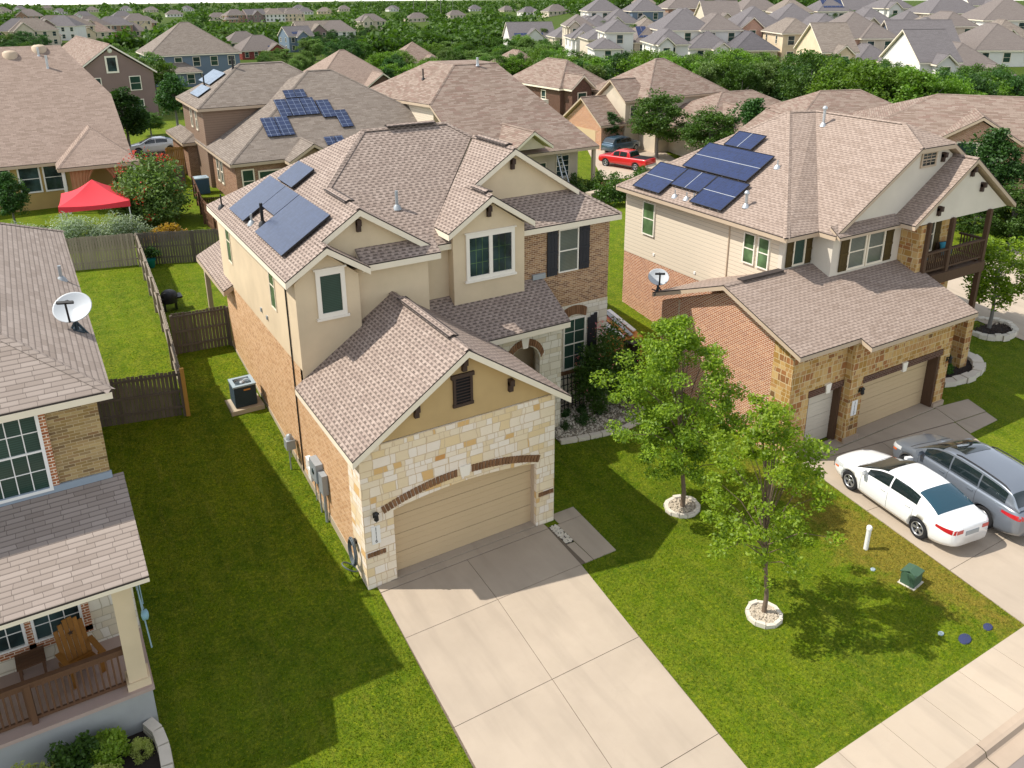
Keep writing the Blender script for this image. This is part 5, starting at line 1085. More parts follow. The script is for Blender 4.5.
FH = [
 ('grey roofed house with blue grey siding beyond the white car street', 155, 236, 54, 14, 2, 0, 'wall_blue', 'shingle_grey', 3),
 ('brown gabled house with a white framed attic window behind the wide tan roof', 82, 146, 73, 24, 2, 4, 'wall_mauve', 'shingle_red', 5, None, 'trim_w'),
 ('house with deep red brick wall half hidden by trees in the distance', 240, 290, 50, 12, 1, 5, 'wall_red', 'shingle_far2', 2),
 ('pale small roof between the red brick house and the grey house', 231, 262, 42, 10, 1, 5, 'stucco_l', 'shingle_far2', 0),
 ('small grey house with blue panels at the edge of the wooded belt', 290, 312, 36, 9, 2, 8, 'wall_blue', 'shingle_far', 4),
 ('brown brick gabled house with steep tan roof behind the mottled roof', 318, 400, 86, 14, 1, 0, 'brick_dark', 'shingle_tan', 2),
 ('low house with brown roof in the trees at the left edge under the skyline', 14, 60, 37, 12, 1, -5, 'stucco_l', 'shingle_grey', 5),
 ('house with two tone brown roof beyond the brown gabled house', 38, 74, 26, 11, 2, 6, 'wall_mauve', 'shingle_far2', 1),
 ('small brown roofed house directly behind the dark leafy trees on the left', 50, 74, 33, 10, 1, 6, 'stucco_l', 'shingle_far2', 0),
 ('broad brown roofed house left of the rounded green tree on the left', 76, 114, 32, 12, 1, 0, 'stucco_l', 'shingle_red', 0),
 ('pale brown roofed house right of the rounded green tree on the left', 116, 146, 31, 11, 1, 0, 'stucco_l', 'shingle_far2', 3),
 ('brown two storey house among treetops nearest the left corner of the skyline', 16, 40, 16, 11, 2, -6, 'brick_brown', 'shingle_far2', 1),
 ('white walled house with pale grey roof on the left skyline', 70, 100, 18, 11, 2, 4, 'wall_white', 'shingle_far', 1),
 ('long pale blue grey house near the skyline left of the white car', 106, 142, 17, 11, 2, 4, 'wall_blue', 'shingle_far', 3),
 ('small tan house with white wall among trees left of the wooded belt', 160, 190, 14, 10, 1, 0, 'wall_white', 'shingle_far2', 0),
 ('tan roof in a clearing of the trees near the left skyline', 210, 228, 17, 9, 1, 0, 'stucco_l', 'shingle_far2', 2),
 ('blue grey roofed long house beside the tan roof in the clearing', 230, 256, 16, 10, 1, 0, 'wall_blue', 'shingle_far', 3),
 ('lone tan roofed house above the middle of the wooded belt', 360, 386, 21, 10, 2, 0, 'stucco_l', 'shingle_far2', 1),
 ('low pair of tan roofs right of the lone tan roofed house', 408, 432, 18, 10, 1, 0, 'stucco_l', 'shingle_far2', 3),
 ('hip roofed house near the utility poles on the skyline', 446, 470, 15, 10, 1, 0, 'stucco_l', 'shingle_far2', 0),
 ('pale flat looking house on the skyline beyond the utility poles', 462, 492, 9, 12, 1, 0, 'wall_white', 'shingle_far', 3),
 ('low brown house with vents hidden by trees behind the mottled roof', 396, 442, 62, 12, 1, -10, 'stucco_l', 'shingle_red', 2),
 ('two storey dark brown house left of the brick gabled garage', 558, 610, 86, 11, 2, 2, 'brick_dark', 'shingle_red', 1),
 ('small brown roof poking from the trees above the mottled roof', 512, 545, 66, 10, 1, 0, 'stucco_l', 'shingle_red', 0),
 ('house with a large blue panel array on its roof above the wooded belt', 510, 556, 38, 13, 1, -20, 'wall_white', 'shingle_far', 4),
 ('plain hip roofed house right of the house with the blue panel array', 556, 580, 37, 10, 1, -20, 'stucco_l', 'shingle_far', 0),
 ('white walled low house behind the round treetop of the belt', 572, 606, 38, 10, 1, -25, 'wall_white', 'shingle_far', 1),
 ('low house with shaded porch beside the single panelled roof', 598, 640, 38, 12, 1, -25, 'stucco_l', 'shingle_far', 3),
 ('low house with a small dark blue panel strip on its hip roof', 634, 668, 42, 12, 1, -25, 'stucco_l', 'shingle_far2', 0),
 ('tall white house with covered balcony highest on the left of the hill', 588, 622, 11, 12, 2, -25, 'wall_white', 'shingle_far', 3),
 ('white house with a round gable window below the tall balcony house', 606, 640, 23, 12, 1, -25, 'wall_white', 'shingle_far', 1),
 ('two storey house with blue glazed upper window near the top of the hill', 632, 664, 11, 12, 2, -25, 'wall_blue', 'shingle_far', 0),
 ('house with an arched entry gable below the blue windowed house', 632, 668, 22, 11, 1, -25, 'stucco_l', 'shingle_far', 1),
 ('white house with a tall dark window wall in the middle of the hill', 662, 714, 30, 14, 2, -28, 'wall_white', 'shingle_far', 2),
 ('wide grey roofed house at the top of the hill beside tan brick wall', 668, 708, 8, 13, 2, -25, 'brick_brown', 'shingle_far2', 3),
 ('white house with recessed green patio beside the tall window wall', 702, 742, 30, 12, 2, -28, 'wall_white', 'shingle_far2', 0),
 ('long roofed house with three narrow windows in its gable', 736, 786, 27, 12, 2, -28, 'wall_pink', 'shingle_far', 1),
 ('white house with stepped roofs at the top of the hill', 714, 740, 9, 11, 2, -25, 'wall_white', 'shingle_far', 1),
 ('pale house high on the hill behind the three window gable', 742, 782, 10, 12, 2, -25, 'wall_white', 'shingle_far2', 2),
 ('low house with dark charcoal roof above the belt of trees', 735, 778, 50, 13, 1, -30, 'stucco_l', 'shingle_dark', 0),
 ('low white house left of the charcoal roof', 690, 732, 48, 12, 1, -30, 'wall_white', 'shingle_far', 2),
 ('grey roofed house with deep porch in the middle right of the hill', 772, 828, 26, 13, 2, -30, 'stucco_l', 'shingle_far', 2),
 ('low house with pointed dormers below the deep porch house', 776, 824, 43, 12, 1, -30, 'wall_white', 'shingle_far2', 1),
 ('white house with a dark framed gable window on the hill', 812, 848, 29, 12, 2, -30, 'wall_white', 'shingle_far', 1),
 ('pink brick house with plain hip roof on the hill', 832, 896, 38, 13, 2, -30, 'wall_pink', 'shingle_far2', 0),
 ('white house with a deep blue panel roof high on the hill', 818, 850, 11, 11, 2, -28, 'wall_white', 'shingle_far', 0),
 ('house with black outlined gables behind the pink brick house', 856, 900, 26, 12, 2, -30, 'stucco_l', 'shingle_far', 1),
 ('white two storey house with gabled front beside the skyline at upper right', 884, 914, 8, 11, 2, -28, 'wall_white', 'shingle_far', 1),
 ('low pale grey roofed house below the tan brick corner house', 898, 934, 26, 11, 1, -30, 'wall_white', 'shingle_far', 2),
 ('blue grey sided house with slate coloured gable end above the right hand trees', 898, 962, 55, 15, 1, -35, 'wall_slate', 'shingle_far', 4),
 ('long low house with grey hip roof behind the slate gable house', 906, 966, 42, 13, 1, -35, 'wall_white', 'shingle_far', 0),
 ('broad grey brown hip roofed house with green patio windows at upper right', 936, 1012, 75, 15, 1, -35, 'brick_brown', 'shingle_far2', 2),
 ('tan brick corner house with stone gable at upper right', 930, 984, 13, 13, 2, -30, 'stucco_l', 'shingle_far', 2),
 ('white house with plain gable end at the top right', 970, 1012, 5, 13, 2, -30, 'wall_white', 'shingle_far', 4),
 ('bright white two storey house with four windows near the top right corner', 986, 1044, 20, 15, 2, -38, 'wall_white', 'shingle_far2', 0),
 ('wide brown grey roofed low house under the bright white house', 976, 1040, 50, 15, 1, -35, 'wall_white', 'shingle_far2', 0),
]
FHO = {}
for row in FH: FHO[row[0]] = far_house(*row)
t, w, h, d = FHO['brown gabled house with a white framed attic window behind the wide tan roof']; window(t, (-.6, -d / 2 - .005, h + .2), X, S, 1.0, 1.6, 'trim_w', 'glass', 0, 0, .2, .08)
m_ = MB(); m_.lathe([(0, -.06), (.28, -.05), (.28, .05)], (-.1, -d / 2, h + 2.6), 16, axis='y'); m_.build('gable_vent', M['white'], t)
def far_panels(key, mat, rows, cols, side='S', u0=.1, v0=.15, pw=1.0, ph=1.6):
    t, w, h, d = FHO[key]; n = Vector((0, -.62, 1)).normalized(); f = lambda x, y: Vector((x, y, h + .62 * (y + d / 2 + .4)))
    for i in range(cols):
        for j in range(rows):
            x = -w * .5 + w * u0 + i * (pw + .08); y = -d / 2 + .3 + d * v0 * .3 + j * (ph + .08); mb = MB()
            mb.panel([p + n * .15 for p in (f(x, y), f(x + pw, y), f(x + pw, y + ph), f(x, y + ph))], -n * .05, 0, 0); mb.build('solar_panel', M[mat], t)
far_panels('house with a large blue panel array on its roof above the wooded belt', 'solar_blue', 2, 9)
far_panels('low house with a small dark blue panel strip on its hip roof', 'solar_blue', 2, 2, u0=.15)
far_panels('white house with a deep blue panel roof high on the hill', 'solar_blue', 2, 5, u0=.2)
far_panels('small grey house with blue panels at the edge of the wooded belt', 'solar_blue', 1, 4, u0=.2)
far_panels('house with deep red brick wall half hidden by trees in the distance', 'solar_blue', 2, 3, u0=.6)
# hand placed neighbours on the truck street and behind the right house
p = on_ground(676, 95, 5.6)
bg_house('two storey beige house with orange brick garage gable behind the red truck', p.x + 1, p.y + 4.2, p.z - 5.6, R(0), [(-5.2, 6, -4.5, 5.5, 5.6, .66, 'hip', 'stucco_l'), (-7.2, -4.5, -3.2, 1.6, 5.3, .75, 'gx', 'stucco_l'), (-10.2, -4, -3.0, 3.8, 2.9, .7, 'gx', 'brick_red'), (-5.4, 3, -6.2, -4, 2.7, .45, 'hip', 'stucco_l')], 'shingle_red', 'trim_tan',
    wins=[('S', 0, 1.2, 3.5, .8, 1.3), ('S', 0, 2.6, 3.5, .8, 1.3, 'glass_green'), ('W', 1, .8, 3.6, 1.0, .6, 'glass_green'), ('S', 1, .7, 3.4, .8, 1.3), ('GW', 2, 1.0, 0, 4.8, 2.2)])
bg_house('low tan roofed house behind the dark green trees on the truck street', 62, 47.5, -.5, R(-8), [(-8, 8, -6, 6, 3.0, .5, 'hip', 'stucco_l'), (-6, 0, -8, -2, 3.0, .7, 'gy', 'stucco_l')], 'shingle_red', 'trim_tan', wins=[('GS', 1, .8, 0, 4.4, 2.2), ('S', 0, 9, .8, 1.2, 1.4)])
bg_house('grey brown hip roofed house with cream gable directly behind the right house', 60.5, 33.0, .2, R(-22), [(-9, 9, -7, 7, 3.2, .52, 'hip', 'stucco_l'), (-9.5, -4.5, -9.2, 0, 3.3, .75, 'gy', 'stucco_l'), (1.5, 5.5, -8.6, 0, 3.3, .75, 'gy', 'stucco_l')], 'shingle_red', 'trim_tan', wins=[('S', 1, 1.2, 1.0, 1.0, 1.5, 'glass_green'), ('S', 1, 2.6, 1.0, 1.0, 1.5, 'glass_green')])
bg_house('two storey pink brick house with triangular gable behind the balcony', 56.5, 17.0, 1.0, R(-52), [(-8.5, 8, -5, 5.5, 5.2, .42, 'hip', 'wall_pink'), (-3.0, 1.6, -5.8, 0, 5.15, .62, 'gy', 'wall_pink')], 'shingle_red', 'trim_tan', wins=[('S', 1, 1.0, 3.2, 1.2, 1.7, 'glass_green'), ('S', 1, 2.4, 3.2, 1.2, 1.7, 'glass_green'), ('S', 0, 13.5, 3.4, 1.0, 1.5)])
for i in range(34):
    px = 4 + 340 * ((i * .618) % 1); py = 11 + 22 * ((i * .377) % 1)
    if 150 < px < 245 and py > 17: continue
    w_ = 22 + (py - 10) * .75; far_house('small far house with brown roof among the trees at upper left', px - w_ / 2, px + w_ / 2, py, 11, 1 + (i % 2), random.Random(i).uniform(-25, 25), ('stucco_l', 'wall_white', 'brick_brown', 'stucco', 'wall_mauve')[i % 5], ('shingle_far2', 'shingle_far', 'shingle_grey')[i % 3], (1, 0, 3, 2, 4)[i % 5], 'small far houses at upper left')
# the closely packed roofs of the hill, alike but for their place
rnd = random.Random(99)
for i, (px, py, w_) in enumerate([(690, 22, 34), (724, 20, 36), (650, 31, 30), (620, 32, 28), (760, 38, 36), (796, 12, 34), (865, 14, 34), (880, 38, 36), (935, 32, 36), (672, 44, 34), (716, 42, 34), (840, 52, 34), (876, 60, 36), (960, 26, 34), (645, 4, 30), (690, 2, 32), (860, 4, 34), (800, 33, 34), (600, 26, 26), (580, 26, 26), (1015, 38, 44), (940, 62, 40)]):
    far_house('house with grey hip roof among the closely packed roofs of the hill', px - w_ / 2, px + w_ / 2, py, 11, 1 + (i % 2), -28, ('wall_white', 'stucco_l', 'brick_brown', 'wall_white', 'wall_pink', 'stucco')[i % 6], ('shingle_far', 'shingle_far2', 'shingle_grey')[i % 3], (1, 4, 2, 3, 1)[i % 5], 'packed houses of the hill')
for i, (px, py, w_) in enumerate([(60, 12, 24), (92, 10, 26), (126, 9, 26), (152, 10, 24), (188, 9, 22), (284, 12, 24), (300, 8, 22), (48, 8, 20), (20, 9, 22), (510, 10, 24), (532, 12, 22), (560, 11, 24), (395, 9, 22), (345, 9, 20)]):
    far_house('tiny pale house just under the skyline among distant trees', px - w_ / 2, px + w_ / 2, py, 11, 1, rnd.uniform(-8, 8), ('wall_white', 'stucco_l')[i % 2], ('shingle_far', 'shingle_far2')[i % 2], (1, 0, 2, 3)[i % 4], 'tiny houses under the skyline')
# ================================================================== plants
def quad_mesh(name, V, mat):
    n = len(V); me = bpy.data.meshes.new(name); me.vertices.add(n * 4); me.vertices.foreach_set('co', V.astype('f').ravel())
    me.loops.add(n * 4); me.loops.foreach_set('vertex_index', np.arange(n * 4, dtype='i')); me.polygons.add(n)
    me.polygons.foreach_set('loop_start', np.arange(0, n * 4, 4, dtype='i')); me.polygons.foreach_set('loop_total', np.full(n, 4, 'i')); me.update(calc_edges=True)
    me.materials.append(M[mat] if isinstance(mat, str) else mat); return me
def leaf_quads(P, size, rng, up=.5, asp=.55):
    n = len(P); N = rng.normal(size=(n, 3)); N[:, 2] = np.abs(N[:, 2]) + up; N /= np.linalg.norm(N, axis=1)[:, None]
    T = np.cross(N, rng.normal(size=(n, 3))); T /= np.linalg.norm(T, axis=1)[:, None] + 1e-9; B = np.cross(N, T); s = size * rng.uniform(.6, 1.35, n)[:, None]
    return np.stack([P - T * s, P + B * s * asp, P + T * s, P - B * s * asp], 1)
def crown_points(rng, H, base, rad, nclump, nleaf, cr, shape='oval', off=(0, 0)):
    C = []
    while len(C) < nclump:
        v = rng.normal(size=3); v /= np.linalg.norm(v); r_ = rng.uniform(.25, 1) ** .5
        t = v[2] * r_
        if shape == 'cone': f = 1.05 - .55 * (t + 1) / 2
        elif shape == 'round': f = 1
        elif shape == 'wild': f = (1.1 - .5 * max(t + .1, 0)) * (1 + .13 * math.sin(3 * math.atan2(v[1], v[0]) + 4 * t)) * rng.choice([1, 1, 1, 1.18])
        else: f = 1.12 - .28 * (t + 1) / 2 if t > -.6 else .9
        k = rng.uniform(.82, 1.12)
        C.append((v[0] * r_ * rad * f * k + off[0] * (t + 1) / 2, v[1] * r_ * rad * f * k + off[1] * (t + 1) / 2, base + (H - base) * (t * .96 + 1) / 2))
    C = np.array(C); rr = cr * rng.uniform(.6, 1.3, len(C)); idx = rng.integers(0, len(C), nleaf)
    D = rng.normal(size=(nleaf, 3)); D /= np.linalg.norm(D, axis=1)[:, None]; D *= (rng.uniform(0, 1, nleaf) ** .45)[:, None]; D[:, 2] *= .62
    return C, C[idx] + D * rr[idx][:, None]
def tree_mesh(seed, H, base, rad, nclump, nleaf, cr, size, leaf, shape='oval', bark='bark', tr=.1, off=(0, 0), limbs=9):
    rng = np.random.default_rng(seed); C, P = crown_points(rng, H, base, rad, nclump, nleaf, cr, shape, off)
    crown = quad_mesh('crown', leaf_quads(P, size, rng), leaf); mb = MB()
    top = Vector((off[0] * .8, off[1] * .8, base + (H - base) * .72)); pts = [Vector((0, 0, -.15)), Vector((.02, -.02, base * .5)), Vector((off[0] * .15 + .04, off[1] * .15, base)), Vector((off[0] * .5 - .05, off[1] * .5 + .04, base + (H - base) * .4)), top]
    mb.tube(pts, [tr * 1.25, tr, tr * .85, tr * .5, tr * .15], 8)
    for k in rng.choice(len(C), min(limbs, len(C)), replace=False):
        c = Vector(C[k]); f = min(max((c.z - base) / (H - base) * .75, .02), .9); a = pts[2].lerp(top, f * .8) if f > .1 else pts[2]
        m = a.lerp(c, .5) + Vector((0, 0, .12 * (c - a).length)); mb.tube([a, m, c], [tr * .3, tr * .2, tr * .07], 5, cap=False)
    me_t = mb.build('trunk', M[bark]); tm = me_t.data; bpy.data.objects.remove(me_t); return crown, tm
def plant(name, label, cat, loc, meshes, scale=1., rz=0., group=None, parts=('crown', 'trunk'), sz=None):
    t = thing(name, label, cat, loc, rz, group); t.scale = (scale, scale, sz or scale)
    for pn, me in zip(parts, meshes): o = bpy.data.objects.new(pn, me); COL.objects.link(o); o.parent = t
    return t
# the two young oaks of the front lawn
plant('oak_tree', 'full leafy young oak by the side of the tan house in a pale stone ring', 'tree', (10.42, -1.7, 0), tree_mesh(12, 7.05, 1.25, 1.92, 150, 34000, .4, .05, 'leaf_oak', 'wild', 'bark', .075, (-.45, .3), 30))
plant('oak_tree', 'thinner yellow green young oak nearer the street in a pale stone ring', 'tree', (8.98, -6.62, 0), tree_mesh(27, 6.85, 1.3, 1.62, 96, 11500, .32, .055, 'leaf_oak2', 'wild', 'bark', .06, (-.4, .3), 46))
plant('oak_tree', 'small tree in white stone ring beyond the balcony beside the side street', 'tree', (33.6, 1.6, .18), tree_mesh(31, 4.7, 1.3, 1.9, 90, 9000, .5, .085, 'leaf_oak', 'round', 'bark_g', .09, (.1, .1)))
def ring(label, cx, cy, a, b, n, fill, z=0., h=.13, open_=None):
    t = thing('tree_ring', label, 'stone edging', (cx, cy, z)); mb = MB(); rnd = random.Random(int(cx * 100)); k = n
    for i in range(k):
        a0, a1 = 2 * math.pi * (i + .03) / k, 2 * math.pi * (i + .97) / k; ro, ri = 1 + rnd.uniform(-.03, .04), .8 + rnd.uniform(-.04, .02)
        P = [(a * ro * math.cos(a0), b * ro * math.sin(a0)), (a * ro * math.cos(a1), b * ro * math.sin(a1)), (a * ri * math.cos(a1), b * ri * math.sin(a1)), (a * ri * math.cos(a0), b * ri * math.sin(a0))]; hh = h * rnd.uniform(.8, 1.15)
        mb.panel([(x, y, hh) for x, y in P], (0, 0, -hh - .1))
    mb.build('edging', M['edging'], t); mb = MB(); m = 28
    mb.add([(0, 0, .1)] + [(a * .82 * math.cos(2 * math.pi * i / m), b * .82 * math.sin(2 * math.pi * i / m), .06) for i in range(m)], [(0, i + 1, (i + 1) % m + 1) for i in range(m)], 0, True); mb.build('fill', M[fill], t)
    mb = MB()
    for i in range(420):
        q = rnd.uniform(0, 1) ** .5 * .8; an = rnd.uniform(0, 6.283); s = rnd.uniform(.015, .035); p = Vector((a * q * math.cos(an), b * q * math.sin(an), .1 - .04 * q + s * .4)); u = Vector((rnd.uniform(-1, 1), rnd.uniform(-1, 1), rnd.uniform(-.4, .4))).normalized() * s; v = u.cross(Z).normalized() * s * .7; mb.obox(p, u, v, u.cross(v).normalized() * s * .5)
    o = mb.build('gravel', m_flat('pebbles_' + fill, 'b8ab97' if fill == 'pebble' else '4a3d34', .9, var=.2, scale=14), t, uv=False); o['kind'] = 'stuff'
    return t
ring('pale stone ring filled with gravel round the fuller lawn oak', 10.44, -1.68, .62, .56, 13, 'pebble'); ring('pale stone ring filled with gravel round the thin lawn oak nearer the street', 8.95, -6.66, .5, .5, 11, 'pebble')
ring('white stone ring with dark mulch round the small side street tree', 33.6, 1.55, 1.5, 1.15, 22, 'mulch', .15, .2)
ring('pale block edging round the dark mulch bed under the balcony', 27.6, .55, 2.6, 1.75, 26, 'mulch', 0, .25)
# planting bed by the entry
t = thing('planting_bed', 'gravel planting bed with pale stone border by the entry window', 'planting bed', (0, 0, 0)); edge = [(8.9, 3.35), (9.6, 3.2), (10.6, 3.05), (11.6, 2.95), (12.5, 3.1), (13.2, 3.7)]
mb = MB(); top = [(8.9, 4.2), (9.5, 4.2), (9.55, 5.74), (11, 5.74), (12.6, 5.74), (13.2, 5.9)]
vs = [(x, y, ground(x, y) + .06) for x, y in edge + top]; n = len(edge); mb.add(vs, [(i, i + 1, n + i + 1, n + i) for i in range(n - 1)]); mb.build('gravel_fill', M['pebble'], t)
mb = MB(); rnd = random.Random(5)
for (a, b) in zip(edge[:-1], edge[1:]):
    L = math.hypot(b[0] - a[0], b[1] - a[1]); k = max(1, int(L / .38))
    for i in range(k):
        p, q = lerp2(a, b, (i + .04) / k), lerp2(a, b, (i + .96) / k); mb.bar((p[0], p[1], ground(*p) + .05), (q[0], q[1], ground(*q) + .05), .2, .17 + rnd.uniform(-.02, .03))
mb.build('border', M['edging'], t)
mb = MB()
for i in range(900):
    x = rnd.uniform(9.0, 12.9); y = rnd.uniform(3.3, 5.6); s = rnd.uniform(.018, .04); p = Vector((x, y, ground(x, y) + .07)); u = Vector((rnd.uniform(-1, 1), rnd.uniform(-1, 1), rnd.uniform(-.4, .4))).normalized() * s; v = u.cross(Z).normalized() * s * .7; mb.obox(p, u, v, u.cross(v).normalized() * s * .5)
o = mb.build('gravel', M['edging'], t, uv=False); o['kind'] = 'stuff'
def bush_mesh(seed, rx, ry, h, nclump, nleaf, cr, size, leaf, asp=.55, up=.5):
    rng = np.random.default_rng(seed); C = []
    while len(C) < nclump:
        v = rng.normal(size=3); v /= np.linalg.norm(v); v[2] = abs(v[2]); q = rng.uniform(.5, 1); C.append((v[0] * rx * q, v[1] * ry * q, h * .12 + v[2] * h * .82 * q))
    C = np.array(C); idx = rng.integers(0, nclump, nleaf); D = rng.normal(size=(nleaf, 3)); D /= np.linalg.norm(D, axis=1)[:, None]; D *= (rng.uniform(0, 1, nleaf) ** .4)[:, None] * cr
    P = C[idx] + D; P[:, 2] = np.maximum(P[:, 2], .03); return quad_mesh('foliage', leaf_quads(P, size, rng, up, asp), leaf)
def bush(name, label, loc, me, group=None, extra=None, scale=1, rz=0, sz=None):
    return plant(name, label, 'shrub' if 'shrub' in name or 'bush' in name else 'plant', loc, [me] + ([extra] if extra else []), scale, rz, group, ('foliage', 'flowers'), sz)
def flower_mesh(seed, rx, ry, h, n, size, mat, clus=22):
    rng = np.random.default_rng(seed); C = []
    while len(C) < clus:
        v = rng.normal(size=3); v /= np.linalg.norm(v); v[2] = abs(v[2]); C.append((v[0] * rx, v[1] * ry, h * .15 + v[2] * h * .85))
    C = np.array(C); P = C[rng.integers(0, clus, n)] + rng.normal(size=(n, 3)) * size * 2; return quad_mesh('flowers', leaf_quads(P, size, rng), mat)
bush('flowering_shrub', 'tall dark green shrub dotted with pink flowers beside the entry window', (12.0, 4.6, .55), bush_mesh(3, 1.35, 1.15, 3.7, 80, 13000, .42, .075, 'leaf_shrub', .35), None, flower_mesh(4, 1.4, 1.2, 3.7, 240, .04, 'flower_pink', 30))
mound = bush_mesh(5, .3, .3, .28, 14, 700, .12, .05, 'leaf_far_d', .2, .1)
for (x, y, s, lab) in ((10.5, 4.05, 1.3, 'largest low green mound plant in the middle of the gravel bed'), (11.45, 4.3, 1.0, 'low green mound plant at the shrub end of the gravel bed'), (9.62, 4.02, .8, 'low green mound plant nearest the downspout in the gravel bed')): bush('mound_plant', lab, (x, y, ground(x, y) + .05), mound, 'low mounds in the gravel bed', None, s)
for (x, lab) in ((10.12, 'black trellis nearer the porch wall against the pale stone'), (10.85, 'black trellis nearer the pink flowered shrub against the pale stone')):
    t = thing('trellis', lab, 'trellis', (x, 4.95, ground(x, 4.95)), 0, 'black trellises'); mb = MB()
    for k in range(4): mb.bar((-.27 + k * .18, 0, 0), (-.27 + k * .18, .1, 1.55), .035, .03)
    for k in range(5): mb.bar((-.34, .02 + .02 * k, .3 + k * .28), (.34, .02 + .02 * k, .3 + k * .28), .03, .03)
    mb.build('lattice', M['black'], t); bb = bush_mesh(40, .22, .22, .35, 8, 350, .12, .05, 'leaf_far_d'); o = bpy.data.objects.new('vine', bb); COL.objects.link(o); o.parent = t; o.location = (0, -.2, 0)
# bed of the left house
t = thing('planting_bed', 'dark mulch bed with a curved pale stone border below the porch', 'planting bed', (0, 0, 0)); mb = MB(); mb.add([(-12, -1.8, .03), (-6.1, -1.8, .03), (-6.0, -2.6, .03), (-6.05, -3.6, .03), (-6.4, -5, .03), (-12, -5, .03)], [(0, 5, 4, 3, 2, 1)]); mb.build('mulch_fill', M['mulch'], t)
mb = MB(); ep = [(-6.22, -1.8), (-6.05, -2.2), (-6.0, -2.7), (-6.02, -3.3), (-6.15, -4.0), (-6.35, -4.8)]
for a, b in zip(ep[:-1], ep[1:]):
    for lv in range(2): p, q = lerp2(a, b, .02 + .03 * lv), lerp2(a, b, .98); mb.bar((p[0], p[1], .08 + lv * .15), (q[0], q[1], .08 + lv * .15), .26 - lv * .02, .145)
mb.build('border', M['edging'], t)
rs = bush_mesh(61, .42, .42, .95, 24, 3800, .2, .045, 'leaf_shrub'); rs2 = bush_mesh(62, .4, .4, .95, 24, 3600, .2, .045, m_leaf('leaf_lime', '6f8a24', '93a83a', '4d6a1c')); rs3 = bush_mesh(63, .5, .45, 1.0, 20, 2600, .22, .05, m_leaf('leaf_pale', '8f9a4a', 'b5bb70', '6d7a34'), .3)
for (x, y, me, s, lab) in ((-7.75, -2.35, rs, 1.15, 'dark green rounded shrub left of the yellow green one below the porch'), (-7.1, -2.3, rs2, 1.0, 'yellow green upright shrub in the mulch below the porch railing'), (-8.6, -2.7, rs3, 1.15, 'pale tipped shrub in the bottom left corner'), (-7.25, -3.1, rs3, .75, 'low pale tipped shrub at the lower edge of the photo'), (-6.45, -2.5, rs3, .5, 'small sparse grey green plant beside the curved stone border')): bush('shrub', lab, (x, y, 0), me, 'shrubs below the porch', None, s)
bm_ = bush_mesh(64, .55, .5, .9, 22, 2400, .24, .06, 'leaf_shrub')
for (x, y, s, lab) in ((26.3, .9, 1.1, 'upright green shrub against the stone wall under the balcony'), (28.6, .7, 1.0, 'dark green shrub at the right of the mulch bed under the balcony'), (27.3, -.2, .6, 'low green shrub at the front of the mulch bed under the balcony')): bush('shrub', lab, (x, y, .05), bm_, 'shrubs under the balcony', None, s)
# back gardens
my = bush_mesh(71, 2.3, 2.2, 4.9, 90, 12000, .75, .11, 'leaf_far_o'); bush('crepe_myrtle_bush', 'large crepe myrtle with coral red flower tips behind the rear fence', (.2, 37.6, 2.1), my, None, flower_mesh(72, 2.3, 2.2, 4.9, 520, .07, 'flower', 60))
sv = bush_mesh(73, 1.7, 1.0, 1.9, 40, 5200, .5, .08, 'leaf_silver', .35)
for (x, y, s, lab) in ((-2.1, 34.2, 1.0, 'silver leaved shrub nearest the crepe myrtle behind the rear fence'), (-4.6, 34.6, 1.1, 'silver leaved shrub in front of the red canopy'), (-7.2, 35.6, .9, 'silver leaved shrub nearest the left edge behind the roof')): bush('silver_shrub', lab, (x, y, 2.1), sv, 'silver shrubs behind the rear fence', None, s)
bush('shrub', 'low golden leaved shrub at the foot of the crepe myrtle', (.2, 33.3, 2.1), bush_mesh(74, 1.2, .6, .9, 20, 1500, .35, .08, 'leaf_yellow'))
gp_ = bush_mesh(75, .9, .7, 1.7, 26, 2200, .4, .08, 'leaf_far')
for (x, y, s, lab) in ((30.6, 30.4, 1.1, 'green plant against the patio post behind the middle house'), (29.6, 32.3, .9, 'dark plant under the patio roof beside the ladder'), (27.2, 31.6, .8, 'low plant under the patio roof left of the ladder'), (32.6, 28.4, 1.15, 'tall garden plant between the patio and the red truck'), (28.3, 29.6, .7, 'potted green plant by the ladder'), (34.5, 30.2, 1.2, 'leafy plant at the left end of the truck street'), (29.2, 26.8, 1.3, 'leafy plant just behind the right corner of the middle roof'), (33.6, 26.6, 1.25, 'leafy plant beside the low brown fence'), (36.5, 28.2, 1.1, 'leafy plant at the far end of the low brown fence')): bush('garden_plant', lab, (x, y, ground(x, y)), gp_, 'plants round the patio', None, s)
# trees of the neighbourhood: a few meshes, many individual trees
TV = [tree_mesh(101, 8, 1.6, 3.3, 80, 8000, .95, .14, 'leaf_far', 'round', 'bark_g', .2), tree_mesh(102, 8.5, 1.8, 3.0, 80, 8000, .9, .14, 'leaf_far_d', 'oval', 'bark_g', .2), tree_mesh(103, 7.5, 1.4, 3.5, 84, 8000, .95, .145, 'leaf_far_y', 'round', 'bark_g', .2), tree_mesh(104, 7.0, 1.5, 2.8, 70, 7000, .8, .135, 'leaf_far_o', 'oval', 'bark_g', .18), tree_mesh(105, 8.2, 1.5, 2.4, 70, 7000, .75, .135, 'leaf_far_d', 'cone', 'bark_g', .18)]
TN = [tree_mesh(111, 7, 1.6, 2.6, 110, 11000, .75, .12, 'leaf_far', 'round', 'bark_g', .16, limbs=16), tree_mesh(112, 7, 1.6, 2.2, 100, 10000, .7, .12, 'leaf_far_d', 'cone', 'bark_g', .15, limbs=16)]
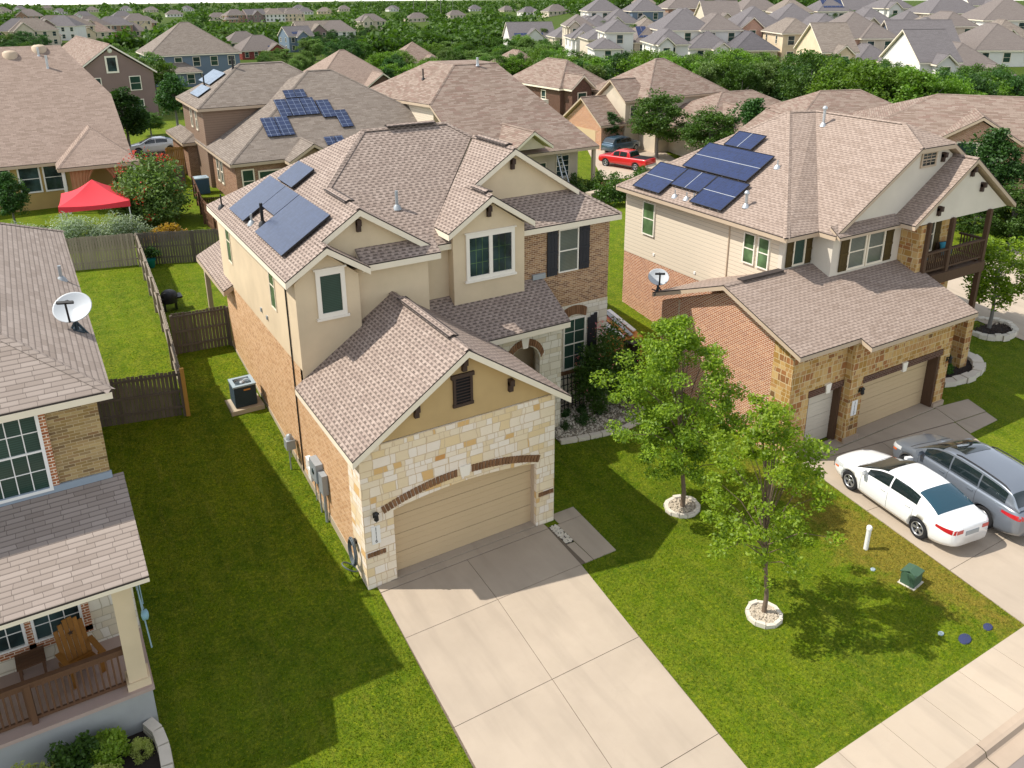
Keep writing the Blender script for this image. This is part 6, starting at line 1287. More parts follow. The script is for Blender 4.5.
def tree_at(px, py_top, v, H, label, group=None, near=False, rad=1.0, name='tree'):
    me = (TN if near else TV)[v]; H0 = (7, 7)[v] if near else (8, 8.5, 7.5, 7.0, 8.2)[v]
    p = on_ground(px, py_top, H * .97); s = H / H0
    return plant(name, label, 'tree', (p.x, p.y, ground(p.x, p.y) - .1), me, s * rad, random.uniform(0, 6.28), group, sz=s)
def tree_base(x, y, v, H, label, near=True, rad=1., group=None):
    me = (TN if near else TV)[v]; H0 = (7, 7)[v] if near else (8, 8.5, 7.5, 7.0, 8.2)[v]; s = H / H0
    return plant('tree', label, 'tree', (x, y, ground(x, y) - .1), me, s * rad, random.uniform(0, 6.28), group, sz=s)
for (px, py, v, H, rad, lab) in ((660, 92, 0, 7.0, 1.15, 'broad dark tree beside the slate car and red truck'), (611, 111, 1, 4.2, 1.2, 'small dark tree in front of the brick garage gable'),       (120, 86, 1, 6.5, 1.15, 'dark tree standing in front of the brown gabled house'), (170, 72, 1, 6.5, 1.0, 'leafy tree left of the grid panelled house over the white car'), (148, 112, 0, 2.6, 1.5, 'low light green tree below the white framed window'), (1000, 126, 1, 6.6, 1.05, 'dense dark green tree right of the balcony gable'), (1020, 185, 0, 4.0, 1.3, 'bushy tree at the right edge beside the side street'), (978, 205, 0, 2.6, 1.5, 'low bushy tree seen under the balcony roof'),
      (130, 168, 0, 2.8, 1.1, 'small rounded tree beside the white porch post'), (4, 170, 1, 4.0, 1.0, 'dark shrubby tree at the left edge by the cream wall'), (1012, 222, 0, 1.6, 1.8, 'low green tree by the side street near the right edge')): tree_at(px, py, v, H, lab, None, True, rad)
tree_base(51.6, 40.4, 0, 6.0, 'rounded dark tree right of the broad one near the red truck', True, 1.15); tree_base(55.2, 38.4, 1, 7.2, 'taller dark tree next to the solar panelled roof', True, 1.2)
def belt(n, poly, vs, hr, label, group, seed):
    """n trees whose tops fill a patch of the view"""
    rnd = random.Random(seed); xs = [p[0] for p in poly]; ys = [p[1] for p in poly]; k = 0; done = []
    def inside(x, y):
        c = False; j = len(poly) - 1
        for i in range(len(poly)):
            if (poly[i][1] > y) != (poly[j][1] > y) and x < (poly[j][0] - poly[i][0]) * (y - poly[i][1]) / (poly[j][1] - poly[i][1]) + poly[i][0]: c = not c
            j = i
        return c
    tries = 0
    while k < n and tries < 6000:
        tries += 1; x, y = rnd.uniform(min(xs), max(xs)), rnd.uniform(min(ys), max(ys))
        if not inside(x, y) or any(abs(x - a) < 6 and abs(y - b) < 1.8 for a, b in done): continue
        done.append((x, y)); v = rnd.choice(vs); tree_at(x, y, v, rnd.uniform(*hr), label, group, False, rnd.uniform(.95, 1.3)); k += 1
def row_trees(n, tops, drange, vs, label, group, seed):
    """trees standing between two distances, tall enough to reach the height the photo shows"""
    rnd = random.Random(seed); X_ = [p[0] for p in tops]; Y_ = [p[1] for p in tops]
    for i in range(n):
        px = X_[0] + (X_[-1] - X_[0]) * (i + rnd.uniform(-.4, 1.4)) / n; d = rnd.uniform(*drange); f = (drange[1] - d) / (drange[1] - drange[0])
        py = float(np.interp(px, X_, Y_)) + rnd.uniform(-3, 5) + f * rnd.uniform(0, 16); r_ = sight(px, py); r_ = r_ * (d / math.hypot(r_.x, r_.y)); p = CPOS + r_; g = ground(p.x, p.y); H = max(3.0, (p.z - g) * 1.03); v = rnd.choice(vs)
        s_ = H / (8, 8.5, 7.5, 7.0, 8.2)[v]; plant('tree', label, 'tree', (p.x, p.y, g - .1), TV[v], s_ * rnd.uniform(.8, 1.05) * (1 + .35 * max(0, 1 - H / 6)), rnd.uniform(0, 6.28), group, sz=s_)
row_trees(64, [(560, 50), (600, 53), (640, 49), (700, 52), (735, 46), (765, 52), (780, 66), (795, 62)], (106, 136), (2, 2, 0, 3, 4), 'bright green tree of the dense belt below the hill houses', 'bright trees of the belt below the hill', 1)
row_trees(56, [(795, 56), (812, 50), (850, 50), (862, 62), (886, 56), (905, 62), (925, 70), (960, 66), (1000, 66), (1030, 80)], (96, 124), (2, 0, 2, 1, 4), 'tree of the leafy row behind the right house roof', 'trees behind the right house', 2)
belt(70, [(400, 30), (520, 32), (590, 48), (590, 66), (520, 58), (470, 56), (410, 46), (400, 40)], (0, 2, 3, 0), (5, 7), 'tree of the broad green wood across the middle distance', 'trees of the middle wood', 3)
belt(46, [(312, 20), (372, 24), (396, 40), (318, 44), (300, 40)], (0, 1, 3, 1), (5, 7), 'dark leafed tree of the wood left of the brown steep roof', 'trees of the left wood', 4)
belt(12, [(258, 50), (312, 44), (314, 56), (290, 60), (262, 56)], (0, 3), (4.5, 6), 'olive tree beyond the grid panelled roof', 'olive trees beyond the grid panelled roof', 14)
belt(18, [(92, 38), (150, 38), (158, 60), (130, 62), (100, 46)], (0, 2, 3), (5.0, 6.5), 'rounded tree among the roofs behind the brown gabled house', 'trees behind the brown gabled house', 5)
belt(18, [(0, 22), (24, 20), (46, 36), (44, 50), (0, 52)], (0, 1), (5.5, 7.5), 'dark leafy tree at the left edge beyond the wide tan roof', 'trees at the left edge', 6)
belt(22, [(150, 21), (250, 21), (262, 34), (160, 34)], (0, 3, 1), (5, 7), 'tree between the scattered far roofs on the left', 'trees between far roofs on the left', 7)
belt(10, [(378, 52), (400, 46), (402, 70), (384, 66)], (4, 4, 2), (6, 7.5), 'pointed green tree beside the brown steep roof', 'pointed trees by the steep roof', 8)
belt(5, [(418, 54), (440, 54), (440, 60), (418, 62)], (2,), (4.5, 5.5), 'round bright tree in front of the low brown house', 'round bright trees', 9)
belt(2, [(542, 58), (552, 58), (552, 64), (542, 64)], (4,), (4, 4.5), 'pointed tree beside the two storey dark brown house', 'pointed trees by the dark house', 10)
belt(30, [(590, 12), (640, 8), (1000, 4), (1000, 12), (640, 26), (500, 30), (500, 22)], (1, 0, 3), (4, 5.5), 'tree between the houses of the hill', 'trees between the hill houses', 12)
belt(9, [(0, 60), (16, 58), (16, 64), (0, 66)], (1,), (4, 5), 'dark treetop at the left edge above the tan roof', 'treetops over the tan roof', 13)
# the far wood on the skyline, nobody could count it
def far_wood():
    rng = np.random.default_rng(77); V = []; HP = [(math.atan2(x - CPOS.x, y - CPOS.y), math.hypot(x - CPOS.x, y - CPOS.y), w) for x, y, w in HOUSES]
    for i in range(3600):
        d = 270 + 1500 * rng.uniform() ** 1.5; az = rng.uniform(-.3, .95); x = CPOS.x + d * math.sin(az); y = CPOS.y + d * math.cos(az)
        if az > .55 and d < 420: continue
        if any(abs(az - a_) < (w_ * .5 + 2) / d_ and d_ * .62 < d < d_ + w_ * .6 + 3 for a_, d_, w_ in HP): continue
        H = rng.uniform(6.0, 9.5); n = int(max(20, 120 * 300 / d)); P = rng.normal(size=(n, 3)); P /= np.linalg.norm(P, axis=1)[:, None]; P *= rng.uniform(.55, 1, n)[:, None]; r_ = H * rng.uniform(.42, .62)
        P = P * [r_, r_, H * .5] + [x, y, ground(x, y) + H * .5]; V.append(leaf_quads(P, .6 + d / 1100, rng, .5, .7))
    me = quad_mesh('wood', np.concatenate(V), 'leaf_far'); o = bpy.data.objects.new('wood', me); COL.objects.link(o); tag(o, 'continuous dark green wood filling the far distance to the skyline', 'wood', kind='stuff')
far_wood()
for (px, y0, lab) in ((427, 0, 'thickest utility pole on the skyline'), (441, 1, 'thin utility pole right of the thickest one on the skyline'), (414, 2, 'thin utility pole left of the thickest one on the skyline'), (453, 1, 'rightmost thin utility pole of the group on the skyline'), (172, 1, 'lone thin utility pole on the left skyline')):
    p = on_ground(px, 14, 2.0); t = thing('utility_pole', lab, 'pole', (p.x, p.y, ground(p.x, p.y))); mb = MB(); mb.tube([(0, 0, -1), (0, 0, 15)], .28 if 'thickest' in lab else .17, 6); mb.build('pole', M['bark_g'], t); mb = MB(); mb.box(-1.2, 1.2, -.08, .08, 13.6, 13.8); mb.build('crossarm', M['bark_g'], t)
# ================================================================== fences
def fence(label, pts, h, mat, side=1, gap=.006, pw=.14, post_mat=None):
    t = thing('wooden_fence', label, 'fence', (0, 0, 0)); rnd = random.Random(int(abs(pts[0][0] * 31 + pts[0][1] * 17))); mb = MB(); rl = MB(); d_all = []
    for (a, b) in zip(pts[:-1], pts[1:]):
        L = math.hypot(b[0] - a[0], b[1] - a[1]); d = Vector(((b[0] - a[0]) / L, (b[1] - a[1]) / L, 0)); nrm = Vector((-d.y, d.x, 0)) * side; k = int(L / pw)
        for i in range(k):
            c = Vector((a[0], a[1], 0)) + d * (pw * (i + .5)); z = ground(c.x, c.y); hh = h + rnd.uniform(-.03, .02)
            mb.obox(c + Vector((0, 0, z + hh / 2)) + nrm * rnd.uniform(0, .006), d * (pw / 2 - gap - rnd.uniform(0, .006)), nrm * .009, (0, 0, hh / 2))
        for fr in (.2, .55, .92): p, q = Vector((a[0], a[1], ground(*a) + h * fr)), Vector((b[0], b[1], ground(*b) + h * fr)); rl.bar(p - nrm * .035, q - nrm * .035, .04, .09)
        n = max(1, int(L / 2.4))
        for i in range(n + 1): c = Vector((a[0], a[1], 0)) + d * (L * i / n); d_all.append((c - nrm * .07, d, nrm))
    mb.build('boards', M[mat], t); rl.build('rail', M[mat], t)
    for c, d, nrm in d_all:
        z = ground(c.x, c.y); p = MB(); p.obox((c.x, c.y, z + h * .48), d * .05, nrm * .05, (0, 0, h * .5)); p.build('post', M[post_mat or mat], t)
    return t
fence('weathered dark board fence between the left house and the new yellow post', [(-5.85, 11.65), (-2.85, 11.15)], 1.83, 'fence_d', 1)
t = thing('fence_post', 'new yellow timber post at the near end of the long fence', 'post', (-2.76, 11.05, ground(-2.8, 11))); m_ = MB(); m_.box(-.07, .07, -.07, .07, -.2, 1.95); m_.build('post', M['fence_n'], t)
fence('long sunlit board fence running back between the two grass yards', [(-2.78, 11.25), (-2.35, 18), (-1.87, 28.4)], 1.83, 'fence', -1)
fence('dark weathered cross fence joining the long fence to the brick side wall', [(-2.3, 15.75), (-.05, 15.62)], 1.83, 'fence_d', 1)
fence('rear board fence with pale rails below the silver leaved shrubs', [(-16, 32.2), (-1.9, 28.7)], 1.83, 'fence', -1)
fence('dark rear board fence below the crepe myrtle behind the middle house', [(-1.8, 28.6), (3.5, 26.6), (16, 23)], 1.83, 'fence_d', -1)
fence('narrow reddish fence running toward the grid panelled house', [(3.3, 27.4), (3.0, 35.5), (3.9, 43.5)], 1.6, 'timber_red', -1)
fence('low lattice fence across the narrow grass side yard', [(3.4, 38.2), (5.7, 38.0)], 1.1, 'shutter_brown', 1, .02)
fence('new yellow timber fence panel beside the grid panelled house', [(3.6, 52.5), (5.2, 52.2)], 2.3, 'fence_n', 1)
fence('near black fence panel left of the new yellow timber panel', [(.6, 53.2), (3.5, 52.5)], 1.9, 'fence_d', 1)
fence('low brown fence between the patio garden and the truck street', [(30.2, 29.4), (38.5, 27.2)], 1.3, 'timber_red', 1)
# ================================================================== small things in the gardens
t = thing('canopy_tent', 'bright red pop up canopy tent behind the rear fence', 'canopy', (-3.0, 37.6, 2.16), R(-6)); w = 1.95; mb = MB()
zE, zP = 2.15, 3.25; n = 12
for (a, b) in (((-w, -w), (w, -w)), ((w, -w), (w, w)), ((w, w), (-w, w)), ((-w, w), (-w, -w))):
    vs = []; 
    for j in range(n + 1):
        f = j / n
        for i in range(n + 1):
            u = i / n; e = Vector((a[0] + (b[0] - a[0]) * u, a[1] + (b[1] - a[1]) * u, 0)) * (1 - f); sag = -.1 * math.sin(math.pi * u) * (1 - f) * 1.2 - .16 * math.sin(math.pi * f); vs.append((e.x, e.y, zE + (zP - zE) * f + sag))
    mb.add(vs, [(j * (n + 1) + i, j * (n + 1) + i + 1, (j + 1) * (n + 1) + i + 1, (j + 1) * (n + 1) + i) for j in range(n) for i in range(n)], 0, True)
    vs = []
    for i in range(n + 1): u = i / n; x, y = a[0] + (b[0] - a[0]) * u, a[1] + (b[1] - a[1]) * u; vs += [(x, y, zE - .12 * math.sin(math.pi * u)), (x * 1.01, y * 1.01, zE - .38)]
    mb.add(vs, [(2 * i, 2 * i + 1, 2 * i + 3, 2 * i + 2) for i in range(n)], 0)
mb.build('cover', M['red_cloth'], t)
for sx in (-1, 1):
    for sy in (-1, 1): m_ = MB(); m_.box(sx * w * .96 - .03, sx * w * .96 + .03, sy * w * .96 - .03, sy * w * .96 + .03, 0, zE); m_.build('leg', M['white'], t)
t = thing('kettle_grill', 'covered black grill standing in the shade of the long fence', 'grill', (-1.65, 20.6, 2.16)); mb = MB(); mb.lathe([(0, 1.0), (.2, .97), (.34, .86), (.38, .7), (.36, .4)], n=16); mb.build('lid', M['black'], t)
mb = MB(); mb.box(-.55, .55, -.3, .3, .6, .68); mb.build('shelf', M['black'], t)
for sx in (-.25, .25): m_ = MB(); m_.box(sx - .03, sx + .03, -.2, .2, 0, .6); m_.build('leg', M['black'], t)
t = thing('plant_pot', 'small teal plant pot in the corner of the rear fence', 'pot', (-1.45, 27.9, 2.16)); m_ = MB(); m_.lathe([(0, 0), (.2, 0), (.28, .45), (.31, .47), (.26, .45), (0, .4)], n=16); m_.build('pot', m_flat('teal_pot', '1f8f86', .5), t)
o = bpy.data.objects.new('foliage', bush_mesh(91, .5, .4, .7, 12, 500, .2, .07, 'leaf_far_d')); COL.objects.link(o); o.parent = t; o.location = (0, .1, .4)
p = Vector((4.6, 44.6, 2.2)); t = thing('air_conditioner', 'blue grey air conditioner beside the brick wall of the grid panelled house', 'air conditioner', p); m_ = MB(); m_.box(-.5, .5, -.5, .5, 0, 1.1); [m_.box(-.51, .51, -.51, .51, .1 + k * .09, .13 + k * .09) for k in range(10)]; m_.build('case', m_flat('ac_blue', '38566c', .6), t); m_ = MB(); m_.box(-.53, .53, -.53, .53, 1.1, 1.18); m_.lathe([(.4, 1.185), (.38, 1.2), (0, 1.2)]); m_.build('top_cover', M['ac_top'], t)
t = thing('flower_box', 'orange red flower box under the near black fence panel', 'flower box', (3.0, 49.5, 2.16)); m_ = MB(); m_.box(-1, 1, -.25, .25, 0, .35); m_.build('box', M['red_cloth'], t); o = bpy.data.objects.new('flowers', flower_mesh(92, 1.0, .3, .7, 200, .07, 'flower', 20)); COL.objects.link(o); o.parent = t
t = thing('ladder', 'silver folding ladder leaning at the rear patio of the mottled roof house', 'ladder', (28.2, 31.7, ground(28, 31.7)), R(12)); m_ = MB()
for s_ in (-1, 1): m_.bar((s_ * .3, -.9, 0), (s_ * .2, .5, 3.4), .07, .05)
for k in range(10): f = (k + .5) / 10; m_.bar((-.3 + .1 * f, -.9 + 1.4 * f, 3.4 * f), (.3 - .1 * f, -.9 + 1.4 * f, 3.4 * f), .05, .06)
m_.build('frame', M['alu'], t)
p = on_ground(603, 190, 0); t = thing('patio_planter', 'pale low planter wall by the rear patio behind the middle house', 'planter', (29.6, 28.4, ground(29.6, 28.4)), R(8)); m_ = MB(); m_.box(-1.5, 1.5, -.3, .3, 0, .9); m_.build('wall', M['concrete_w'], t)
# the clutter between the two houses
t = thing('storage_crate', 'long orange timber crate stacked with boards between the two houses', 'crate', (15.0, 8.6, ground(15, 8.6)), R(-12)); mb = MB(); mb.box(-1.0, 1.0, -1.6, 1.6, 0, .9); mb.build('box', M['orange'], t)
for k in range(7): m_ = MB(); rr = random.Random(k); m_.obox((-.8 + k * .26, rr.uniform(-.2, .2), .96 + .015 * k), (.1, .04 * rr.uniform(-1, 1), 0), (rr.uniform(-.15, .15), rr.uniform(1.2, 1.7), 0), (0, 0, .025)); m_.build('board', M[('white', 'orange', 'galv')[k % 3]], t)
t = thing('tarp_sheet', 'bright blue sheet covering a stack behind the corner of the brick wall', 'tarp', (15.2, 14.2, ground(15, 14)), R(-8)); mb = MB(); mb.box(-.7, .7, -1.2, 1.2, 0, 1.5); mb.build('stack', M['fence_d'], t); mb = MB(); vs = []
for j in range(9):
    for i in range(9): x, y = -.85 + 1.7 * i / 8, -1.35 + 2.7 * j / 8; vs.append((x, y, 1.55 - (.9 if i in (0, 8) or j in (0, 8) else 0) * .5 + .03 * math.sin(x * 7 + y * 5)))
mb.add(vs, [(j * 9 + i, j * 9 + i + 1, (j + 1) * 9 + i + 1, (j + 1) * 9 + i) for j in range(8) for i in range(8)], 0, True); mb.build('sheet', M['blue'], t)
t = thing('garden_bin', 'dark wheeled bin against the orange brick garage wall', 'bin', (15.05, 6.9, ground(15, 6.9)), R(10)); mb = MB(); mb.panel([(-.28, -.3, 0), (.28, -.3, 0), (.28, .3, 0), (-.28, .3, 0)], (0, 0, .95)); mb.build('body', M['black'], t); mb = MB(); mb.box(-.31, .31, -.35, .33, .95, 1.03); mb.build('lid', M['black'], t)
# lawn fittings by the street
t = thing('marker_post', 'short white plastic marker post on the lawn beside the white sedan', 'post', (13.84, -6.24, 0)); m_ = MB(); m_.tube([(0, 0, -.1), (.02, .0, .74)], .07, 14); m_.lathe([(.085, .72), (.085, .8), (.06, .84), (0, .845)], (.02, 0, 0), 14); m_.build('post', M['white'], t)
t = thing('utility_box', 'small dark green utility box on the dry lawn edge', 'utility box', (13.65, -7.9, 0), R(8)); m_ = MB(); m_.panel([(-.24, -.2, .0), (.24, -.2, 0), (.24, .2, 0), (-.24, .2, 0)], (0, 0, .42)); m_.build('body', M['plastic_g'], t); m_ = MB(); m_.panel([(-.27, -.23, .42), (.27, -.23, .42), (.2, 0, .5), (-.2, 0, .5)], (0, .0, -.03)); m_.panel([(-.27, .23, .42), (.27, .23, .42), (.2, 0, .5), (-.2, 0, .5)], (0, 0, -.03)); m_.build('lid', M['plastic_g'], t); m_ = MB(); m_.box(-.29, .29, -.25, .25, -.1, .02); m_.build('pad', M['edging'], t)
for (px, py, sx, sy, rz, mat, lab) in ((965, 638.5, .4, .26, 12, 'dark_blue', 'larger dark blue meter lid in the lawn near the sidewalk'), (988, 626.5, .28, .2, 12, 'dark_blue', 'smaller dark blue meter lid in the lawn nearest the neighbour drive'), (941, 633, .16, .12, 0, 'ac_top', 'pale green valve lid in the lawn left of the blue lids'), (873, 569, .14, .12, 0, 'ac_top', 'pale round valve lid in the lawn below the white marker post')):
    p = at_z(px, py, .03); t = thing('valve_cover', lab, 'lid', (p.x, p.y, .0), R(rz), 'valve lids in the lawn'); m_ = MB(); n = 20
    m_.lathe([(0, .035), (.9, .035), (1, .03), (1, -.05)], n=n); m_.v = [(x * sx * .55, y * sy * .55, z) for x, y, z in m_.v]; m_.build('lid', M[mat], t)
t = thing('gravel_strip', 'little strip of grey gravel between drive and garage corner pad', 'gravel strip', (6.2, -.7, .0)); m_ = MB(); m_.box(-.14, .14, -.55, .45, -.02, .02); m_.build('bed', M['mulch'], t); mb = MB(); rr = random.Random(3)
for k in range(160): s_ = rr.uniform(.02, .04); q_ = Vector((rr.uniform(-.13, .13), rr.uniform(-.52, .42), .025)); u = Vector((rr.uniform(-1, 1), rr.uniform(-1, 1), rr.uniform(-.4, .4))).normalized() * s_; v = u.cross(Z).normalized() * s_ * .7; mb.obox(q_, u, v, u.cross(v).normalized() * s_ * .5)
o = mb.build('gravel', M['edging'], t, uv=False); o['kind'] = 'stuff'
t = thing('trash_bin', 'green lidded trash bin beside the brick garage across the truck street', 'bin', on_ground(583, 133, 0), R(20)); m_ = MB(); m_.panel([(-.3, -.33, 0), (.3, -.33, 0), (.3, .33, 0), (-.3, .33, 0)], (0, 0, 1.0)); m_.build('body', M['ac_dark'], t); m_ = MB(); m_.box(-.34, .34, -.4, .36, 1.0, 1.1); m_.build('lid', m_flat('bin_green', '3fa04a', .5), t)

# ================================================================== vehicles
def smooth(x, xs, ys):
    xs = np.array(xs, float); ys = np.array(ys, float); m = np.zeros(len(xs)); dx = np.diff(xs); dy = np.diff(ys) / dx
    m[1:-1] = np.where(dy[:-1] * dy[1:] > 0, 2 * dy[:-1] * dy[1:] / (dy[:-1] + dy[1:] + 1e-12), 0); m[0], m[-1] = dy[0], dy[-1]
    x = np.clip(x, xs[0], xs[-1]); i = np.clip(np.searchsorted(xs, x, side='right') - 1, 0, len(xs) - 2); h = dx[i]; t = (x - xs[i]) / h
    return (2 * t**3 - 3 * t**2 + 1) * ys[i] + (t**3 - 2 * t**2 + t) * h * m[i] + (-2 * t**3 + 3 * t**2) * ys[i + 1] + (t**3 - t**2) * h * m[i + 1]
def car(name, label, cat, loc, rz, sp, paint, glass='car_glass', detail=True, group=None, scale=1.):
    """x runs from the nose (0) to the tail (L)"""
    t = thing(name, label, cat, loc, rz, group); t.scale = (scale,) * 3; L = sp['L']; hw0 = sp['W'] / 2; xm = L / 2
    hw = lambda x: smooth(x, *sp['plan']) * hw0; zt = lambda x: smooth(x, *sp['belt']); zb = lambda x: smooth(x, *sp['bottom']); zr = lambda x: smooth(x, *sp['roof'])
    xs = np.unique(np.concatenate([np.linspace(0, L, 64), [.02, .06, L - .02, L - .06]]))
    sec = lambda x: [(0, zb(x)), (.7 * hw(x), zb(x)), (.93 * hw(x), zb(x) + .03), (.985 * hw(x), zb(x) + .14), (hw(x), zb(x) + .3 * (zt(x) - zb(x)) + .04), (.995 * hw(x), zb(x) + .62 * (zt(x) - zb(x))), (.975 * hw(x), zt(x) - .12), (.945 * hw(x), zt(x) - .045), (.89 * hw(x), zt(x)), (.7 * hw(x), zt(x) + .035 * sp.get('crown', 1)), (.35 * hw(x), zt(x) + .06 * sp.get('crown', 1)), (0, zt(x) + .068 * sp.get('crown', 1))]
    rows = []
    for x in xs:
        s_ = [(float(y), float(z)) for y, z in sec(x)]; rows.append([(x - xm, y, z) for y, z in s_] + [(x - xm, -y, z) for y, z in s_[-2:0:-1]])
    n = len(rows[0]); mb = MB(); mb.add([p for r_ in rows for p in r_], [(i * n + k, i * n + (k + 1) % n, (i + 1) * n + (k + 1) % n, (i + 1) * n + k) for i in range(len(rows) - 1) for k in range(n)] + [tuple(range(n))[::-1], tuple((len(rows) - 1) * n + k for k in range(n))], 0, True)
    body = mb.build('body', M[paint], t, fixn=True, uv=False)
    # wheel housings cut out of the body
    cut = []
    for wx in sp['axles']:
        for s_ in (-1, 1):
            m_ = MB(); m_.lathe([(0, -.17), (sp['wr'] + .055, -.17), (sp['wr'] + .055, .3), (0, .3)], (0, 0, 0), 32, axis='y'); c = m_.build('cutter', M['black'], None, uv=False, fixn=True); c.parent = t; c.location = (wx - xm, s_ * (hw0 - .02), sp['wr']); c.rotation_euler = (0, 0, 0 if s_ > 0 else math.pi)
            md = body.modifiers.new('cut', 'BOOLEAN'); md.object = c; md.operation = 'DIFFERENCE'; md.solver = 'EXACT'; cut.append(c)
    bpy.context.view_layer.update(); dg = bpy.context.evaluated_depsgraph_get(); me = bpy.data.meshes.new_from_object(body.evaluated_get(dg)); body.modifiers.clear(); old = body.data; body.data = me; bpy.data.meshes.remove(old)
    for c in cut: bpy.data.objects.remove(c)
    # cabin
    x0, x1 = sp['cab']; zmax = max(sp['roof'][1]); rf = sp.get('roofw', .74)
    def G(x, q):
        b = zt(x) - .01; r_ = max(zr(x), b + .012); f = min(max((r_ - b) / (zmax - zt((x0 + x1) / 2)), 0), 1); f = f ** .6; hb = .9 * hw(x); ht = hb + (rf * hw0 - hb) * f
        if q < .6: u = q / .6; return (hb + (ht - hb) * u + .03 * math.sin(math.pi * u) * f, b + (r_ - .09 * f - b) * u)
        a = (q - .6) / .4; return (ht * (1 - a ** 1.7), r_ - .09 * f * (1 - a) ** 2.6)
    cx = np.linspace(x0, x1, 44); qs = [0, .08, .2, .32, .44, .54, .6, .63, .67, .73, .8, .9, 1]; rows = []
    for x in cx:
        s_ = [G(x, q) for q in qs]; rows.append([(x - xm, float(y), float(z)) for y, z in s_] + [(x - xm, -float(y), float(z)) for y, z in s_[-2::-1]])
    n = len(rows[0]); mb = MB(); mb.add([p for r_ in rows for p in r_], [(i * n + k, i * n + k + 1, (i + 1) * n + k + 1, (i + 1) * n + k) for i in range(len(rows) - 1) for k in range(n - 1)], 0, True); mb.build('cabin', M[paint], t, fixn=True, uv=False)
    def patch(nm, xa, xb, qa, qb, sides, mat, off=.006, nx=14, nq=8, edge=None):
        for s_ in sides:
            vs = []
            for i in range(nx + 1):
                for j in range(nq + 1):
                    x = xa + (xb - xa) * i / nx; q = qa + (qb - qa) * j / nq
                    if edge: q = min(max(q, edge(x)[0]), edge(x)[1])
                    if s_ == 0: q2 = 1 - abs(1 - 2 * j / nq) * (1 - qa); y, z = G(x, q2); y *= (1 if j < nq / 2 else -1); vs.append((x - xm, y, z + off))
                    else: y, z = G(x, q); vs.append((x - xm, s_ * (y + off), z + off * .5))
            m_ = MB(); m_.add(vs, [(i * (nq + 1) + j, i * (nq + 1) + j + 1, (i + 1) * (nq + 1) + j + 1, (i + 1) * (nq + 1) + j) for i in range(nx) for j in range(nq)], 0, True); m_.build(nm, M[mat], t, uv=False)
    patch('windshield', *sp['ws'], .62, 1, (0,), glass, .008, 14, 16); patch('rear_window', *sp['rw'], .62, 1, (0,), sp.get('rwg', glass), .008, 14, 16)
    for xa, xb in sp['side']: patch('side_window', xa, xb, .06, .55, (1, -1), glass)
    if 'sunroof' in sp: xa, xb = sp['sunroof']; patch('sunroof', xa, xb, .8, 1, (0,), glass, .008, 8, 10)
    if 'rails' in sp:
        xa, xb = sp['rails']
        for s_ in (-1, 1):
            m_ = MB(); pts = []
            for k in range(12): x = xa + (xb - xa) * k / 11; y, z = G(x, .66); pts.append((x - xm, s_ * y, z + (.05 if 0 < k < 11 else .01)))
            m_.tube(pts, .02, 6); m_.build('roof_rail', M['black'], t, uv=False)
    for wx in sp['axles']:
        for s_ in (-1, 1):
            w = thing('wheel', None, None, (wx - xm, s_ * (hw0 - .14), sp['wr'])); w.parent = t; w.rotation_euler = (0, 0, 0 if s_ > 0 else math.pi); r_ = sp['wr']; m_ = MB()
            m_.lathe([(r_ * .62, -.1), (r_ * .9, -.11), (r_, -.08), (r_, .08), (r_ * .9, .11), (r_ * .68, .105), (r_ * .64, .08)], n=36, axis='y'); m_.build('tyre', M['tyre'], w, uv=False)
            m_ = MB(); m_.lathe([(r_ * .66, .085), (r_ * .62, .1), (r_ * .6, .05), (r_ * .55, .03), (0, .03)], n=32, axis='y', m=1)
            for k in range(5):
                for dd in (-.13, .13): a = 2 * math.pi * k / 5 + dd; d = Vector((math.cos(a), 0, math.sin(a))); e = Vector((-math.sin(a), 0, math.cos(a))); m_.obox(d * r_ * .36 + Vector((0, .075, 0)), d * r_ * .27, e * r_ * .045, (0, .015, 0), 0)
            m_.lathe([(r_ * .66, .08), (r_ * .66, .112), (r_ * .6, .112), (r_ * .58, .07)], n=36, axis='y'); m_.lathe([(0, .1), (r_ * .14, .095), (r_ * .15, .05)], n=14, axis='y'); m_.build('rim', [M['rim'], M['rim_d']], w, uv=False)
    def side_patch(nm, xa, xb, fa, fb, mat, off=.006, nx=8):
        """a lamp on the shoulder: strip of the body section between two heights"""
        for s_ in (1, -1):
            vs = []
            for i in range(nx + 1):
                x = xa + (xb - xa) * i / nx; lo, hi = fa(i / nx), fb(i / nx)
                for j in range(5):
                    z = lo + (hi - lo) * j / 4; S_ = sec(x); Zs = [q[1] for q in S_[3:9]]; Ys = [q[0] for q in S_[3:9]]; y = float(np.interp(z, Zs, Ys)); vs.append((x - xm, s_ * (y + off), z))
            m_ = MB(); m_.add(vs, [(i * 5 + j, i * 5 + j + 1, (i + 1) * 5 + j + 1, (i + 1) * 5 + j) for i in range(nx) for j in range(4)], 0, True); m_.build(nm, M[mat], t, uv=False)
    if detail:
        zf = float(zt(.25)); zl = float(zt(L - .2))
        side_patch('headlight', .03, .62, lambda u: zf - .22 + .12 * u, lambda u: zf - .07 + .09 * u, 'lamp_clear'); side_patch('turn_signal', .2, .42, lambda u: zf - .26 + .05 * u, lambda u: zf - .2 + .06 * u, 'amber', .009)
        side_patch('tail_light', L - .55, L - .01, lambda u: zl - .2 - .05 * u, lambda u: zl - .12 + .03 * u, 'tail')
        m_ = MB(); w_ = float(hw(L)); m_.box(xm - .0, xm + .012, -w_ * .97, -w_ * .6, zl - .23, zl - .11); m_.box(xm, xm + .012, w_ * .6, w_ * .97, zl - .23, zl - .11); m_.build('tail_light', M['tail'], t, uv=False)
        m_ = MB(); m_.box(xm, xm + .015, -.26, .26, zl - .34, zl - .2); m_.build('license_plate', M['galv'], t, uv=False)
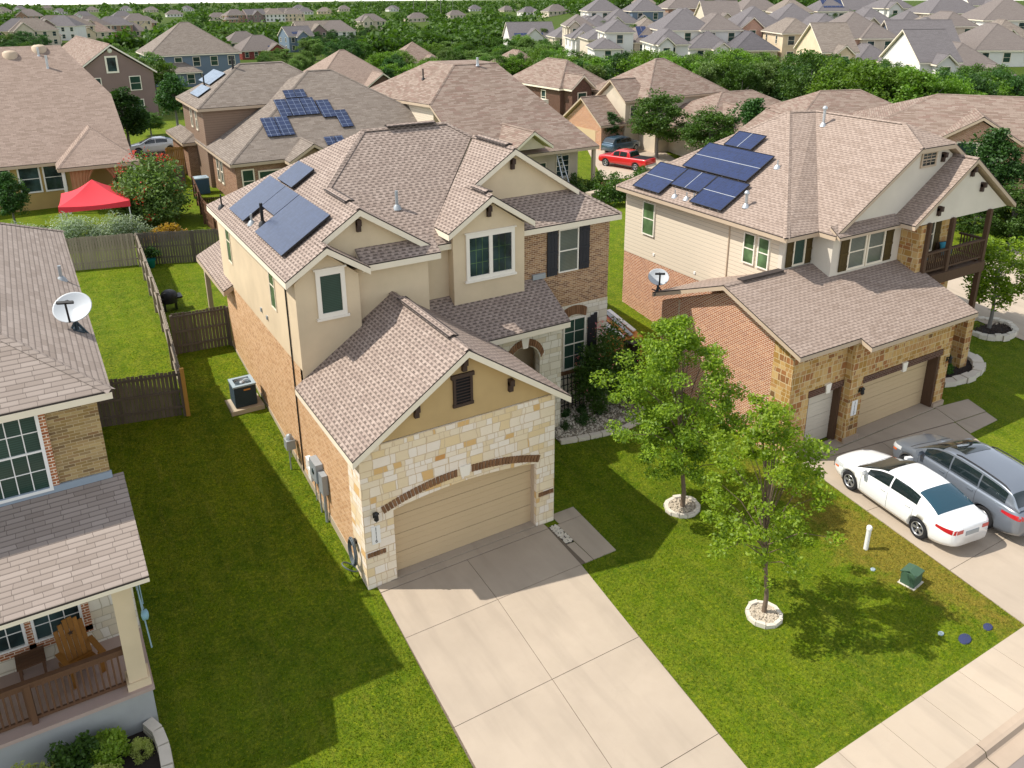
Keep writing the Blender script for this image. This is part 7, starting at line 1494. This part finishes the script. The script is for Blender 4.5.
        m_ = MB(); m_.box(-xm - .012, -xm + .01, -.6, .6, .3, .52); m_.build('grille', M['black'], t, uv=False)
        for s_ in (1, -1):
            xk = sp['ws'][0] + .42; m_ = MB(); y = .92 * hw0; m_.obox((xk - xm, s_ * (y + .13), float(zt(xk)) + .1), (.06, 0, 0), (.02, s_ * .11, 0), (0, 0, .075)); m_.bar((xk - xm, s_ * y, float(zt(xk)) + .03), (xk - xm, s_ * (y + .08), float(zt(xk)) + .07), .05, .04); m_.build('mirror', M[paint], t, uv=False)
            for xk in sp['doors'][1:]: m_ = MB(); z = float(zt(xk)) - .13; m_.obox((xk - .2 - xm, s_ * (.975 * float(hw(xk)) + .015), z), (.1, 0, 0), (0, .016, 0), (0, 0, .016)); m_.build('door_handle', M[paint], t, uv=False)
        for s_ in (1, -1):
            m_ = MB()
            for xk in sp['doors']:
                S_ = [q for q in sec(xk)][3:9]
                for (a, b) in zip(S_[:-1], S_[1:]): m_.bar((xk - xm, s_ * (float(a[0]) + .001), float(a[1])), (xk - xm, s_ * (float(b[0]) + .001), float(b[1])), .008, .006)
            m_.build('door_seam', M['black'], t, uv=False)
        m_ = MB(); hx = sp['hood']; prev = None
        for k in range(13):
            y = (k / 6 - 1) * .86 * float(hw(hx)); z = float(np.interp(abs(y), [q[0] for q in sec(hx)[:7:-1]], [q[1] for q in sec(hx)[:7:-1]])); c = Vector((hx - .08 * abs(k / 6 - 1) - xm, y, z + .001))
            if prev: m_.bar(prev, c, .01, .006)
            prev = c
        m_.build('hood_seam', M['black'], t, uv=False)
    return t
sedan = dict(L=4.86, W=1.83, wr=.33, axles=(.98, 3.76), plan=([0, .12, .5, 1.1, 2.4, 3.9, 4.5, 4.78, 4.86], [.62, .78, .93, .985, 1, .985, .93, .82, .7]), belt=([0, .15, .5, 1.25, 2.2, 3.4, 4.15, 4.7, 4.86], [.58, .7, .79, .92, .96, .99, 1.0, .99, .93]), bottom=([0, .3, .7, 4.2, 4.86], [.3, .2, .18, .2, .34]), roof=([1.1, 1.6, 2.1, 2.5, 3.0, 3.5, 4.0, 4.35], [.92, 1.16, 1.39, 1.46, 1.46, 1.39, 1.22, 1.02]), cab=(1.05, 4.38), ws=(1.14, 2.24), rw=(3.46, 4.24), side=[(1.62, 2.5), (2.56, 3.56)], doors=(1.45, 2.54, 3.5), hood=1.2, roofw=.7, rwg='car_glass_t')
van = dict(L=5.17, W=1.99, wr=.36, axles=(1.0, 4.06), plan=([0, .12, .5, 1.1, 2.4, 4.2, 4.8, 5.08, 5.17], [.62, .8, .94, .985, 1, .99, .96, .88, .8]), belt=([0, .15, .5, 1.2, 2.2, 3.6, 4.6, 5.05, 5.17], [.66, .82, .93, 1.06, 1.1, 1.14, 1.16, 1.12, 1.02]), bottom=([0, .3, .7, 4.4, 5.17], [.32, .2, .18, .2, .36]), roof=([1.05, 1.5, 2.0, 2.5, 3.3, 4.2, 4.75, 5.05], [1.05, 1.36, 1.62, 1.72, 1.74, 1.7, 1.58, 1.2]), cab=(1.0, 5.06), ws=(1.05, 2.12), rw=(4.72, 5.02), side=[(1.55, 2.55), (2.61, 3.64), (3.7, 4.62)], doors=(1.4, 2.58, 3.68), hood=1.0, roofw=.76, sunroof=(2.15, 2.75), rails=(2.6, 4.6))
suv = dict(van, L=4.7, W=1.9, axles=(.95, 3.75), cab=(1.1, 4.6), roof=([1.1, 1.6, 2.0, 2.5, 3.3, 4.1, 4.6], [1.05, 1.45, 1.66, 1.74, 1.74, 1.68, 1.2]), plan=([0, .12, .5, 1.1, 2.4, 4.0, 4.5, 4.7], [.66, .82, .94, .985, 1, .98, .94, .84]), belt=([0, .15, .5, 1.2, 2.2, 3.6, 4.5, 4.7], [.75, .92, 1.02, 1.1, 1.12, 1.14, 1.12, 1.0]), bottom=([0, .4, 4.3, 4.7], [.38, .28, .28, .4]), ws=(1.25, 1.98), rw=(4.2, 4.56), side=[(1.7, 2.5), (2.56, 3.4), (3.5, 4.1)], doors=(1.5, 2.53, 3.45)); suv.pop('sunroof')
def head(rz_front):            # heading of the nose -> rotation (nose is at -x)
    return rz_front + math.pi
car('parked_car', 'white sedan parked on the neighbour drive nearest the lawn', 'car', (16.72, -5.48, .03), head(R(81.5)), sedan, 'car_white', scale=1.04)
car('parked_van', 'silver minivan with roof rails parked beyond the white sedan', 'van', (19.15, -6.15, .03), head(R(78)), van, 'car_silver', scale=1.04)
p = on_ground(152, 153); car('parked_car', 'white sedan on the far street behind the rear gardens', 'car', (p.x + .3, p.y, p.z + .03), head(R(175)), sedan, 'car_white', detail=False)
p = on_ground(621, 152); car('parked_car', 'slate blue sport utility car beside the red pickup truck', 'car', (p.x, p.y, p.z + .05), head(R(12)), suv, 'car_blue', detail=False)
# pickup
truck = dict(van, L=5.8, W=2.0, wr=.42, axles=(1.0, 4.6), plan=([0, .12, .5, 1.1, 2.4, 5.2, 5.75, 5.8], [.8, .9, .97, 1, 1, 1, .97, .94]), belt=([0, .1, .4, 1.4, 2.4, 5.7, 5.8], [.95, 1.08, 1.14, 1.2, 1.22, 1.24, 1.2]), bottom=([0, .4, 5.4, 5.8], [.5, .42, .42, .55]), cab=(1.4, 3.95), roof=([1.4, 1.8, 2.15, 2.5, 3.3, 3.7, 3.95], [1.2, 1.6, 1.82, 1.88, 1.87, 1.8, 1.24]), ws=(1.5, 2.12), rw=(3.66, 3.93), side=[(1.9, 2.6), (2.68, 3.5)], doors=(1.7, 2.64, 3.6), crown=.4); truck.pop('sunroof'); truck.pop('rails')
p = on_ground(626, 168); t = car('pickup_truck', 'bright red pickup truck with an open bed on the truck street', 'truck', (p.x, p.y, p.z + .05), head(R(108)), truck, 'red_paint', detail=False, scale=.95)
m_ = MB(); m_.box(1.15, 2.78, -.82, .82, 1.262, 1.275); m_.build('truck_bed', M['black'], t, uv=False); m_ = MB(); m_.box(2.88, 2.98, -.95, .95, .5, .72); m_.build('bumper', M['alu'], t, uv=False)

# ================================================================== light, camera, look
w = bpy.data.worlds.new('World'); SC.world = w; w.use_nodes = True; nt = w.node_tree; bg = nt.nodes['Background']
sky = nt.nodes.new('ShaderNodeTexSky'); sky.sky_type = 'NISHITA'; sky.sun_disc = False
SD = Vector((-.665, .4, 1.0)).normalized()
sky.sun_elevation = math.asin(SD.z); sky.sun_rotation = math.atan2(SD.x, SD.y); sky.air_density = .9; sky.dust_density = .25; sky.ozone_density = 1.0
hs = nt.nodes.new('ShaderNodeHueSaturation'); hs.inputs['Saturation'].default_value = .34; nt.links.new(sky.outputs[0], hs.inputs['Color']); nt.links.new(hs.outputs[0], bg.inputs[0]); bg.inputs[1].default_value = .14
sl = bpy.data.lights.new('sun', 'SUN'); sl.energy = 2.8; sl.angle = R(.53); sl.color = (1.0, .95, .87); so = bpy.data.objects.new('sun', sl); COL.objects.link(so); so.rotation_euler = (-SD).to_track_quat('-Z', 'Y').to_euler(); so.location = (0, 0, 60)
cam = bpy.data.cameras.new('camera'); co = bpy.data.objects.new('camera', cam); COL.objects.link(co); cam.sensor_width = 36; cam.lens = CF / 1024 * 36; cam.shift_x = 0; cam.shift_y = (CPY - 384) / 1024; cam.clip_start = .3; cam.clip_end = 6000
co.matrix_world = Matrix(((CR.x, CU.x, -CFW.x, CPOS.x), (CR.y, CU.y, -CFW.y, CPOS.y), (CR.z, CU.z, -CFW.z, CPOS.z), (0, 0, 0, 1)))
SC.camera = co
SC.view_settings.view_transform = 'Standard'; SC.view_settings.look = 'None'; SC.view_settings.gamma = 1; SC.view_settings.exposure = 1.0; SC.view_settings.use_curve_mapping = False
SC.cycles.max_bounces = 6; SC.cycles.diffuse_bounces = 3; SC.cycles.glossy_bounces = 3; SC.cycles.transmission_bounces = 4; SC.cycles.use_denoising = True
